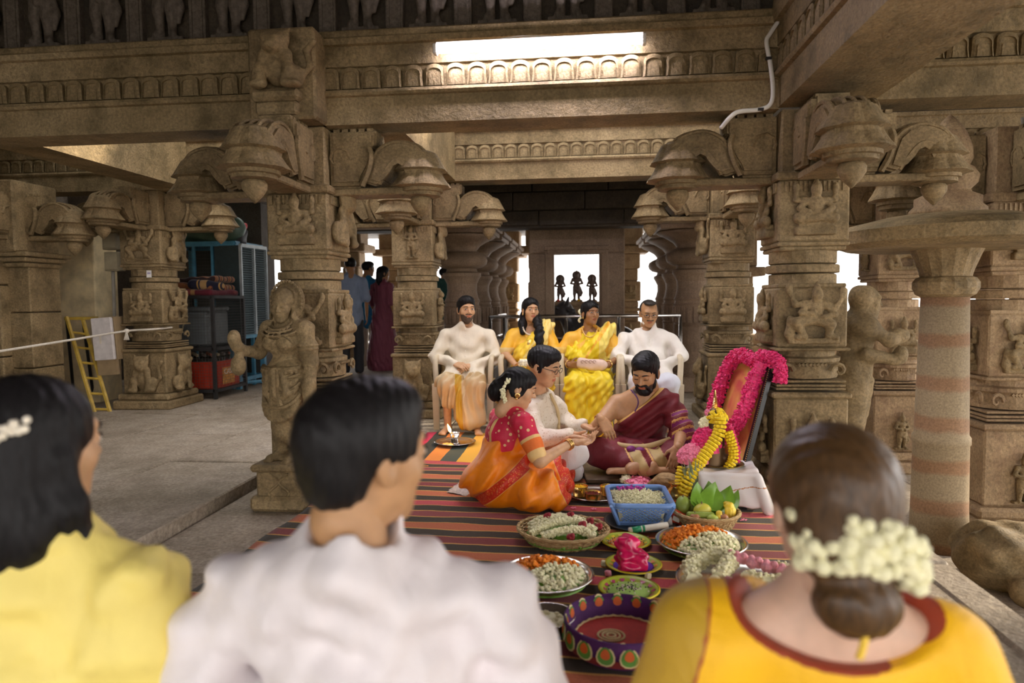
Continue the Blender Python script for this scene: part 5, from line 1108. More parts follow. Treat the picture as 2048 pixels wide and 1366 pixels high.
MC = [(.60, .03, .09), (.03, .035, .03), (.75, .24, .04), (.05, .07, .055), (.80, .42, .05), (.04, .03, .06), (.55, .04, .14), (.72, .2, .04)]
st = []
for i, c in enumerate(MC): st.append((i/8, c))
rug('multicolour_rug', 'bright multicolour striped rug behind the bride under the lamp plate', -1.42, .55, 4.75, 6.02, stripe_mat('multi_dhurrie', 0, 1.0, st, .03), .0, .004, th=.008, seed=8)
def mat_thin(name, label, pts, mat, cat='mat', z=.018, nu=20):
    p = [V(*q) for q in pts]; b = B()
    f = lambda u, v: tuple((p[0]*(1-u)+p[1]*u)*(1-v)+(p[3]*(1-u)+p[2]*u)*v+V(.006*math.sin(40*v), .006*math.sin(46*u), z+.004*math.sin(9*u+5*v)))
    b.grid(f, nu, nu); k = b.n; b.grid(lambda u, v: tuple(np.array(f(1-u, v))-V(0, 0, .004)), nu, nu); return obj(name, b, mat, None, label, cat, smooth=True)
mat_thin('lace_mat', 'silvery lace edged mat under the bride', [A(895, 985, 4.0)*V(1, 1, 0), A(1000, 1018, 4.0)*V(1, 1, 0), A(1060, 985, 4.0)*V(1, 1, 0), A(950, 955, 4.0)*V(1, 1, 0)] if False else [tuple(atZ(893, 990)), tuple(atZ(985, 1008)), tuple(atZ(1030, 960)), tuple(atZ(948, 950))], simple('silver_lace', (.42, .36, .33), .5, .2, .4, 70))
mat_thin('magenta_mat', 'magenta shiny mat between the groom and the priest', [tuple(atZ(1110, 948)), tuple(atZ(1185, 938)), tuple(atZ(1190, 905)), tuple(atZ(1120, 905))], simple('magenta_satin', (.33, .01, .07), .35, var=.2), z=.02)

STL = simple('steel_plate', (.66, .64, .62), .2, 1.0, .06)
def plate_prof(r, h=.022, t=.003, lip=.012): return [(0, .002), (r*.7, .002), (r*.82, h*.5), (r-lip, h), (r, h+.002), (r+.001, h+.004), (r-lip, h+t+.002), (r*.81, h*.5+t), (r*.69, .002+t), (0, .002+t)]
def G(px, py, z=.014): q = atZ(px, py, z); return V(q[0], q[1], z)
def heap(name, c, r, n, size, mat, root, h=.03, sx=1.0, sy=1.0, ang=None, seed=0, kind='stuff', rod=0.0, keep=False, col2=None):
    """pile of small blossoms: inner mound plus loose blooms on its surface"""
    g = np.random.default_rng(seed); b = B(); b.lathe([(r*.96, 0), (r*.85, h*.5), (r*.5, h*.92), (0.001, h)], 18, c, sx=sx, sy=sy, cap=False) if ang is None else None
    for i in range(n):
        rr = r*math.sqrt(g.random())*.96; a = g.random()*2*PI if ang is None else g.uniform(*ang); hh = h*(1-(rr/r)**2)**.6
        p = V(c[0]+rr*math.cos(a)*sx, c[1]+rr*math.sin(a)*sy, c[2]+hh*(1 if ang is None else g.uniform(.1, 1.0))+g.normal()*size*.3)
        if rod: d = norm(g.normal(size=3)*V(1, 1, .45)); b.tube([p-d*rod, p, p+d*rod], [size*.5, size*.55, size], 4)
        else: b.ball(p, V(1, 1, .75)*size*g.uniform(.75, 1.2), 6, 4, rotz(g.random()*3) @ rotx(g.random()))
    return obj(name, b, mat, root, kind=kind, keep=keep)
MGO = simple('orange_marigold', (.85, .24, .01), .7, var=.25, vs_=60); MGY = simple('yellow_marigold', (.88, .62, .01), .65, var=.15, vs_=60)
ROSE = simple('pink_rose', (.75, .30, .36), .6, var=.3, vs_=50); HOT = simple('hot_pink_petal', (.72, .03, .16), .55, var=.3, vs_=60); HOTL = simple('pink_petal', (.85, .22, .33), .55, var=.25, vs_=60); REDR = simple('red_rose', (.28, .008, .02), .6, var=.3, vs_=50); LEAF = simple('leaf_green', (.16, .33, .04), .5, var=.3, vs_=20)
# lamp plate
q = G(910, 888, .012); lp = thing('lamp_plate', 'steel plate carrying a lit oil lamp behind the bride', 'plate', q); obj('dish', B().lathe(plate_prof(.172), 36), STL, lp, smooth=True)
lm = thing('oil_lamp', 'small steel oil lamp with a burning wick', 'lamp', q+V(0, 0, .006)); obj('base', B().lathe([(.04, 0), (.042, .004), (.034, .012), (.034, .04), (.03, .045)], 20), STL, lm, smooth=True)
obj('bowl', B().lathe([(.02, .045), (.035, .055), (.042, .085), (.043, .09), (.04, .09), (.033, .07), (.0, .066)], 22), STL, lm, smooth=True); obj('oil', B().lathe([(0, .078), (.037, .08), (0, .083)], 18), simple('dark_oil', (.03, .015, .005), .15), lm)
obj('wick', B().tube([(-.01, 0, .08), (-.03, -.005, .094)], .004, 6), simple('wick', (.5, .4, .25)), lm)
obj('flame', B().lathe([(.001, 0), (.009, .01), (.013, .024), (.010, .045), (.004, .066), (.0, .078)], 12, (-.033, -.006, .09), roty(-.35)), emit('flame', (1.0, .55, .15), 18), lm, smooth=True)
fl = bpy.data.lights.new('flame_light', 'POINT'); fl.energy = 1.2; fl.color = (1, .5, .15); fl.shadow_soft_size = .02; flo = bpy.data.objects.new('flame_light', fl); COL.objects.link(flo); flo.parent = lm; flo.location = (-.05, -.01, .16)
heap('rice_grains', (-.05, -.06, .006), .05, 50, .006, simple('turmeric_rice', (.75, .45, .12)), lp, .008, seed=3)
# cups plate
q = G(1190, 992); cp = thing('brass_cup_plate', 'steel plate holding three brass powder cups next to the bride', 'plate', q); obj('dish', B().lathe(plate_prof(.178, .018), 40), STL, cp, smooth=True)
for px, py, r, h, col, l in ((1160, 992, .048, .062, (.85, .50, .01), 'brass cup of turmeric powder nearest the bride'), (1186, 1002, .052, .05, (.16, .02, .008), 'brass cup of dark red kumkum, middle of three'), (1214, 990, .045, .055, (.85, .52, .03), 'brass cup of yellow rice beside the blue basket')):
    q = G(px, py, .02); c = thing('brass_cup', l, 'cup', q, 0, 'brass cups on the plate'); obj('cup', B().lathe([(r*.8, 0), (r*.86, .005), (r*.9, h*.6), (r, h), (r*1.04, h+.002), (r*.97, h), (r*.86, h*.6), (r*.6, h*.55), (0, h*.55)], 24), BRASS, c, smooth=True)
    heap('powder', (0, 0, h*.72), r*.9, 40, .007, simple('powder_%d' % px, col, .9, var=.2, vs_=80), c, h*.25, seed=px)
# blue plastic basket
BLU = simple('blue_plastic', (.16, .30, .62), .35, var=.05)
bk = thing('plastic_basket', 'blue lattice plastic basket full of white jasmine buds', 'basket', G(1277, 1036, .02), .03)
W0, W1, D0, D1, HB_ = .115, .158, .12, .185, .115
def wall_(i, u, v):                                           # point on wall i: u along, v up
    w, d = W0+(W1-W0)*v, D0+(D1-D0)*v; cs = [(-w, -d), (w, -d), (w, d), (-w, d)]; a, b_ = cs[i], cs[(i+1) % 4]; return V(a[0]+(b_[0]-a[0])*u, a[1]+(b_[1]-a[1])*u, .006+v*HB_)
for i in range(4):
    lt = B(); n = 11
    for j in range(-n, n+1):
        for sg in (-1, 1):
            pts = []
            for v in np.linspace(.12, .86, 7):
                u = .5+(j/n)+sg*(v-.49)*.62
                if .06 <= u <= .94: pts.append(wall_(i, u, v))
            if len(pts) > 1: lt.tube(pts, .0028, 4)
    obj('lattice_side', lt, BLU, bk)
fr = B()
for v in (.0, .1, .88): fr.tube([wall_(i % 4, 0, v) for i in range(5)], .006 if v else .008, 6)
for i in range(4): fr.tube([wall_(i, 0, 0), wall_(i, 0, 1)], .011, 6)
obj('frame', fr, BLU, bk)
rim = B(); rw = []
for i in range(4):
    for u in np.linspace(.07, .93, 8): p = wall_(i, u, 1.0); rw.append(p)
rw.append(rw[0]); obj('rim', B().tube(rw, .014, 8), BLU, bk, smooth=True); obj('bottom', B().box((0, 0, .008), (W0, D0, .004)), BLU, bk)
inn = B().box((0, 0, .055), (W0*.93, D0*.92, .045), top=(1.18, 1.28)); obj('flower_core', inn, JAS, bk)
g = np.random.default_rng(5); b = B()
for i in range(800):
    x, y = g.uniform(-1, 1), g.uniform(-1, 1); h = .100+.03*(1-x*x)*(1-y*y)+g.normal()*.004; d = norm(g.normal(size=3)*V(1, 1, .5)); p = V(x*.132, y*.155, h); b.tube([p-d*.015, p+d*.004, p+d*.017], [.0018, .0022, .0042], 4)
obj('jasmine_buds', b, JAS, bk, kind='stuff'); b = B()
for i in range(60): p = V(g.uniform(-.1, .05), g.uniform(.13, .165), .118+g.normal()*.006); b.ball(p, .008, 5, 4)
obj('purple_petals', b, simple('purple_petal', (.45, .04, .35), .6), bk, kind='stuff')
q = G(1280, 1046); dp = thing('dark_tray', 'dark round tray beneath the blue basket', 'tray', q+V(0, 0, .0)); obj('dish', B().lathe(plate_prof(.19, .012), 36), simple('dark_tray', (.04, .045, .04), .3), dp, smooth=True)
# cane baskets
def cane_mat():
    m, t, bs = nt('cane'); v = coord(t, 'Object'); wv = ND(t, 'ShaderNodeTexWave'); wv.inputs['Scale'].default_value = 55; wv.inputs['Distortion'].default_value = 3; wv.bands_direction = 'Z'; lk(t, v, wv.inputs[0])
    lk(t, ramp(t, wv.outputs['Fac'], [(.2, (.30, .19, .07)), (.8, (.62, .44, .2))]), bs.inputs['Base Color']); bump(t, bs, wv.outputs['Fac'], .6, .004); bs.inputs['Roughness'].default_value = .6; return m
CANE = cane_mat()
def cane_basket(label, q, r, h, rz=0, sx=1.0):
    c = thing('cane_basket', label, 'basket', q, rz); b = B()
    nr = 7
    for j in range(nr):                                       # woven hoops and uprights
        v = j/(nr-1); rr = r*(.78+.22*v); b.tube([((rr+.004*(-1)**(k+j))*math.cos(2*PI*k/48)*sx, (rr+.004*(-1)**(k+j))*math.sin(2*PI*k/48), .006+h*v) for k in range(49)], h/nr*.62, 5)
    obj('weave', b, CANE, c); b = B()
    for k in range(24): a = 2*PI*(k+.5)/24; b.tube([(r*.78*math.cos(a)*sx, r*.78*math.sin(a), .0), (r*math.cos(a)*sx, r*math.sin(a), h)], .0035, 4)
    obj('stakes', b, CANE, c, kind='stuff'); obj('rim', B().tube([(r*1.02*math.cos(2*PI*k/48)*sx, r*1.02*math.sin(2*PI*k/48), h+.006+.002*(-1)**k) for k in range(49)], .009, 6), CANE, c); obj('bottom', B().lathe([(r*.77, .002), (r*.77, .01), (0, .012)], 28, sx=sx), CANE, c); return c
q = G(1126, 1082); cb = cane_basket('shallow cane basket of white garlands with red roses', q, .195, .06, -.15, 1.12)
heap('garland_bed', (0, 0, .015), .18, 120, .012, LEAF, cb, .045, 1.1, seed=2)
def garland(name, pts, r, mat, root=None, label=None, nper=900, size=.008, seed=0, flat=.6, loose=.25, core=None, keep=False, kind=None, cat=None):
    """rope of blossoms along a path"""
    g = np.random.default_rng(seed); P = catmull(pts, 10); P = np.array(P); seg = np.linalg.norm(np.diff(P, axis=0), axis=1); L = seg.sum(); b = B(); b.tube(P[::2] if len(P) > 8 else P, r*.82, 8)
    cs = np.concatenate([[0], np.cumsum(seg)]); n = int(L*nper)
    for i in range(n):
        s = g.random()*L; k = min(len(seg)-1, int(np.searchsorted(cs, s)-1)); k = max(k, 0); t = (s-cs[k])/seg[k]; p = P[k]*(1-t)+P[k+1]*t; d = norm(P[k+1]-P[k]); u = norm(np.cross(d, g.normal(size=3)))
        b.ball(p+u*r*g.uniform(1-loose, 1.05), V(1, .8, flat)*size*g.uniform(.7, 1.25), 5, 4, rotz(g.random()*6) @ rotx(g.random()*3))
    o = obj(name, b, mat, root, label, cat, kind=kind, keep=keep); return o
for k, pts in enumerate(([(-.15, -.05, .06), (-.08, .05, .085), (.0, .09, .085), (.1, .08, .075)], [(-.14, -.1, .06), (-.04, -.02, .095), (.06, .01, .1), (.16, -.02, .07)], [(-.08, -.12, .055), (.02, -.09, .085), (.1, -.07, .085), (.17, -.08, .06)], [(-.17, .02, .055), (-.12, .1, .07), (-.02, .14, .075), (.06, .13, .07)])):
    garland('jasmine_garland', pts, .017, JAS, cb, seed=k, nper=1300, size=.0085)
for k, (x, y, z) in enumerate(((.1, -.03, .11), (.06, -.13, .08), (.02, .1, .11), (-.09, .06, .11), (.12, .09, .09), (.17, .03, .085))): obj('rose', B().ball((x, y, z-.012), (.021, .021, .018), 8, 6).ball((x+.01, y-.008, z), .012), REDR, cb, smooth=False)
q = G(1412, 1050); fb_ = cane_basket('round cane basket filled with fruit and betel leaves', q, .165, .07)
Lb = q+V(0, 0, .0)
def fruit(name, label, cat, p, prims, mat, vox=.005, grp=None, stem=None):
    t = thing(name, label, cat, p, 0, grp); obj('flesh', to_mesh(name, [sdf(prims, vox)]), mat, t)
    if stem is not None: obj('stem', B().tube([stem, V(*stem)+V(.002, .004, .014)], .0035, 5), simple('stem_brown', (.14, .09, .04)), t)
    return t
GMAN = simple('green_mango', (.26, .34, .05), .45, var=.25, vs_=14); YMAN = simple('yellow_mango', (.55, .5, .05), .45, var=.2, vs_=14); BANA = simple('banana_skin', (.80, .56, .04), .5, var=.15, vs_=30); LIME = simple('lime_skin', (.42, .52, .08), .45, var=.15); APPL = simple('apple_skin', (.42, .17, .07), .45, var=.3, vs_=15)
mango = lambda R: [el((0, 0, .036), (.036, .047, .036), R), el(R @ V(.006, .02, .0)+V(0, 0, .036), (.03, .032, .03), R, .02)]
fruit('mango', 'green mango at the left rim of the fruit basket', 'mango', Lb+V(-.115, .03, .055), mango(rotx(.9)), GMAN, stem=(0, .0, .08)); fruit('mango', 'dark green mango behind the yellow mango', 'mango', Lb+V(-.045, .04, .05), mango(rotz(1)), GMAN, stem=(0, 0, .07)); fruit('mango', 'yellow green mango in the middle of the fruit basket', 'mango', Lb+V(-.03, -.035, .05), mango(rotz(-.9)), YMAN, stem=(0, 0, .07))
fruit('lime', 'pale green lime at the front of the fruit basket', 'lime', Lb+V(.01, -.115, .045), [el((0, 0, .024), (.028, .026, .024)), el((.026, 0, .024), (.008, .008, .008))], LIME)
fruit('apple', 'russet apple at the front left of the fruit basket', 'apple', Lb+V(-.075, -.10, .045), [el((0, 0, .024), (.029, .029, .025)), el((0, 0, .052), (.008, .008, .01), k=.01, op='-')], APPL, stem=(0, 0, .042)); fruit('apple', 'russet apple beside the banana hand', 'apple', Lb+V(.065, -.10, .045), [el((0, 0, .024), (.03, .03, .025)), el((0, 0, .052), (.008, .008, .01), k=.01, op='-')], APPL, stem=(0, 0, .042))
def banana_prims(a, l=.13): return chain([(0, 0, 0)]+[(.0+.03*t*t*8*l, .0+l*t, .02*math.sin(t*PI)*2) for t in (.2, .45, .7, .9, 1.0)], [.006, .012, .016, .015, .009, .004], .006)
bt = thing('banana_hand', 'hand of small yellow bananas in the fruit basket', 'bananas', Lb+V(.085, .03, .085))
for k in range(8): o = obj('banana', to_mesh('banana', [sdf(banana_prims(0, .10), .0045)]), BANA, bt, loc=(.012*(k % 4), .004*(k//4), .02*(k//4))); o.rotation_euler = (-.35-.25*(k//4), .2, -2.6-.28*(k % 4)+.2)
obj('crown', B().ball((.015, 0, .01), (.03, .02, .02)), BANA, bt, smooth=True)
bn = fruit('banana', 'single small banana at the front of the fruit basket', 'banana', Lb+V(.045, -.13, .05), banana_prims(0, .09), BANA, .0045)
cuc = fruit('cucumber', 'green cucumber lying across the fruit basket', 'cucumber', Lb+V(-.06, -.09, .062), [rc((-.04, 0, .02), (.07, -.005, .02), .016, .017)], GMAN)
BET = simple('betel_leaf', (.17, .34, .03), .35, var=.2, vs_=12)
bl_ = thing('betel_leaves', 'bunch of glossy betel leaves standing in the fruit basket', 'leaves', Lb+V(.03, -.02, .06))
def leaf_mesh(l, w):
    b = B()
    def f(u, v): ww = w*math.sin(PI*min(1, v*1.02))**.7*(1.15-.5*v); x = (u-.5)*2*ww; return (x, l*v-.25*abs(u-.5)*2*l*.12*(1-v), .016*math.cos(v*4)-.25*abs(x)+.03*v*v)
    b.grid(f, 9, 12); k = b.n; b.grid(lambda u, v: tuple(np.array(f(1-u, v))-V(0, 0, .0012)), 9, 12); return b.mesh('leaf', True)
LM = leaf_mesh(.17, .068); LM.materials.append(BET)
for k, (a, e, rr) in enumerate(((-.5, .9, 0), (-.1, 1.0, .3), (.3, .95, -.2), (.75, .8, .2), (1.15, .6, 0), (-1.0, .7, .1), (-1.5, .4, .3), (-1.8, .25, .0))):
    o = obj('leaf', LM, None, bl_, loc=(.01*k-.02, .005*k, 0)); o.rotation_euler = (e, rr, -a); o.scale = (1.05, 1.05, 1)
# brass pot, coconut, pineapple, pink flower tray
q = G(1352, 1010); pt_ = thing('brass_pot', 'small round brass pot behind the fruit basket', 'pot', q); obj('body', B().lathe([(.02, 0), (.045, .012), (.062, .05), (.055, .085), (.034, .105), (.03, .118), (.044, .13), (.046, .134), (.03, .13), (0, .12)], 28), BRASS, pt_, smooth=True); obj('ridge', B().lathe([(.0625, .045), (.066, .05), (.0625, .055)], 28, cap=False), BRASS, pt_)
HUSK = simple('coconut_husk', (.34, .22, .09), .8, var=.35, vs_=50, bs_=.5, bscale=90)
q = G(1338, 985); cc = thing('coconut', 'tufted brown coconut lying behind the blue basket', 'coconut', q, -.5); obj('shell', to_mesh('coconut', [sdf([el((0, 0, .062), (.072, .06, .058)), rc((-.05, 0, .07), (-.135, .0, .035), .04, .008, .03)], .005, wrinkle(.002, 260, 4, [(0, 1, .5)]), .004)]), HUSK, cc)
obj('tuft', B().tube([(-.10, 0, .05), (-.15, .005, .03)], [.02, .003], 6), HUSK, cc)
q = G(1388, 1014); pn_ = thing('pineapple', 'pineapple with spiky grey green crown beside the white cloth', 'pineapple', q, 0); PIN = simple('pineapple_skin', (.30, .22, .05), .7, var=.4, vs_=40)
obj('body', to_mesh('pineapple', [sdf([el((.02, .0, .06), (.05, .08, .05), rotx(.1))], .007, lambda x, y, z: .004*np.sin(x*140)*np.sin(y*140), .006)]), PIN, pn_)
PL = simple('pineapple_leaf', (.20, .24, .13), .6, var=.3)
for k in range(34):
    a = 2*PI*g.random(); t = g.random(); d0 = norm(V(-.1+.75*math.cos(a)*(.25+.75*t), .1+.5*math.sin(a)*(.3+.7*t), .95)); p0 = V(0, -.01, .085); l = .11+.1*(1-t); sd = norm(np.cross(d0, V(0, 1, .2)))
    obj('crown_leaf', B().add([p0-sd*.006, p0+sd*.006, p0+d0*l*.55+sd*.007+V(0, 0, .002), p0+d0*l*.55-sd*.007, p0+d0*l-V(0, 0, .02*t), p0+d0*l*.3+V(0, 0, -.004)], [(0, 1, 2, 3), (3, 2, 4), (1, 0, 5), (0, 3, 5), (2, 1, 5), (4, 2, 5), (3, 4, 5)]), PL, pn_)
q = G(1290, 972); pf_ = cane_basket('small flat cane tray with pink flowers behind the blue basket', q, .13, .022); heap('pink_flowers', (-.04, 0, .014), .10, 90, .012, HOTL, pf_, .035, seed=9)
heap('jasmine_clump', (-.12, .02, .02), .04, 30, .010, JAS, pf_, .04, seed=10)
# flower packets in front
inc = thing('incense_packet', 'green banded white incense packet leaning on the tray', 'packet', G(1290, 1066, .03), .1)
obj('sleeve', B().tube([(-.08, 0, .012), (.12, .03, .03)], .016, 10), simple('packet_white', (.82, .78, .66), .5), inc, smooth=True); obj('band', B().tube([(-.065, .002, .0132), (-.02, .0095, .018)], .0168, 10), simple('packet_green', (.02, .3, .12), .4), inc, smooth=True); obj('band', B().tube([(-.012, .0105, .0188), (.0, .0115, .0195)], .0168, 10), simple('packet_green', (.02, .3, .12), .4), inc, smooth=True)
rp = thing('red_packet', 'crumpled red and white packet in front of the fruit basket', 'packet', G(1360, 1048, .02), -.4); obj('pack', to_mesh('pack', [sdf([bx((0, 0, .03), (.045, .03, .028), roty(.3), .01)], .005, wrinkle(.006, 90, 3), .008)]), simple('packet_red', (.62, .06, .02), .35, var=.6, vs_=30), rp); obj('label_patch', B().box((-.01, -.036, .035), (.018, .003, .012), roty(.3)), simple('packet_white', (.8, .75, .65)), rp)
wp = thing('folded_paper', 'folded white paper cone by the blue basket', 'paper', G(1325, 1052, .02), .2); obj('sheet', B().prism([(-.06, 0), (.05, .0), (.045, .05), (-.01, .025)], -.012, .012), simple('paper', (.8, .77, .72), .7), wp)
# painted small plates
def painted_plate(label, q, r, powder, rimc, tri, seeds, sesame=True):
    p = thing('painted_plate', label, 'plate', q); obj('dish', B().lathe(plate_prof(r, .02), 36), simple('plate_'+rimc[0], rimc[1], .35, var=.1), p, smooth=True); obj('rim', B().lathe([(r-.004, .02), (r+.003, .0225), (r-.003, .026)], 36, cap=False), simple('plate_yellow', (.78, .6, .02), .35), p, smooth=True)
    for k in range(14): a = 2*PI*k/14; obj('painted_petal', B().add([V(r*.90*math.cos(a+s*.17), r*.90*math.sin(a+s*.17), .0205) for s in (-1, 1)]+[V(r*.68*math.cos(a), r*.68*math.sin(a), .0085)], [(0, 1, 2)]), simple('plate_tri_'+tri[0], tri[1], .4), p)
    pw_ = obj('powder', B().lathe([(r*.78, .006), (r*.66, .014), (r*.35, .021), (0, .024)], 30), simple('powder_'+powder[0], powder[1], .95, var=.1, vs_=50), p, smooth=True)
    if sesame:
        b1, b2 = B(), B(); g = np.random.default_rng(seeds)
        for i in range(110): rr = abs(g.normal())*.3*r; a = g.random()*6.28; (b1 if i % 2 else b2).ball((rr*math.cos(a)*1.5, rr*math.sin(a), .0245-.006*min(1, rr/r*1.5)), .0032, 5, 4)
        obj('black_seeds', b1, BLKM, p, kind='stuff'); obj('white_seeds', b2, simple('sesame_white', (.75, .62, .55)), p, kind='stuff')
    return p
painted_plate('green painted plate with orange powder and sesame', G(1252, 1090), .118, ('orange', (.85, .29, .04)), ('green', (.40, .47, .03)), ('yellow', (.75, .55, .02)), 4)
pz = painted_plate('painted plate with purple powder under the pink packet', G(1267, 1136), .122, ('purple', (.10, .02, .35)), ('green', (.40, .47, .03)), ('orange', (.70, .25, .03)), 5, False)
pkb = thing('pink_packet', 'hot pink plastic packet of kumkum on a painted plate', 'packet', G(1264, 1134, .036)); obj('bag', to_mesh('bag', [sdf([bx((0, 0, .035), (.062, .05, .038), rotz(.2), .02), rc((-.01, 0, .06), (-.02, .01, .095), .035, .05, .02)], .005, wrinkle(.008, 95, 6), .012)]), simple('kumkum_bag', (.62, .01, .10), .18, var=.45, vs_=22), pkb)
painted_plate('green painted plate with pale green powder and black sesame', G(1258, 1186), .122, ('green', (.36, .55, .13)), ('green', (.40, .47, .03)), ('pink', (.45, .05, .14)), 7)
# steel plates of cut flowers
def flower_plate(label, q, r, seed, rz=0.0, deep=.045):
    p = thing('flower_plate', label, 'plate', q, rz); obj('dish', B().lathe([(0, .002), (r*.75, .002), (r*.93, deep*.6), (r, deep), (r+.012, deep+.002), (r, deep+.005), (r*.92, deep*.6+.004), (r*.74, .006), (0, .006)], 44), STL, p, smooth=True)
    b = B().lathe([(r*.9, .015), (r*.85, deep*.9), (r*.5, deep+.015), (0, deep+.022)], 30); obj('leaf_bed', b, LEAF, p)
    heap('orange_blossoms', (0, 0, deep*.55), r*.9, 900, .0095, MGO, p, .075, ang=(PI*.18, PI*1.22), seed=seed); heap('white_blossoms', (0, 0, deep*.55), r*.9, 800, .0095, JAS, p, .06, ang=(-PI*.78, PI*.18), seed=seed+1); return p
flower_plate('steel plate of orange and white blossoms beside the fruit basket', G(1402, 1100), .20, 20); flower_plate('steel plate of orange and white blossoms beside the man in pale kurta', G(1092, 1168), .19, 30, -.1)
q = G(1480, 1172); gp = thing('garland_plate', 'steel plate carrying a thick white and pink rose garland', 'plate', q); obj('dish', B().lathe(plate_prof(.26, .02), 44), STL, gp, smooth=True)
gg = thing('rose_garland', 'coiled white tuberose garland with pink roses on a steel plate', 'garland', q+V(0, 0, .01))
garland('tuberose_rope', [(-.2, -.06, .035), (-.19, .05, .05), (-.1, .13, .06), (-.02, .1, .07), (-.06, .0, .06), (-.1, -.08, .05)], .036, JAS, gg, nper=900, size=.0095, seed=3, kind='stuff'); garland('tuberose_rope', [(.0, -.06, .05), (.08, -.12, .055), (.18, -.1, .055), (.21, -.02, .055), (.14, .02, .06)], .034, JAS, gg, nper=900, size=.0095, seed=4, kind='stuff')
for k in range(9): t = k/8; obj('rose', B().ball((-.02+.2*t, .11-.17*t+.012*(-1)**k, .075), (.026, .026, .024), 9, 6).ball((-.02+.2*t, .105-.17*t, .094), .014, 7, 5), ROSE, gg, smooth=False)
for k in range(5): obj('rose', B().ball((-.12+.05*k, -.1-.012*k, .05), (.026, .026, .024), 9, 6), ROSE if k % 2 else JAS, gg)
# embroidered tray
def tray_mat(name, base): return simple(name, base, .75, var=.15, vs_=40)
q = G(1240, 1292); et = thing('embroidered_tray', 'round purple tray with embroidered paisley rim and red centre', 'tray', q)
Rt = .185
obj('wall', B().lathe([(Rt*.86, .0), (Rt*.97, .015), (Rt*1.02, .06), (Rt*1.04, .10), (Rt*1.0, .104), (Rt*.95, .065), (Rt*.84, .03), (Rt*.8, .028)], 44), tray_mat('purple_velvet', (.075, .012, .11)), et, smooth=True); obj('floor_disc', B().lathe([(Rt*.83, .025), (Rt*.83, .032), (0, .034)], 40), tray_mat('red_velvet', (.42, .02, .008)), et); obj('underside', B().lathe([(Rt*.8, .0), (Rt*.99, .018), (Rt*1.03, .045)], 44, cap=False), tray_mat('maroon_side', (.2, .02, .02)), et)
EM1, EM2, EM3 = simple('emb_green', (.10, .28, .04), .6), simple('emb_orange', (.62, .12, .02), .6), simple('emb_cream', (.72, .6, .32), .5)
def pais(u): return [(.036*math.cos(t)*(1-.25*math.sin(t)), .033*math.sin(t)) for t in np.linspace(0, 2*PI, 14)[:-1]]
for ring, (rr, zz, tilt, nn) in enumerate(((Rt*.975, .073, -1.42, 16), (Rt*1.035, .06, 1.50, 16))):
    for k in range(nn):
        a = 2*PI*k/nn+.1*ring; R_ = rotz(a+PI/2) @ rotx(PI/2+(.13 if ring == 0 else -.10)); c = V(rr*math.cos(a), rr*math.sin(a), zz); sg = 1 if ring == 0 else -1
        for s, m, d in ((1.0, EM3, .001), (.84, EM1, .003), (.5, EM2, .005)):
            b = B(); pts = [c+R_ @ V(x*s*.85, y*s+.006*(s < .6), 0) for x, y in pais(0)]; nrm = -sg*V(math.cos(a), math.sin(a), 0)*d
            b.add([p_+nrm for p_ in pts]+[p_-sg*V(math.cos(a), math.sin(a), 0)*-.002 for p_ in pts], [tuple(range(13)), tuple(range(25, 12, -1))]+[(i, i+13, (i+1) % 13+13, (i+1) % 13) for i in range(13)]); obj('paisley', b, m, et)
b = B()
for k in range(120): a = 2*PI*k/40; rr = .045*(k//40+1)/3; b.ball((rr*math.cos(a)-.03, rr*math.sin(a)*.9, .036), .0045, 5, 4)
obj('bead_medallion', b, EM3, et, kind='stuff'); obj('cord', B().tube([(Rt*.83*math.cos(2*PI*k/60), Rt*.83*math.sin(2*PI*k/60), .034+.002*(-1)**k) for k in range(61)], .004, 5), EM3, et)
q = G(1095, 1262); sb_ = thing('steel_bowl', 'small steel bowl half hidden by the pale kurta', 'bowl', q); obj('bowl', B().lathe([(0, 0), (.06, 0), (.085, .02), (.10, .06), (.103, .061), (.096, .06), (.08, .022), (0, .006)], 30), STL, sb_, smooth=True); heap('pale_petals', (0, 0, .03), .08, 60, .010, JAS, sb_, .02, seed=4)
# loose buds and petals
for k, (px, py) in enumerate(((1208, 1132), (1296, 1157), (1500, 1000), (1216, 1152))):
    t = thing('loose_bud', ('pale flower bud left of the pink packet', 'pale flower bud above the green powder plate', 'pale scrap of petal beside the white cloth', 'pinkish petal scrap left of the green powder plate')[k], 'bud', G(px, py), k*.8); obj('bud', B().box((0, 0, .012), (.013, .011, .012), roty(.2), ch=.004), JAS if k < 2 else ROSE, t); obj('calyx', B().ball((.012, 0, .01), .008, 6, 4), LEAF, t)
fm = B()
for k in range(5): a = 2*PI*k/5; fm.ball((.011*math.cos(a), .011*math.sin(a), .008), (.008, .005, .0025), 6, 4, rotz(a))
fm.tube([(0, 0, .006), (.02, -.012, .003)], .002, 5); FMM = fm.mesh('petal_flower'); FMM.materials.append(HOTL)
for k, (px, py, l) in enumerate(((1112, 1014, 'fallen pink flower nearest the bride\'s saree hem'), (1131, 1003, 'fallen pink flower beside the brass cup plate'), (1147, 1018, 'fallen pink flower in front of the brass cup plate'), (1188, 1020, 'fallen pink flower close to the blue basket'), (1488, 1042, 'fallen pink flower right of the fruit basket'))): obj('fallen_flower', FMM, None, None, l, 'flower', loc=tuple(G(px, py)), rz=k)

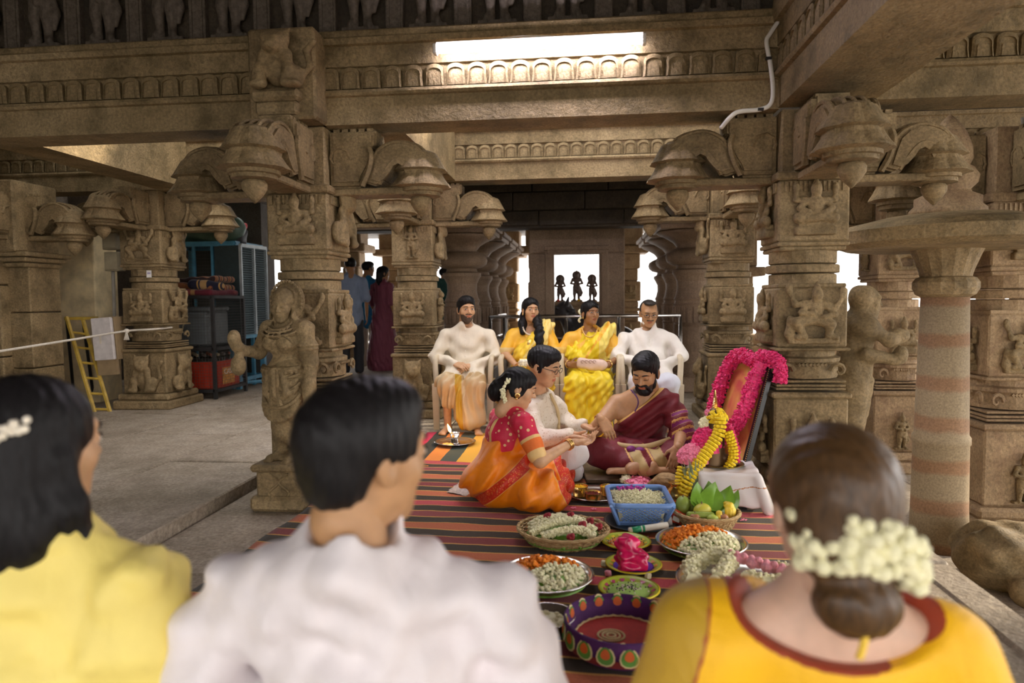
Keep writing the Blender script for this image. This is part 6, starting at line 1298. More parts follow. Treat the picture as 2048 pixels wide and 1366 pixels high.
# ------------------------------------------------------------------ altar: box, idol, picture
q = G(1446, 1000, 0); ab = thing('altar_stool', 'low stool under the white bordered cloth', 'stool', (q[0]+.0, 4.02, 0), -.1)
obj('top', B().box((0, 0, .195), (.15, .15, .012)), WOOD, ab)
for sx in (-1, 1):
    for sy in (-1, 1): obj('leg', B().box((sx*.12, sy*.12, .10), (.02, .02, .085)), WOOD, ab)
def clothm():
    m, t, bs = nt('white_bordered_cloth'); c = ramp(t, attr(t, 'b'), [(0, (.74, .68, .66)), (.5, (.45, .16, .03))], 'CONSTANT'); lk(t, c, bs.inputs['Base Color']); bs.inputs['Roughness'].default_value = .8; bump(t, bs, noise(t, coord(t), 300, 2), .15, .003); return m
pr_ = [bx((0, 0, .212), (.165, .165, .012), rd=.01, k=.02), bx((-.0, -.165, .13), (.155, .012, .09), rotx(-.22), .008, .02), bx((.165, 0, .13), (.012, .155, .09), roty(-.22), .008, .02), bx((-.165, 0, .14), (.012, .155, .08), roty(.22), .008, .02), rc((.16, -.16, .19), (.2, -.2, .03), .02, .03, .03)]
m = to_mesh('cloth', [sdf(pr_, .0055, wrinkle(.006, 48, 11), .01)], {'b': lambda P: np.where(np.abs(P[:, 2]-.125-.03*np.sin(P[:, 0]*9)) < .0028, .8, 0.0)})
obj('altar_cloth', m, clothm(), None, 'white cloth with thin brown border draped over the low stool', 'cloth', loc=(q[0], 4.02, 0), rz=-.1)
ic = V(float(atY(1425, 900, 4.05)[0]), 4.05, .226)
idn = thing('garlanded_idol', 'small idol heaped with yellow marigold and pink garlands', 'idol', ic)
obj('core', to_mesh('idolcore', [sdf([rc((0, 0, .0), (.01, 0, .2), .075, .055, .03), el((.02, 0, .27), (.055, .05, .07)), rc((-.02, 0, .0), (.1, 0, .01), .06, .05)], .008)]), simple('idol_bronze', (.12, .07, .03), .4, .6), idn)
obj('dish', B().lathe(plate_prof(.13, .015), 28, (.05, 0, -.008)), simple('old_brass', (.25, .19, .08), .4, .9), idn, smooth=True)
sp = B()
for k in range(12): sp.lathe([(.016*(1-k/15), .33+.009*k), (.020*(1-k/14), .335+.009*k), (.014*(1-k/15), .339+.009*k)], 10, (.012, 0, 0))
obj('spire', sp, GOLD, idn); obj('eye', B().ball((.062, -.055, .27), (.011, .006, .011)), BLKM, idn)
def disc_garland(name, pts, r, mat, root, label=None, n=16, cat=None, seed=1):
    g = np.random.default_rng(seed); P = catmull(pts, 12); P = np.array(P); L = np.concatenate([[0], np.cumsum(np.linalg.norm(np.diff(P, axis=0), axis=1))]); k = int(L[-1]/(r*.62)); t_ = []
    for i in range(k+1):
        s = L[-1]*i/k; j = max(0, min(len(P)-2, int(np.searchsorted(L, s)-1))); f = (s-L[j])/(L[j+1]-L[j]); c = P[j]*(1-f)+P[j+1]*f; d = norm(P[j+1]-P[j]); a = norm(np.cross(d, V(.2, 1, .1))); b2 = np.cross(d, a); Rm = np.stack([a, b2, d], 1); ph = g.random()*6
        obj('marigold', B().lathe([(r*.3, -r*.3), (r*.92, -r*.26), (r*1.06, 0), (r*.92, r*.26), (r*.3, r*.3)], 18, c, Rm, mod=lambda q_, z, ph=ph: 1+.10*math.sin(9*q_+ph)), mat, root)
disc_garland('marigold', [(.03, -.06, .28), (.02, -.075, .2), (-.03, -.09, .12), (-.10, -.12, .03), (-.16, -.15, -.06), (-.19, -.15, -.13)], .034, MGY, idn); disc_garland('marigold', [(.075, -.06, .2), (.10, -.07, .12), (.10, -.08, .05), (.07, -.09, .0)], .027, MGY, idn, seed=2); disc_garland('marigold', [(-.19, -.1, .0), (-.205, -.12, -.06), (-.20, -.14, -.12)], .026, MGY, idn, seed=4)
heap('marigold_cap', (.025, -.005, .25), .06, 110, .013, MGY, idn, .075, seed=3); heap('pink_heap', (-.115, -.03, .02), .095, 260, .012, HOTL, idn, .10, seed=6); heap('pink_back', (-.03, .0, .08), .09, 260, .012, HOT, idn, .15, seed=7); heap('jasmine_edge', (-.045, .0, .22), .035, 40, .009, JAS, idn, .06, seed=8); heap('pink_crown', (.0, .02, .29), .045, 50, .010, HOTL, idn, .03, seed=9)
garland('red_strand', [(.09, -.03, .24), (.13, -.03, .12), (.14, -.03, .02)], .013, HOT, idn, nper=700, size=.007, kind='stuff')
# leaning framed picture
n0, n1 = atY(1488, 955, 4.12), atY(1550, 716, 4.22); upv = n1-n0; hh = np.linalg.norm(upv); upv = upv/hh; far = norm(V(-.30, .95, 0)); far = norm(far-upv*(far @ upv)); nv = norm(np.cross(upv, far))
if nv[0] > 0: nv = -nv
wf = .46; Rf = np.stack([far, nv, upv], 1)
pf2 = thing('framed_picture', 'tall dark framed picture leaning against the right pillar', 'picture', (float(n0[0]), float(n0[1]), float(n0[2]))); BLKF = simple('black_lacquer', (.012, .011, .011), .25, var=.1)
def FP(u, d, v): return n0+far*u+nv*d+upv*v
for (u0, u1, v0, v1) in ((0, .035, 0, hh), (wf-.035, wf, 0, hh), (.035, wf-.035, 0, .035), (.035, wf-.035, hh-.035, hh)): obj('frame_bar', B().box(FP((u0+u1)/2, 0, (v0+v1)/2), ((u1-u0)/2, .018, (v1-v0)/2), Rf, ch=.004), BLKF, pf2, keep=True)
bb_ = B()
for k in range(60): bb_.ball(FP(.002, .019, hh*k/59), .0035, 5, 4)
obj('gilt_beading', bb_, GOLD, pf2, keep=True)
def picm():
    m, t, bs = nt('picture_print'); n_ = noise(t, coord(t), 5.5, 3, .5, 1.0); lk(t, ramp(t, n_, [(.3, (.62, .10, .09)), (.45, (.75, .28, .10)), (.58, (.82, .5, .13)), (.72, (.68, .2, .15))]), bs.inputs['Base Color']); bs.inputs['Roughness'].default_value = .3; return m
obj('print', B().box(FP(wf/2, -.002, hh/2), (wf/2-.03, .006, hh/2-.03), Rf), picm(), pf2, keep=True); obj('backing', B().box(FP(wf/2, -.014, hh/2), (wf/2-.02, .004, hh/2-.02), Rf), WOOD, pf2, keep=True)
pg = thing('pink_garland', 'thick hot pink petal garland hung over the framed picture', 'garland', (float(n0[0]), float(n0[1]), 0.0))
c_ = [FP(-.03, -.03, hh-.04), FP(.03, .035, hh+.0), FP(.16, .05, hh-.03), FP(.30, .05, hh-.0), FP(.42, .05, hh-.10), FP(.44, .055, hh-.35), FP(.40, .06, hh*.38), FP(.27, .065, hh*.22), FP(.16, .06, hh*.36), FP(.10, .055, hh-.38), FP(.08, .05, hh-.16), FP(.05, .045, hh-.04)]
garland('petal_rope', c_, .044, HOT, pg, nper=1150, size=.013, seed=12, flat=.4, loose=.35, keep=True, kind='stuff'); garland('petal_tail', [FP(.02, .03, hh+.01), FP(-.045, -.01, hh-.03), FP(-.055, -.04, hh-.14)], .036, HOT, pg, nper=1500, size=.012, seed=13, flat=.4, keep=True, kind='stuff')
# ================================================================== STATUE ON THE LEFT FRONT PILLAR
sx_, sy_ = float(atY(580, 900, 3.86)[0]), 3.86
ys = thing('stone_statue', 'stone woman statue holding a bud, standing before the left front pillar', 'statue', (sx_, sy_, 0))
obj('pedestal', B().box((0, -.02, .045), (.17, .17, .045), ch=.02).box((0, -.02, .15), (.14, .14, .085), ch=.015).box((0, -.02, .25), (.165, .165, .022), ch=.015), ST, ys)
for s_ in (-1, 1): obj('carved_leaf', B().tube([(s_*(.03+.03*math.sin(t*.9)), -.165, .075+.018*t) for t in range(9)], .008, 5), ST, ys)
pb = [el((0, .0, .02), (.1, .08, .03))]
for s_ in (-1, 1):
    pb += [rc((s_*.055, 0, .50), (s_*.052, .02, .28), .075, .055, .03), rc((s_*.052, .02, .28), (s_*.05, -.005, .06), .052, .034, .02), rc((s_*.05, -.0, .03), (s_*.065, .1, .02), .034, .024, .02), el((s_*.055, .07, .70), (.052, .045, .05), k=.02)]
    pb += [rc((s_*.05, -.005, .10), (s_*.05, -.005, .115), .046, .046, .01), el((s_*.065, .005, .875), (.014, .02, .03)), el((s_*.07, .01, .84), (.022, .02, .024))]
    for t_ in range(4): pb.append(rc((s_*.06+.012*t_-.018, .11, .012), (s_*.06+.014*t_-.02, .125, .01), .009, .008, .004))
pb += [el((0, 0, .51), (.125, .09, .085)), rc((0, 0, .56), (0, 0, .68), .075, .095, .05, flat=(FY, .75)), rc((-.13, -.005, .775), (.13, -.005, .775), .052, .052, .03), rc((0, 0, .78), (0, .02, .85), .042, .04, .02)]
hc, hr_ = V(0, .025, .905), HR_(.35, -.05); hd_ = head_prims(hc, hr_, .78, True)+[el(hc+V(0, -.02, .05), (.072, .066, .066))]
pb += [el(hc+V(0, -.055, .04), (.115, .028, .12)), el(hc+V(0, -.015, .045), (.072, .07, .07))]
pb += [rc((.13, 0, .775), (.185, .03, .64), .05, .042, .03), rc((.185, .03, .64), (.15, .19, .66), .04, .03, .02), rc((.15, .19, .66), (.135, .25, .69), .028, .034, .02), el((.135, .27, .735), (.036, .036, .05)), el((.14, .24, .58), (.045, .04, .06)), rc((.14, .24, .6), (.14, .23, .66), .015, .02)]
pb += [rc((-.13, 0, .775), (-.165, -.01, .59), .052, .044, .03), rc((-.165, -.01, .59), (-.175, .03, .41), .042, .032, .02), rc((-.175, .03, .41), (-.17, .045, .33), .034, .02, .02), rc((-.150, -.005, .655), (-.152, -.005, .675), .058, .058, .008), rc((-.172, .02, .45), (-.173, .022, .462), .042, .042, .006)]
for z_, r_, d_ in ((.80, .075, .03), (.785, .095, .045), (.765, .115, .055)): pb += chain([(r_*math.sin(t), .015+d_*math.cos(t)+.045, z_-.025*math.cos(t)) for t in np.linspace(-1.5, 1.5, 9)], .008, .006)
for z_, sag, r_ in ((.555, .015, .014), (.50, .05, .011), (.46, .08, .011), (.38, .10, .016), (.35, .10, .012)): pb += chain([(.125*math.sin(t), .055+.05*math.cos(t), z_-sag*math.cos(t)) for t in np.linspace(-1.4, 1.4, 10)], r_, .008)
pb += [rc((0, .025, .5), (0, .03, .33), .118, .105, .03, flat=(FY, .72)), rc((.0, .11, .54), (.0, .115, .40), .026, .018, .01), rc((-.05, .1, .53), (-.075, .1, .41), .018, .024, .01), rc((.05, .1, .53), (.075, .1, .41), .018, .024, .01), rc((-.05, .02, .27), (.05, .02, .20), .055, .05, .03), rc((0, .02, .27), (0, .02, .17), .05, .07, .03)]
o = obj('figure', to_mesh('figure', [sdf(pb, .0072, smooth=1), sdf(hd_, .004, smooth=0)]), ST, ys); o.location = (0, 0, .265); o.rotation_euler = (0, 0, PI-.3)
obj('back_slab', B().box((0, .14, .62), (.1, .06, .36), ch=.015), ST, ys)
M_ = Matrix.Translation((0, 0, .265)) @ Matrix.Rotation(PI-.3, 4, 'Z'); Rs = rotz(PI-.3)
def SP(*q): return Rs @ V(*q)+V(0, 0, .265)
for z_, r_, d_ in ((.815, .068, .035), (.79, .088, .055), (.76, .108, .07)): obj('necklace', B().tube([SP(r_*math.sin(t), .022+d_*math.cos(t)+.012, z_-.03*math.cos(t)) for t in np.linspace(-1.7, 1.7, 15)], .0085, 6), ST, ys)
for z_, sag, r_ in ((.56, .012, .015), (.525, .03, .010), (.475, .06, .010), (.41, .085, .013), (.375, .09, .012)): obj('girdle', B().tube([SP(.13*math.sin(t), .045+.062*math.cos(t), z_-sag*math.cos(t)) for t in np.linspace(-1.5, 1.5, 17)], r_, 6), ST, ys)
for k_ in range(9): t = -1.2+.3*k_; obj('girdle_bead', B().ball(SP(.132*math.sin(t), .047+.066*math.cos(t), .54-.012*math.cos(t)), .014, 7, 5), ST, ys, smooth=True)
for s_ in (-1, 1):
    obj('sash', B().tube([SP(s_*.02, .112, .55), SP(s_*.03, .118, .48), SP(s_*.02, .112, .42), SP(s_*.035, .105, .34)], [.016, .012, .013, .018], 6), ST, ys)
    obj('breast_band', B().tube([SP(s_*(.055+.05*math.cos(t)), .075+.035*math.sin(t), .70+.045*math.sin(t*1.0)) for t in np.linspace(0, 2*PI, 14)], .005, 5), ST, ys)
    obj('ear_ornament', B().lathe([(.0, 0), (.024, .005), (.026, .014), (.0, .02)], 12, SP(s_*.07, .02, .855), Rs @ roty(s_*PI/2)), ST, ys)
    for z_ in (.665, .685): obj('armlet', B().tube([SP(s_*.15+.056*math.cos(t), .0+.056*math.sin(t), z_) for t in np.linspace(0, 2*PI, 14)], .009, 5), ST, ys) if s_ < 0 else None
bd_ = B()
for t in np.linspace(-1.9, 1.9, 22): q = rotz(PI-.3) @ (hc+V(.112*math.sin(t), -.03, .035+.118*math.cos(t))); bd_.ball(q+V(0, 0, .265), .011, 6, 4)
obj('halo_beads', bd_, ST, ys)
# second arm-stretching statue on the far side of the right pillar
s2 = thing('bracket_statue', 'weathered stone attendant statue jutting from the right side of the right pillar', 'statue', (float(atY(1715, 700, 4.62)[0]), 4.55, 0))
pb = head_prims(V(.02, -.02, 1.17), HR_(-PI/2-.15, -.1), .78)+[el((-.02, -.02, 1.19), (.075, .08, .085)), rc((0, 0, 1.08), (0, 0, 1.02), .045, .05), rc((-.02, -.1, 1.0), (-.02, .1, 1.0), .07, .07), rc((-.03, 0, 1.0), (-.05, 0, .76), .12, .09, .05), rc((0, -.11, 1.0), (.12, -.1, .93), .05, .04), rc((.12, -.1, .93), (.2, -.06, .95), .045, .045), el((.2, -.06, .955), (.06, .05, .04)), rc((-.02, -.1, .84), (.17, -.08, .80), .045, .035), el((.2, -.08, .83), (.045, .04, .06)), rc((-.05, 0, .76), (-.07, 0, .4), .11, .09, .04), rc((-.07, 0, .4), (-.07, 0, .02), .09, .08, .04), rc((.04, -.02, .66), (.02, -.02, .45), .035, .02), bx((-.07, 0, .05), (.14, .14, .05), rd=.01)]
obj('figure', to_mesh('figure', [sdf(pb, .008, wrinkle(.004, 60, 2), .006)]), ST, s2)

# ================================================================== LAMPS, PIPES, SMALL FITTINGS
WPL = simple('white_plastic', (.72, .68, .6), .4, var=.06)
def tube_light(label, p0, p1, strength, face):
    p0, p1 = V(*p0), V(*p1); t = thing('tube_light', label, 'light', tuple((p0+p1)/2), 0, 'tube lights on the beams'); d = norm(p1-p0); L = np.linalg.norm(p1-p0)/2; f = V(0, face, 0)
    obj('batten', B().box((0, -face*.0, .018), (L, .014, .02), ch=.004), WPL, t); obj('tube', B().tube([-d*L*.985+f*.022+V(0, 0, -.014), d*L*.985+f*.022+V(0, 0, -.014)], .021, 12), emit('tube_glow', (.90, .83, 1.0), strength), t, smooth=True)
    for s in (-1, 1): obj('end_cap', B().box(d*s*L+f*.018+V(0, 0, -.01), (.012, .026, .03), ch=.005), WPL, t)
    obj('cable', B().tube(catmull([(-.25, 0, .038), (-.12, .0, .05), (.02, 0, .045), (.1, 0, .038)], 4), .004, 5), WPL, t)
zt = float(atY(1080, 88, Y1-.08)[2]); xa, xb = float(atY(872, 92, Y1-.08)[0]), float(atY(1287, 80, Y1-.08)[0])
tube_light('glowing white tube light mounted on the front beam', (xa, Y1-.08, zt), (xb, Y1-.08, zt), 42, -1)
tube_light('tube light on the far side of the front beam', (-.9, Y1+.33, 2.62), (.35, Y1+.33, 2.62), 55, 1)
tube_light('unseen tube light added to brighten the storage area bay', (-4.0, Y1+.33, 2.62), (-2.8, Y1+.33, 2.62), 10, 1)  # unseen lamp, added only for its light on the left bay
def pipe(label, pts, r, mat, clips=()):
    q = np.mean(pts, axis=0); t = thing('conduit_pipe', label, 'pipe', (float(q[0]), float(q[1]), float(q[2]))); obj('pipe', B().tube(catmull(pts, 6), r, 8), mat, t, keep=True, smooth=True)
    for c in clips: obj('clip', B().box(c, (.016, .012, .007)), BLKM, t, keep=True)
YP = Y1-.045
pipe('white conduit pipe bending down the front beam to the right pillar', [atY(1562, 35, YP), atY(1540, 68, YP), atY(1533, 85, YP), atY(1541, 130, YP), atY(1546, 180, YP), atY(1541, 208, YP), atY(1520, 219, YP), atY(1480, 223, YP), atY(1462, 233, YP), atY(1442, 256, YP+.06)], .013, WPL, [atY(1537, 117, YP-.01), atY(1521, 219, YP-.01)])
pipe('grey conduit pipe under the far right beam', [atY(2046, 235, 5.6), atY(2046, 300, 5.6), atY(2030, 322, 5.6), atY(1960, 330, 5.6)], .014, simple('grey_pipe', (.3, .27, .22)))
for px, py, Y, l in ((1437, 334, 4.32, 'small white spotlight tucked in the right pillar bracket'), (458, 350, 4.35, 'small white spotlight tucked in the left pillar bracket')):
    t = thing('spotlight', l, 'light', tuple(atY(px, py, Y))); obj('housing', B().box((0, -.0, 0), (.04, .03, .022), roty(.45), ch=.005), WPL, t); obj('arm', B().tube([(0, 0, .02), (-.02, .04, .06)], .006, 6), BLKM, t)

# ================================================================== STORAGE AREA AT LEFT
CYAN = simple('blue_paint', (.07, .26, .40), .45, var=.25, vs_=10); BIRON = simple('black_iron', (.025, .023, .022), .5, .3, .3)
def bars(root, name, pts, r, mat): obj(name, B().box((np.array(pts[0])+np.array(pts[1]))/2, tuple(np.maximum(np.abs(np.array(pts[1])-np.array(pts[0]))/2, r))), mat, root, keep=True)
yc, zf = 7.55, .07; xl, xr = XW(318, yc), XW(428, yc); yb = yc+.72; zt_ = 1.27
cg = thing('wire_cage', 'black wire mesh storage cage with blankets piled on top', 'cage', ((xl+xr)/2, yc+.36, zf))
for x in (xl, xr):
    for y in (yc, yb): bars(cg, 'post', ((x, y, zf), (x, y, zt_)), .018, BIRON)
for z in (.17, .66, zt_):
    for y in (yc, yb): bars(cg, 'rail', ((xl, y, z), (xr, y, z)), .018, BIRON)
    for x in (xl, xr): bars(cg, 'rail', ((x, yc, z), (x, yb, z)), .018, BIRON)
    if z < 1.2: obj('shelf', B().box(((xl+xr)/2, yc+.36, z-.012), ((xr-xl)/2, .36, .008)), BIRON, cg, keep=True)
WIRE = simple('wire', (.10, .095, .085), .5, .5)
w = B()
for i in range(1, 19): x = xl+(xr-xl)*i/19; w.tube([(x, yc-.004, .17), (x, yc-.004, zt_)], .0022, 3)
for i in range(1, 32): z = .17+(zt_-.17)*i/32; w.tube([(xl, yc-.006, z), (xr, yc-.006, z)], .0022, 3)
obj('front_mesh', w, WIRE, cg, keep=True, kind='stuff'); w = B()
for i in range(1, 22): y = yc+.72*i/22; w.tube([(xr+.004, y, .17), (xr+.004, y, zt_)], .0022, 3)
for i in range(1, 32): z = .17+(zt_-.17)*i/32; w.tube([(xr+.006, yc, z), (xr+.006, yb, z)], .0022, 3)
obj('side_mesh', w, WIRE, cg, keep=True, kind='stuff')
gx = thing('grey_cooler', 'grey plastic box on the upper shelf of the wire cage', 'box', ((xl+xr)/2, yc+.32, .675)); obj('body', B().box((-.02, 0, .22), (.25, .25, .21), ch=.03), simple('grey_plastic', (.10, .11, .11), .5), gx); obj('lid', B().box((-.02, 0, .455), (.26, .26, .025), ch=.015), simple('grey_plastic', (.10, .11, .11), .5), gx); obj('scuff', B().box((-.08, -.253, .22), (.008, .002, .06), roty(.3)), simple('scuff', (.5, .42, .25)), gx)
REDP = simple('red_plastic', (.42, .035, .012), .45, var=.15)
rc_ = thing('red_crate', 'red plastic crate of bottles on the lower shelf of the wire cage', 'crate', ((xl+xr)/2, yc+.33, .185)); hw = (xr-xl)/2-.03
for s in (-1, 1): obj('side', B().box((0, s*.28, .16), (hw, .012, .16), ch=.005), REDP, rc_); obj('end', B().box((s*hw, 0, .16), (.012, .28, .16), ch=.005), REDP, rc_)
for i in range(9): obj('rib', B().box((-hw+.06+i*(2*hw-.12)/8, -.296, .15), (.008, .006, .14)), REDP, rc_)
for i in range(7): obj('rib', B().box((hw+.013, -.24+i*.08, .15), (.005, .008, .14)), REDP, rc_)
obj('printed_panel', B().box((hw+.019, .0, .14), (.002, .14, .10)), simple('crate_print', (.70, .30, .06), .5, var=.5, vs_=18), rc_)
def text_mesh(s, size, ext=.001):
    c = bpy.data.curves.new('txt', 'FONT'); c.body = s; c.size = size; c.extrude = ext; c.align_x = 'CENTER'; o_ = bpy.data.objects.new('txt', c); COL.objects.link(o_); dg = bpy.context.evaluated_depsgraph_get(); m_ = bpy.data.meshes.new_from_object(o_.evaluated_get(dg)); bpy.data.objects.remove(o_); return m_
tm = text_mesh('CASE', .09); o = obj('lettering', tm, simple('letter_white', (.85, .8, .75), .5), rc_, loc=(hw+.023, .0, .16)); o.rotation_euler = (PI/2, 0, PI/2)
obj('crate_floor', B().box((0, 0, .01), (hw, .28, .01)), REDP, rc_)
BOT = simple('bottle_dark', (.03, .025, .015), .15, var=.3)
k = 0
for i in range(6):
    for j in range(4):
        px_ = (xl+xr)/2-hw+.07+i*(2*hw-.14)/5; t = thing('bottle', 'dark bottle with pale cap standing in the red crate', 'bottle', (px_, yc+.14+.13*j, .205), 0, 'bottles in the red crate'); obj('glass', B().lathe([(.03, 0), (.032, .02), (.032, .22), (.014, .30), (.014, .36)], 10), BOT, t, smooth=True); obj('cap', B().lathe([(.016, .355), (.016, .385), (.0, .387)], 10), simple('cap_%d' % (k % 3), ((.5, .4, .25), (.15, .12, .1), (.35, .1, .05))[k % 3]), t); k += 1
BLS = [stripe_mat('blanket_rust', 1, .10, [(0, (.035, .02, .02)), (.35, (.26, .10, .04)), (.6, (.10, .03, .02)), (.8, (.34, .17, .06))], .06), stripe_mat('blanket_maroon', 0, .3, [(0, (.10, .012, .02)), (.7, (.16, .03, .03)), (.85, (.3, .16, .06))], .05), stripe_mat('blanket_navy', 0, .22, [(0, (.015, .015, .03)), (.55, (.35, .2, .06)), (.62, (.02, .02, .035)), (.7, (.33, .2, .08))], .02)]
xm = (xl+xr)/2
for nm, pr2, mt, lb in (('folded_blanket', [bx((xm, yc+.33, 1.325), (.33, .33, .035), rd=.03)], BLS[1], 'maroon folded blanket at the bottom of the pile on the cage'), ('folded_blanket', [bx((xm-.05, yc+.38, 1.40), (.34, .28, .04), roty(.06), .035)], BLS[0], 'rust striped folded blanket across the pile on the cage'), ('rolled_blanket', [rc((xm+.05, yc+.10, 1.425), (xm+.33, yc+.2, 1.40), .06, .055)], BLS[2], 'navy and tan rolled blanket at the front of the pile'), ('folded_blanket', [bx((xm+.02, yc+.42, 1.475), (.27, .25, .035), roty(-.05), .03)], BLS[0], 'top rust striped blanket on the cage pile')):
    m = to_mesh(nm, [sdf(pr2, .011, wrinkle(.008, 40, len(lb)), .012)]); obj(nm, m, mt, None, lb, 'blanket')
tq = B()
for i in range(7): tq.tube([(xm-.24, yc-.0, 1.40), (xm-.27+.02*i, yc-.03, 1.32-.01*(i % 3))], [.008, .004], 5)
obj('tassel_knot', tq, simple('tassel', (.5, .38, .18)), None, 'yellowish knotted tassel hanging from the blanket pile', 'tassel')
# blue cabinet
ya = 8.45; x0, x1 = XW(330, ya), XW(476, ya); z1 = float(atY(420, 489, ya)[2])
bc = thing('blue_cabinet', 'tall blue framed wire mesh cabinet behind the cage', 'cabinet', ((x0+x1)/2, ya+.35, zf))
for x in (x0, x1):
    for y in (ya, ya+.7): bars(bc, 'post', ((x, y, zf), (x, y, z1)), .03, CYAN)
for z in (zf+.12, z1):
    for y in (ya, ya+.7): bars(bc, 'rail', ((x0, y, z), (x1, y, z)), .025, CYAN)
for x in (x0, x1): bars(bc, 'rail', ((x, ya, z1), (x, ya+.7, z1)), .025, CYAN); bars(bc, 'rail', ((x, ya, zf+.12), (x, ya+.7, zf+.12)), .025, CYAN)
for f in (.45, .7): bars(bc, 'mullion', ((x0+(x1-x0)*f, ya, zf+.12), (x0+(x1-x0)*f, ya, z1)), .016, CYAN)
w = B()
for i in range(1, 30): x = x0+(x1-x0)*i/30; w.tube([(x, ya, zf+.1), (x, ya, z1)], .002, 3)
for i in range(1, 40): z = zf+.1+(z1-zf-.1)*i/40; w.tube([(x0, ya, z), (x1, ya, z)], .002, 3)
obj('front_mesh', w, WIRE, bc, keep=True, kind='stuff'); obj('top', B().box(((x0+x1)/2, ya+.35, z1+.03), ((x1-x0)/2+.03, .38, .008)), CYAN, bc, keep=True); obj('back', B().box(((x0+x1)/2, ya+.7, (zf+z1)/2), ((x1-x0)/2, .01, (z1-zf)/2)), simple('back_panel_dark', (.05, .05, .045), .6), bc, keep=True)
# air cooler with slats beside it
a0, a1 = atY(484, 600, ya-.05), atY(534, 600, ya+.55); z0c, z1c = float(atY(484, 655, ya)[2])-.12, z1-.02
d_ = V(a1[0]-a0[0], a1[1]-a0[1], 0); Lc = np.linalg.norm(d_); d_ = d_/Lc; nn_ = V(d_[1], -d_[0], 0); Rc = np.stack([d_, -nn_, V(0, 0, 1)], 1)
co = thing('air_cooler', 'blue and silver louvred air cooler beside the cabinet', 'cooler', (float(a0[0]), float(a0[1]), z0c)); SIL = simple('silver_frame', (.45, .5, .52), .4, .4)
def CP(u, d, z): return V(a0[0], a0[1], 0)+d_*u+nn_*d+V(0, 0, z)
obj('body', B().box(CP(Lc/2, -.2, (z0c+z1c)/2), (Lc/2, .17, (z1c-z0c)/2), Rc), simple('cooler_dark', (.03, .05, .055), .6), co, keep=True)
for u in (0, Lc/2, Lc): obj('frame_bar', B().box(CP(u, 0, (z0c+z1c)/2), (.012, .018, (z1c-z0c)/2), Rc), SIL, co, keep=True)
for z in (z0c, z1c): obj('frame_bar', B().box(CP(Lc/2, 0, z), (Lc/2, .02, .022), Rc), SIL if z > 1 else CYAN, co, keep=True)
for i in range(38): z = z0c+.03+(z1c-z0c-.06)*i/37; obj('slat', B().box(CP(Lc/2, -.006, z), (Lc/2, .010, .0035), Rc @ rotx(.6)), simple('slat_grey', (.16, .22, .24), .45), co, keep=True)
for u in (.05, Lc-.05): obj('leg', B().box(CP(u, -.2, (zf+z0c)/2), (.02, .02, (z0c-zf)/2), Rc), CYAN, co, keep=True)
obj('foot_bar', B().tube([CP(-.02, .02, zf+.1), CP(.55, .05, zf+.06)], .025, 6), CYAN, co, keep=True)
gb = thing('green_bundle', 'dark green tarpaulin bundle on top of the blue cabinet', 'bundle', ((x0+x1)/2+.12, ya+.22, z1+.04)); P, Q = sdf([rc((-.35, 0, .12), (.2, -.05, .15), .13, .15, .05), el((.32, -.1, .16), (.14, .16, .17), k=.06)], .016, wrinkle(.022, 26, 6), .03); obj('tarpaulin', to_mesh('t', [(P, Q)]), simple('green_tarp', (.07, .12, .085), .5), gb)
rb_ = thing('red_bag', 'red topped black bag on top of the air cooler', 'bag', tuple(CP(Lc*.35, -.2, z1c+.025))); obj('lower', to_mesh('l', [sdf([bx((0, 0, .11), (.13, .11, .11), rd=.05)], .014, wrinkle(.01, 40, 2), .014)]), simple('black_bag', (.02, .02, .022), .6), rb_); obj('upper', to_mesh('u', [sdf([bx((.0, 0, .24), (.13, .11, .055), rd=.045)], .014, wrinkle(.012, 45, 5), .016)]), simple('red_cloth', (.5, .015, .02), .6), rb_)
# ladder with boxes, electrical boxes, notice, rope
YELP = simple('yellow_paint', (.50, .33, .05), .5, var=.25)
ld = thing('step_ladder', 'yellow step ladder leaning by the plaster pilaster', 'ladder', tuple(atZ(190, 850, .07)))
r1 = [atY(133, 634, 6.9), atY(197, 850, 6.62)]; r2 = [atY(166, 640, 6.95), atY(228, 850, 6.65)]
obj('rail', B().tube(r1, .022, 6), YELP, ld, keep=True); obj('rail', B().tube(r2, .022, 6), YELP, ld, keep=True); obj('rail', B().tube([r1[0], atY(150, 815, 7.4)], .016, 6), BIRON, ld, keep=True); obj('rail', B().tube([r2[0], atY(190, 815, 7.4)], .016, 6), BIRON, ld, keep=True)
for i in range(1, 7): f = i/7; obj('tread', B().tube([r1[0]*(1-f)+r1[1]*f, r2[0]*(1-f)+r2[1]*f], .014, 6), YELP, ld, keep=True)
obj('platform', B().box((r1[0]+r2[0])/2+V(.0, .1, .0), (.11, .12, .015)), YELP, ld, keep=True)
cbx = thing('carton', 'white faced carton propped against the step ladder', 'box', tuple(atY(206, 730, 6.72))); R2 = roty(-.06)
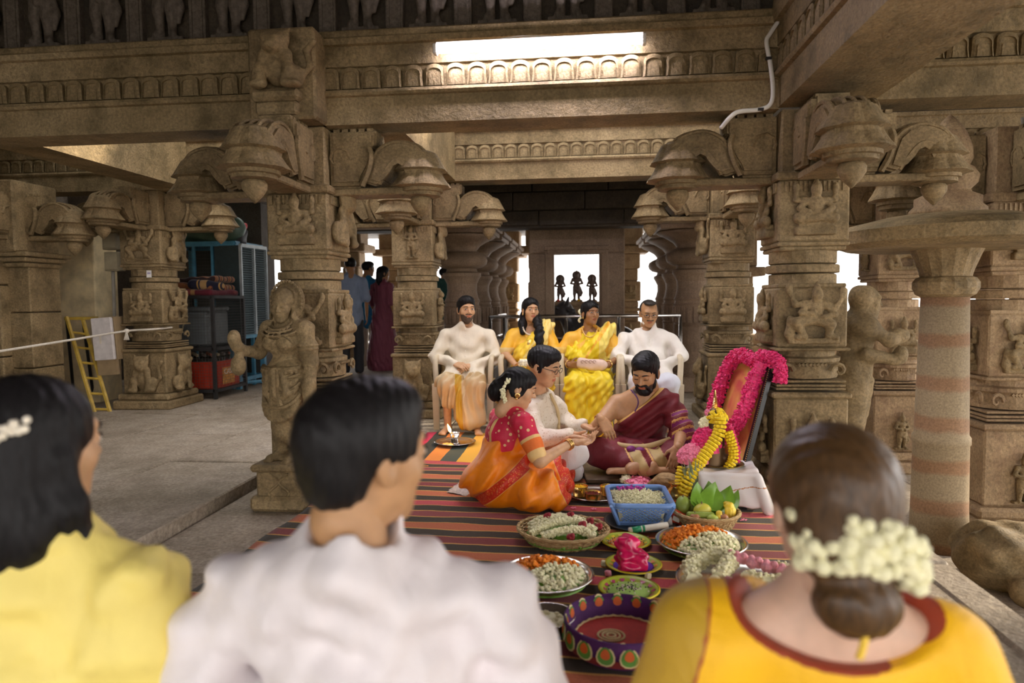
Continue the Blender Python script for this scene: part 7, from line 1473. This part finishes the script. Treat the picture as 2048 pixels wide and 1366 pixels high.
ctr = atY(207, 678, 6.75); obj('panel', B().box(ctr, (.115, .02, .225), R2, ch=.008), simple('white_card', (.62, .57, .54), .7), cbx, keep=True); obj('box_body', B().box(ctr+V(0.0, .12, .0), (.12, .09, .23), R2, ch=.006), simple('brown_card', (.30, .21, .11), .8), cbx, keep=True); obj('handle', B().box(ctr+V(-.02, -.022, -.0), (.009, .004, .05), R2), simple('card_handle', (.7, .62, .5)), cbx, keep=True); obj('lower_flap', B().box(ctr+V(.02, .03, -.30), (.11, .02, .085), R2), simple('brown_card', (.30, .21, .11), .8), cbx, keep=True)
for (a, b_, l) in (((203, 458), (238, 502), 'upper beige electrical box on the pillar corner'), ((207, 503), (243, 543), 'lower beige electrical box on the pillar corner')):
    c = atY((a[0]+b_[0])/2, (a[1]+b_[1])/2, 7.1); t = thing('electrical_box', l, 'box', tuple(c)); obj('casing', B().box((0, .04, 0), (.085, .06, .105), ch=.006), simple('beige_metal', (.36, .30, .19), .5), t); obj('cover', B().box((.012, -.028, 0), (.07, .01, .09), ch=.004), simple('beige_metal', (.36, .30, .19), .5), t)
pipe('grey conduit dropping from the electrical boxes', [atY(226, 543, 7.12), atY(228, 600, 7.12), atY(229, 645, 7.12)], .018, simple('grey_pipe', (.3, .27, .22)))
nq = atY(298, 548, 6.855); nt_ = thing('paper_notice', 'small white paper notice stuck on the roped pillar', 'notice', tuple(nq)); obj('sheet', B().box((0, 0, 0), (.027, .0015, .038)), simple('paper', (.8, .77, .72), .7), nt_); obj('print_line', B().box((0, -.002, .008), (.018, .0006, .009)), simple('print_lilac', (.4, .35, .5)), nt_)
ROPE = simple('rope_white', (.66, .60, .5), .8, var=.15, vs_=90)
rp_ = thing('rope', 'white rope stretched across to the left carved pillar', 'rope', tuple(atY(253, 662, 6.68))); pts = [atY(-60, 712, 4.8), atY(60, 693, 5.35), atY(160, 677, 5.95), atY(253, 662, 6.70), atY(300, 659, 6.78), atY(344, 655, 7.0)]
obj('cord', B().tube(catmull(pts, 6), .011, 7), ROPE, rp_, keep=True, smooth=True); obj('knot', B().ball(atY(253, 662, 6.69), (.03, .025, .025)), ROPE, rp_, keep=True, smooth=True)
for i in range(5): obj('frayed_end', B().tube([atY(253, 664, 6.68), atY(248+2.5*i, 680, 6.67)], [.008, .004], 5), ROPE, rp_, keep=True)
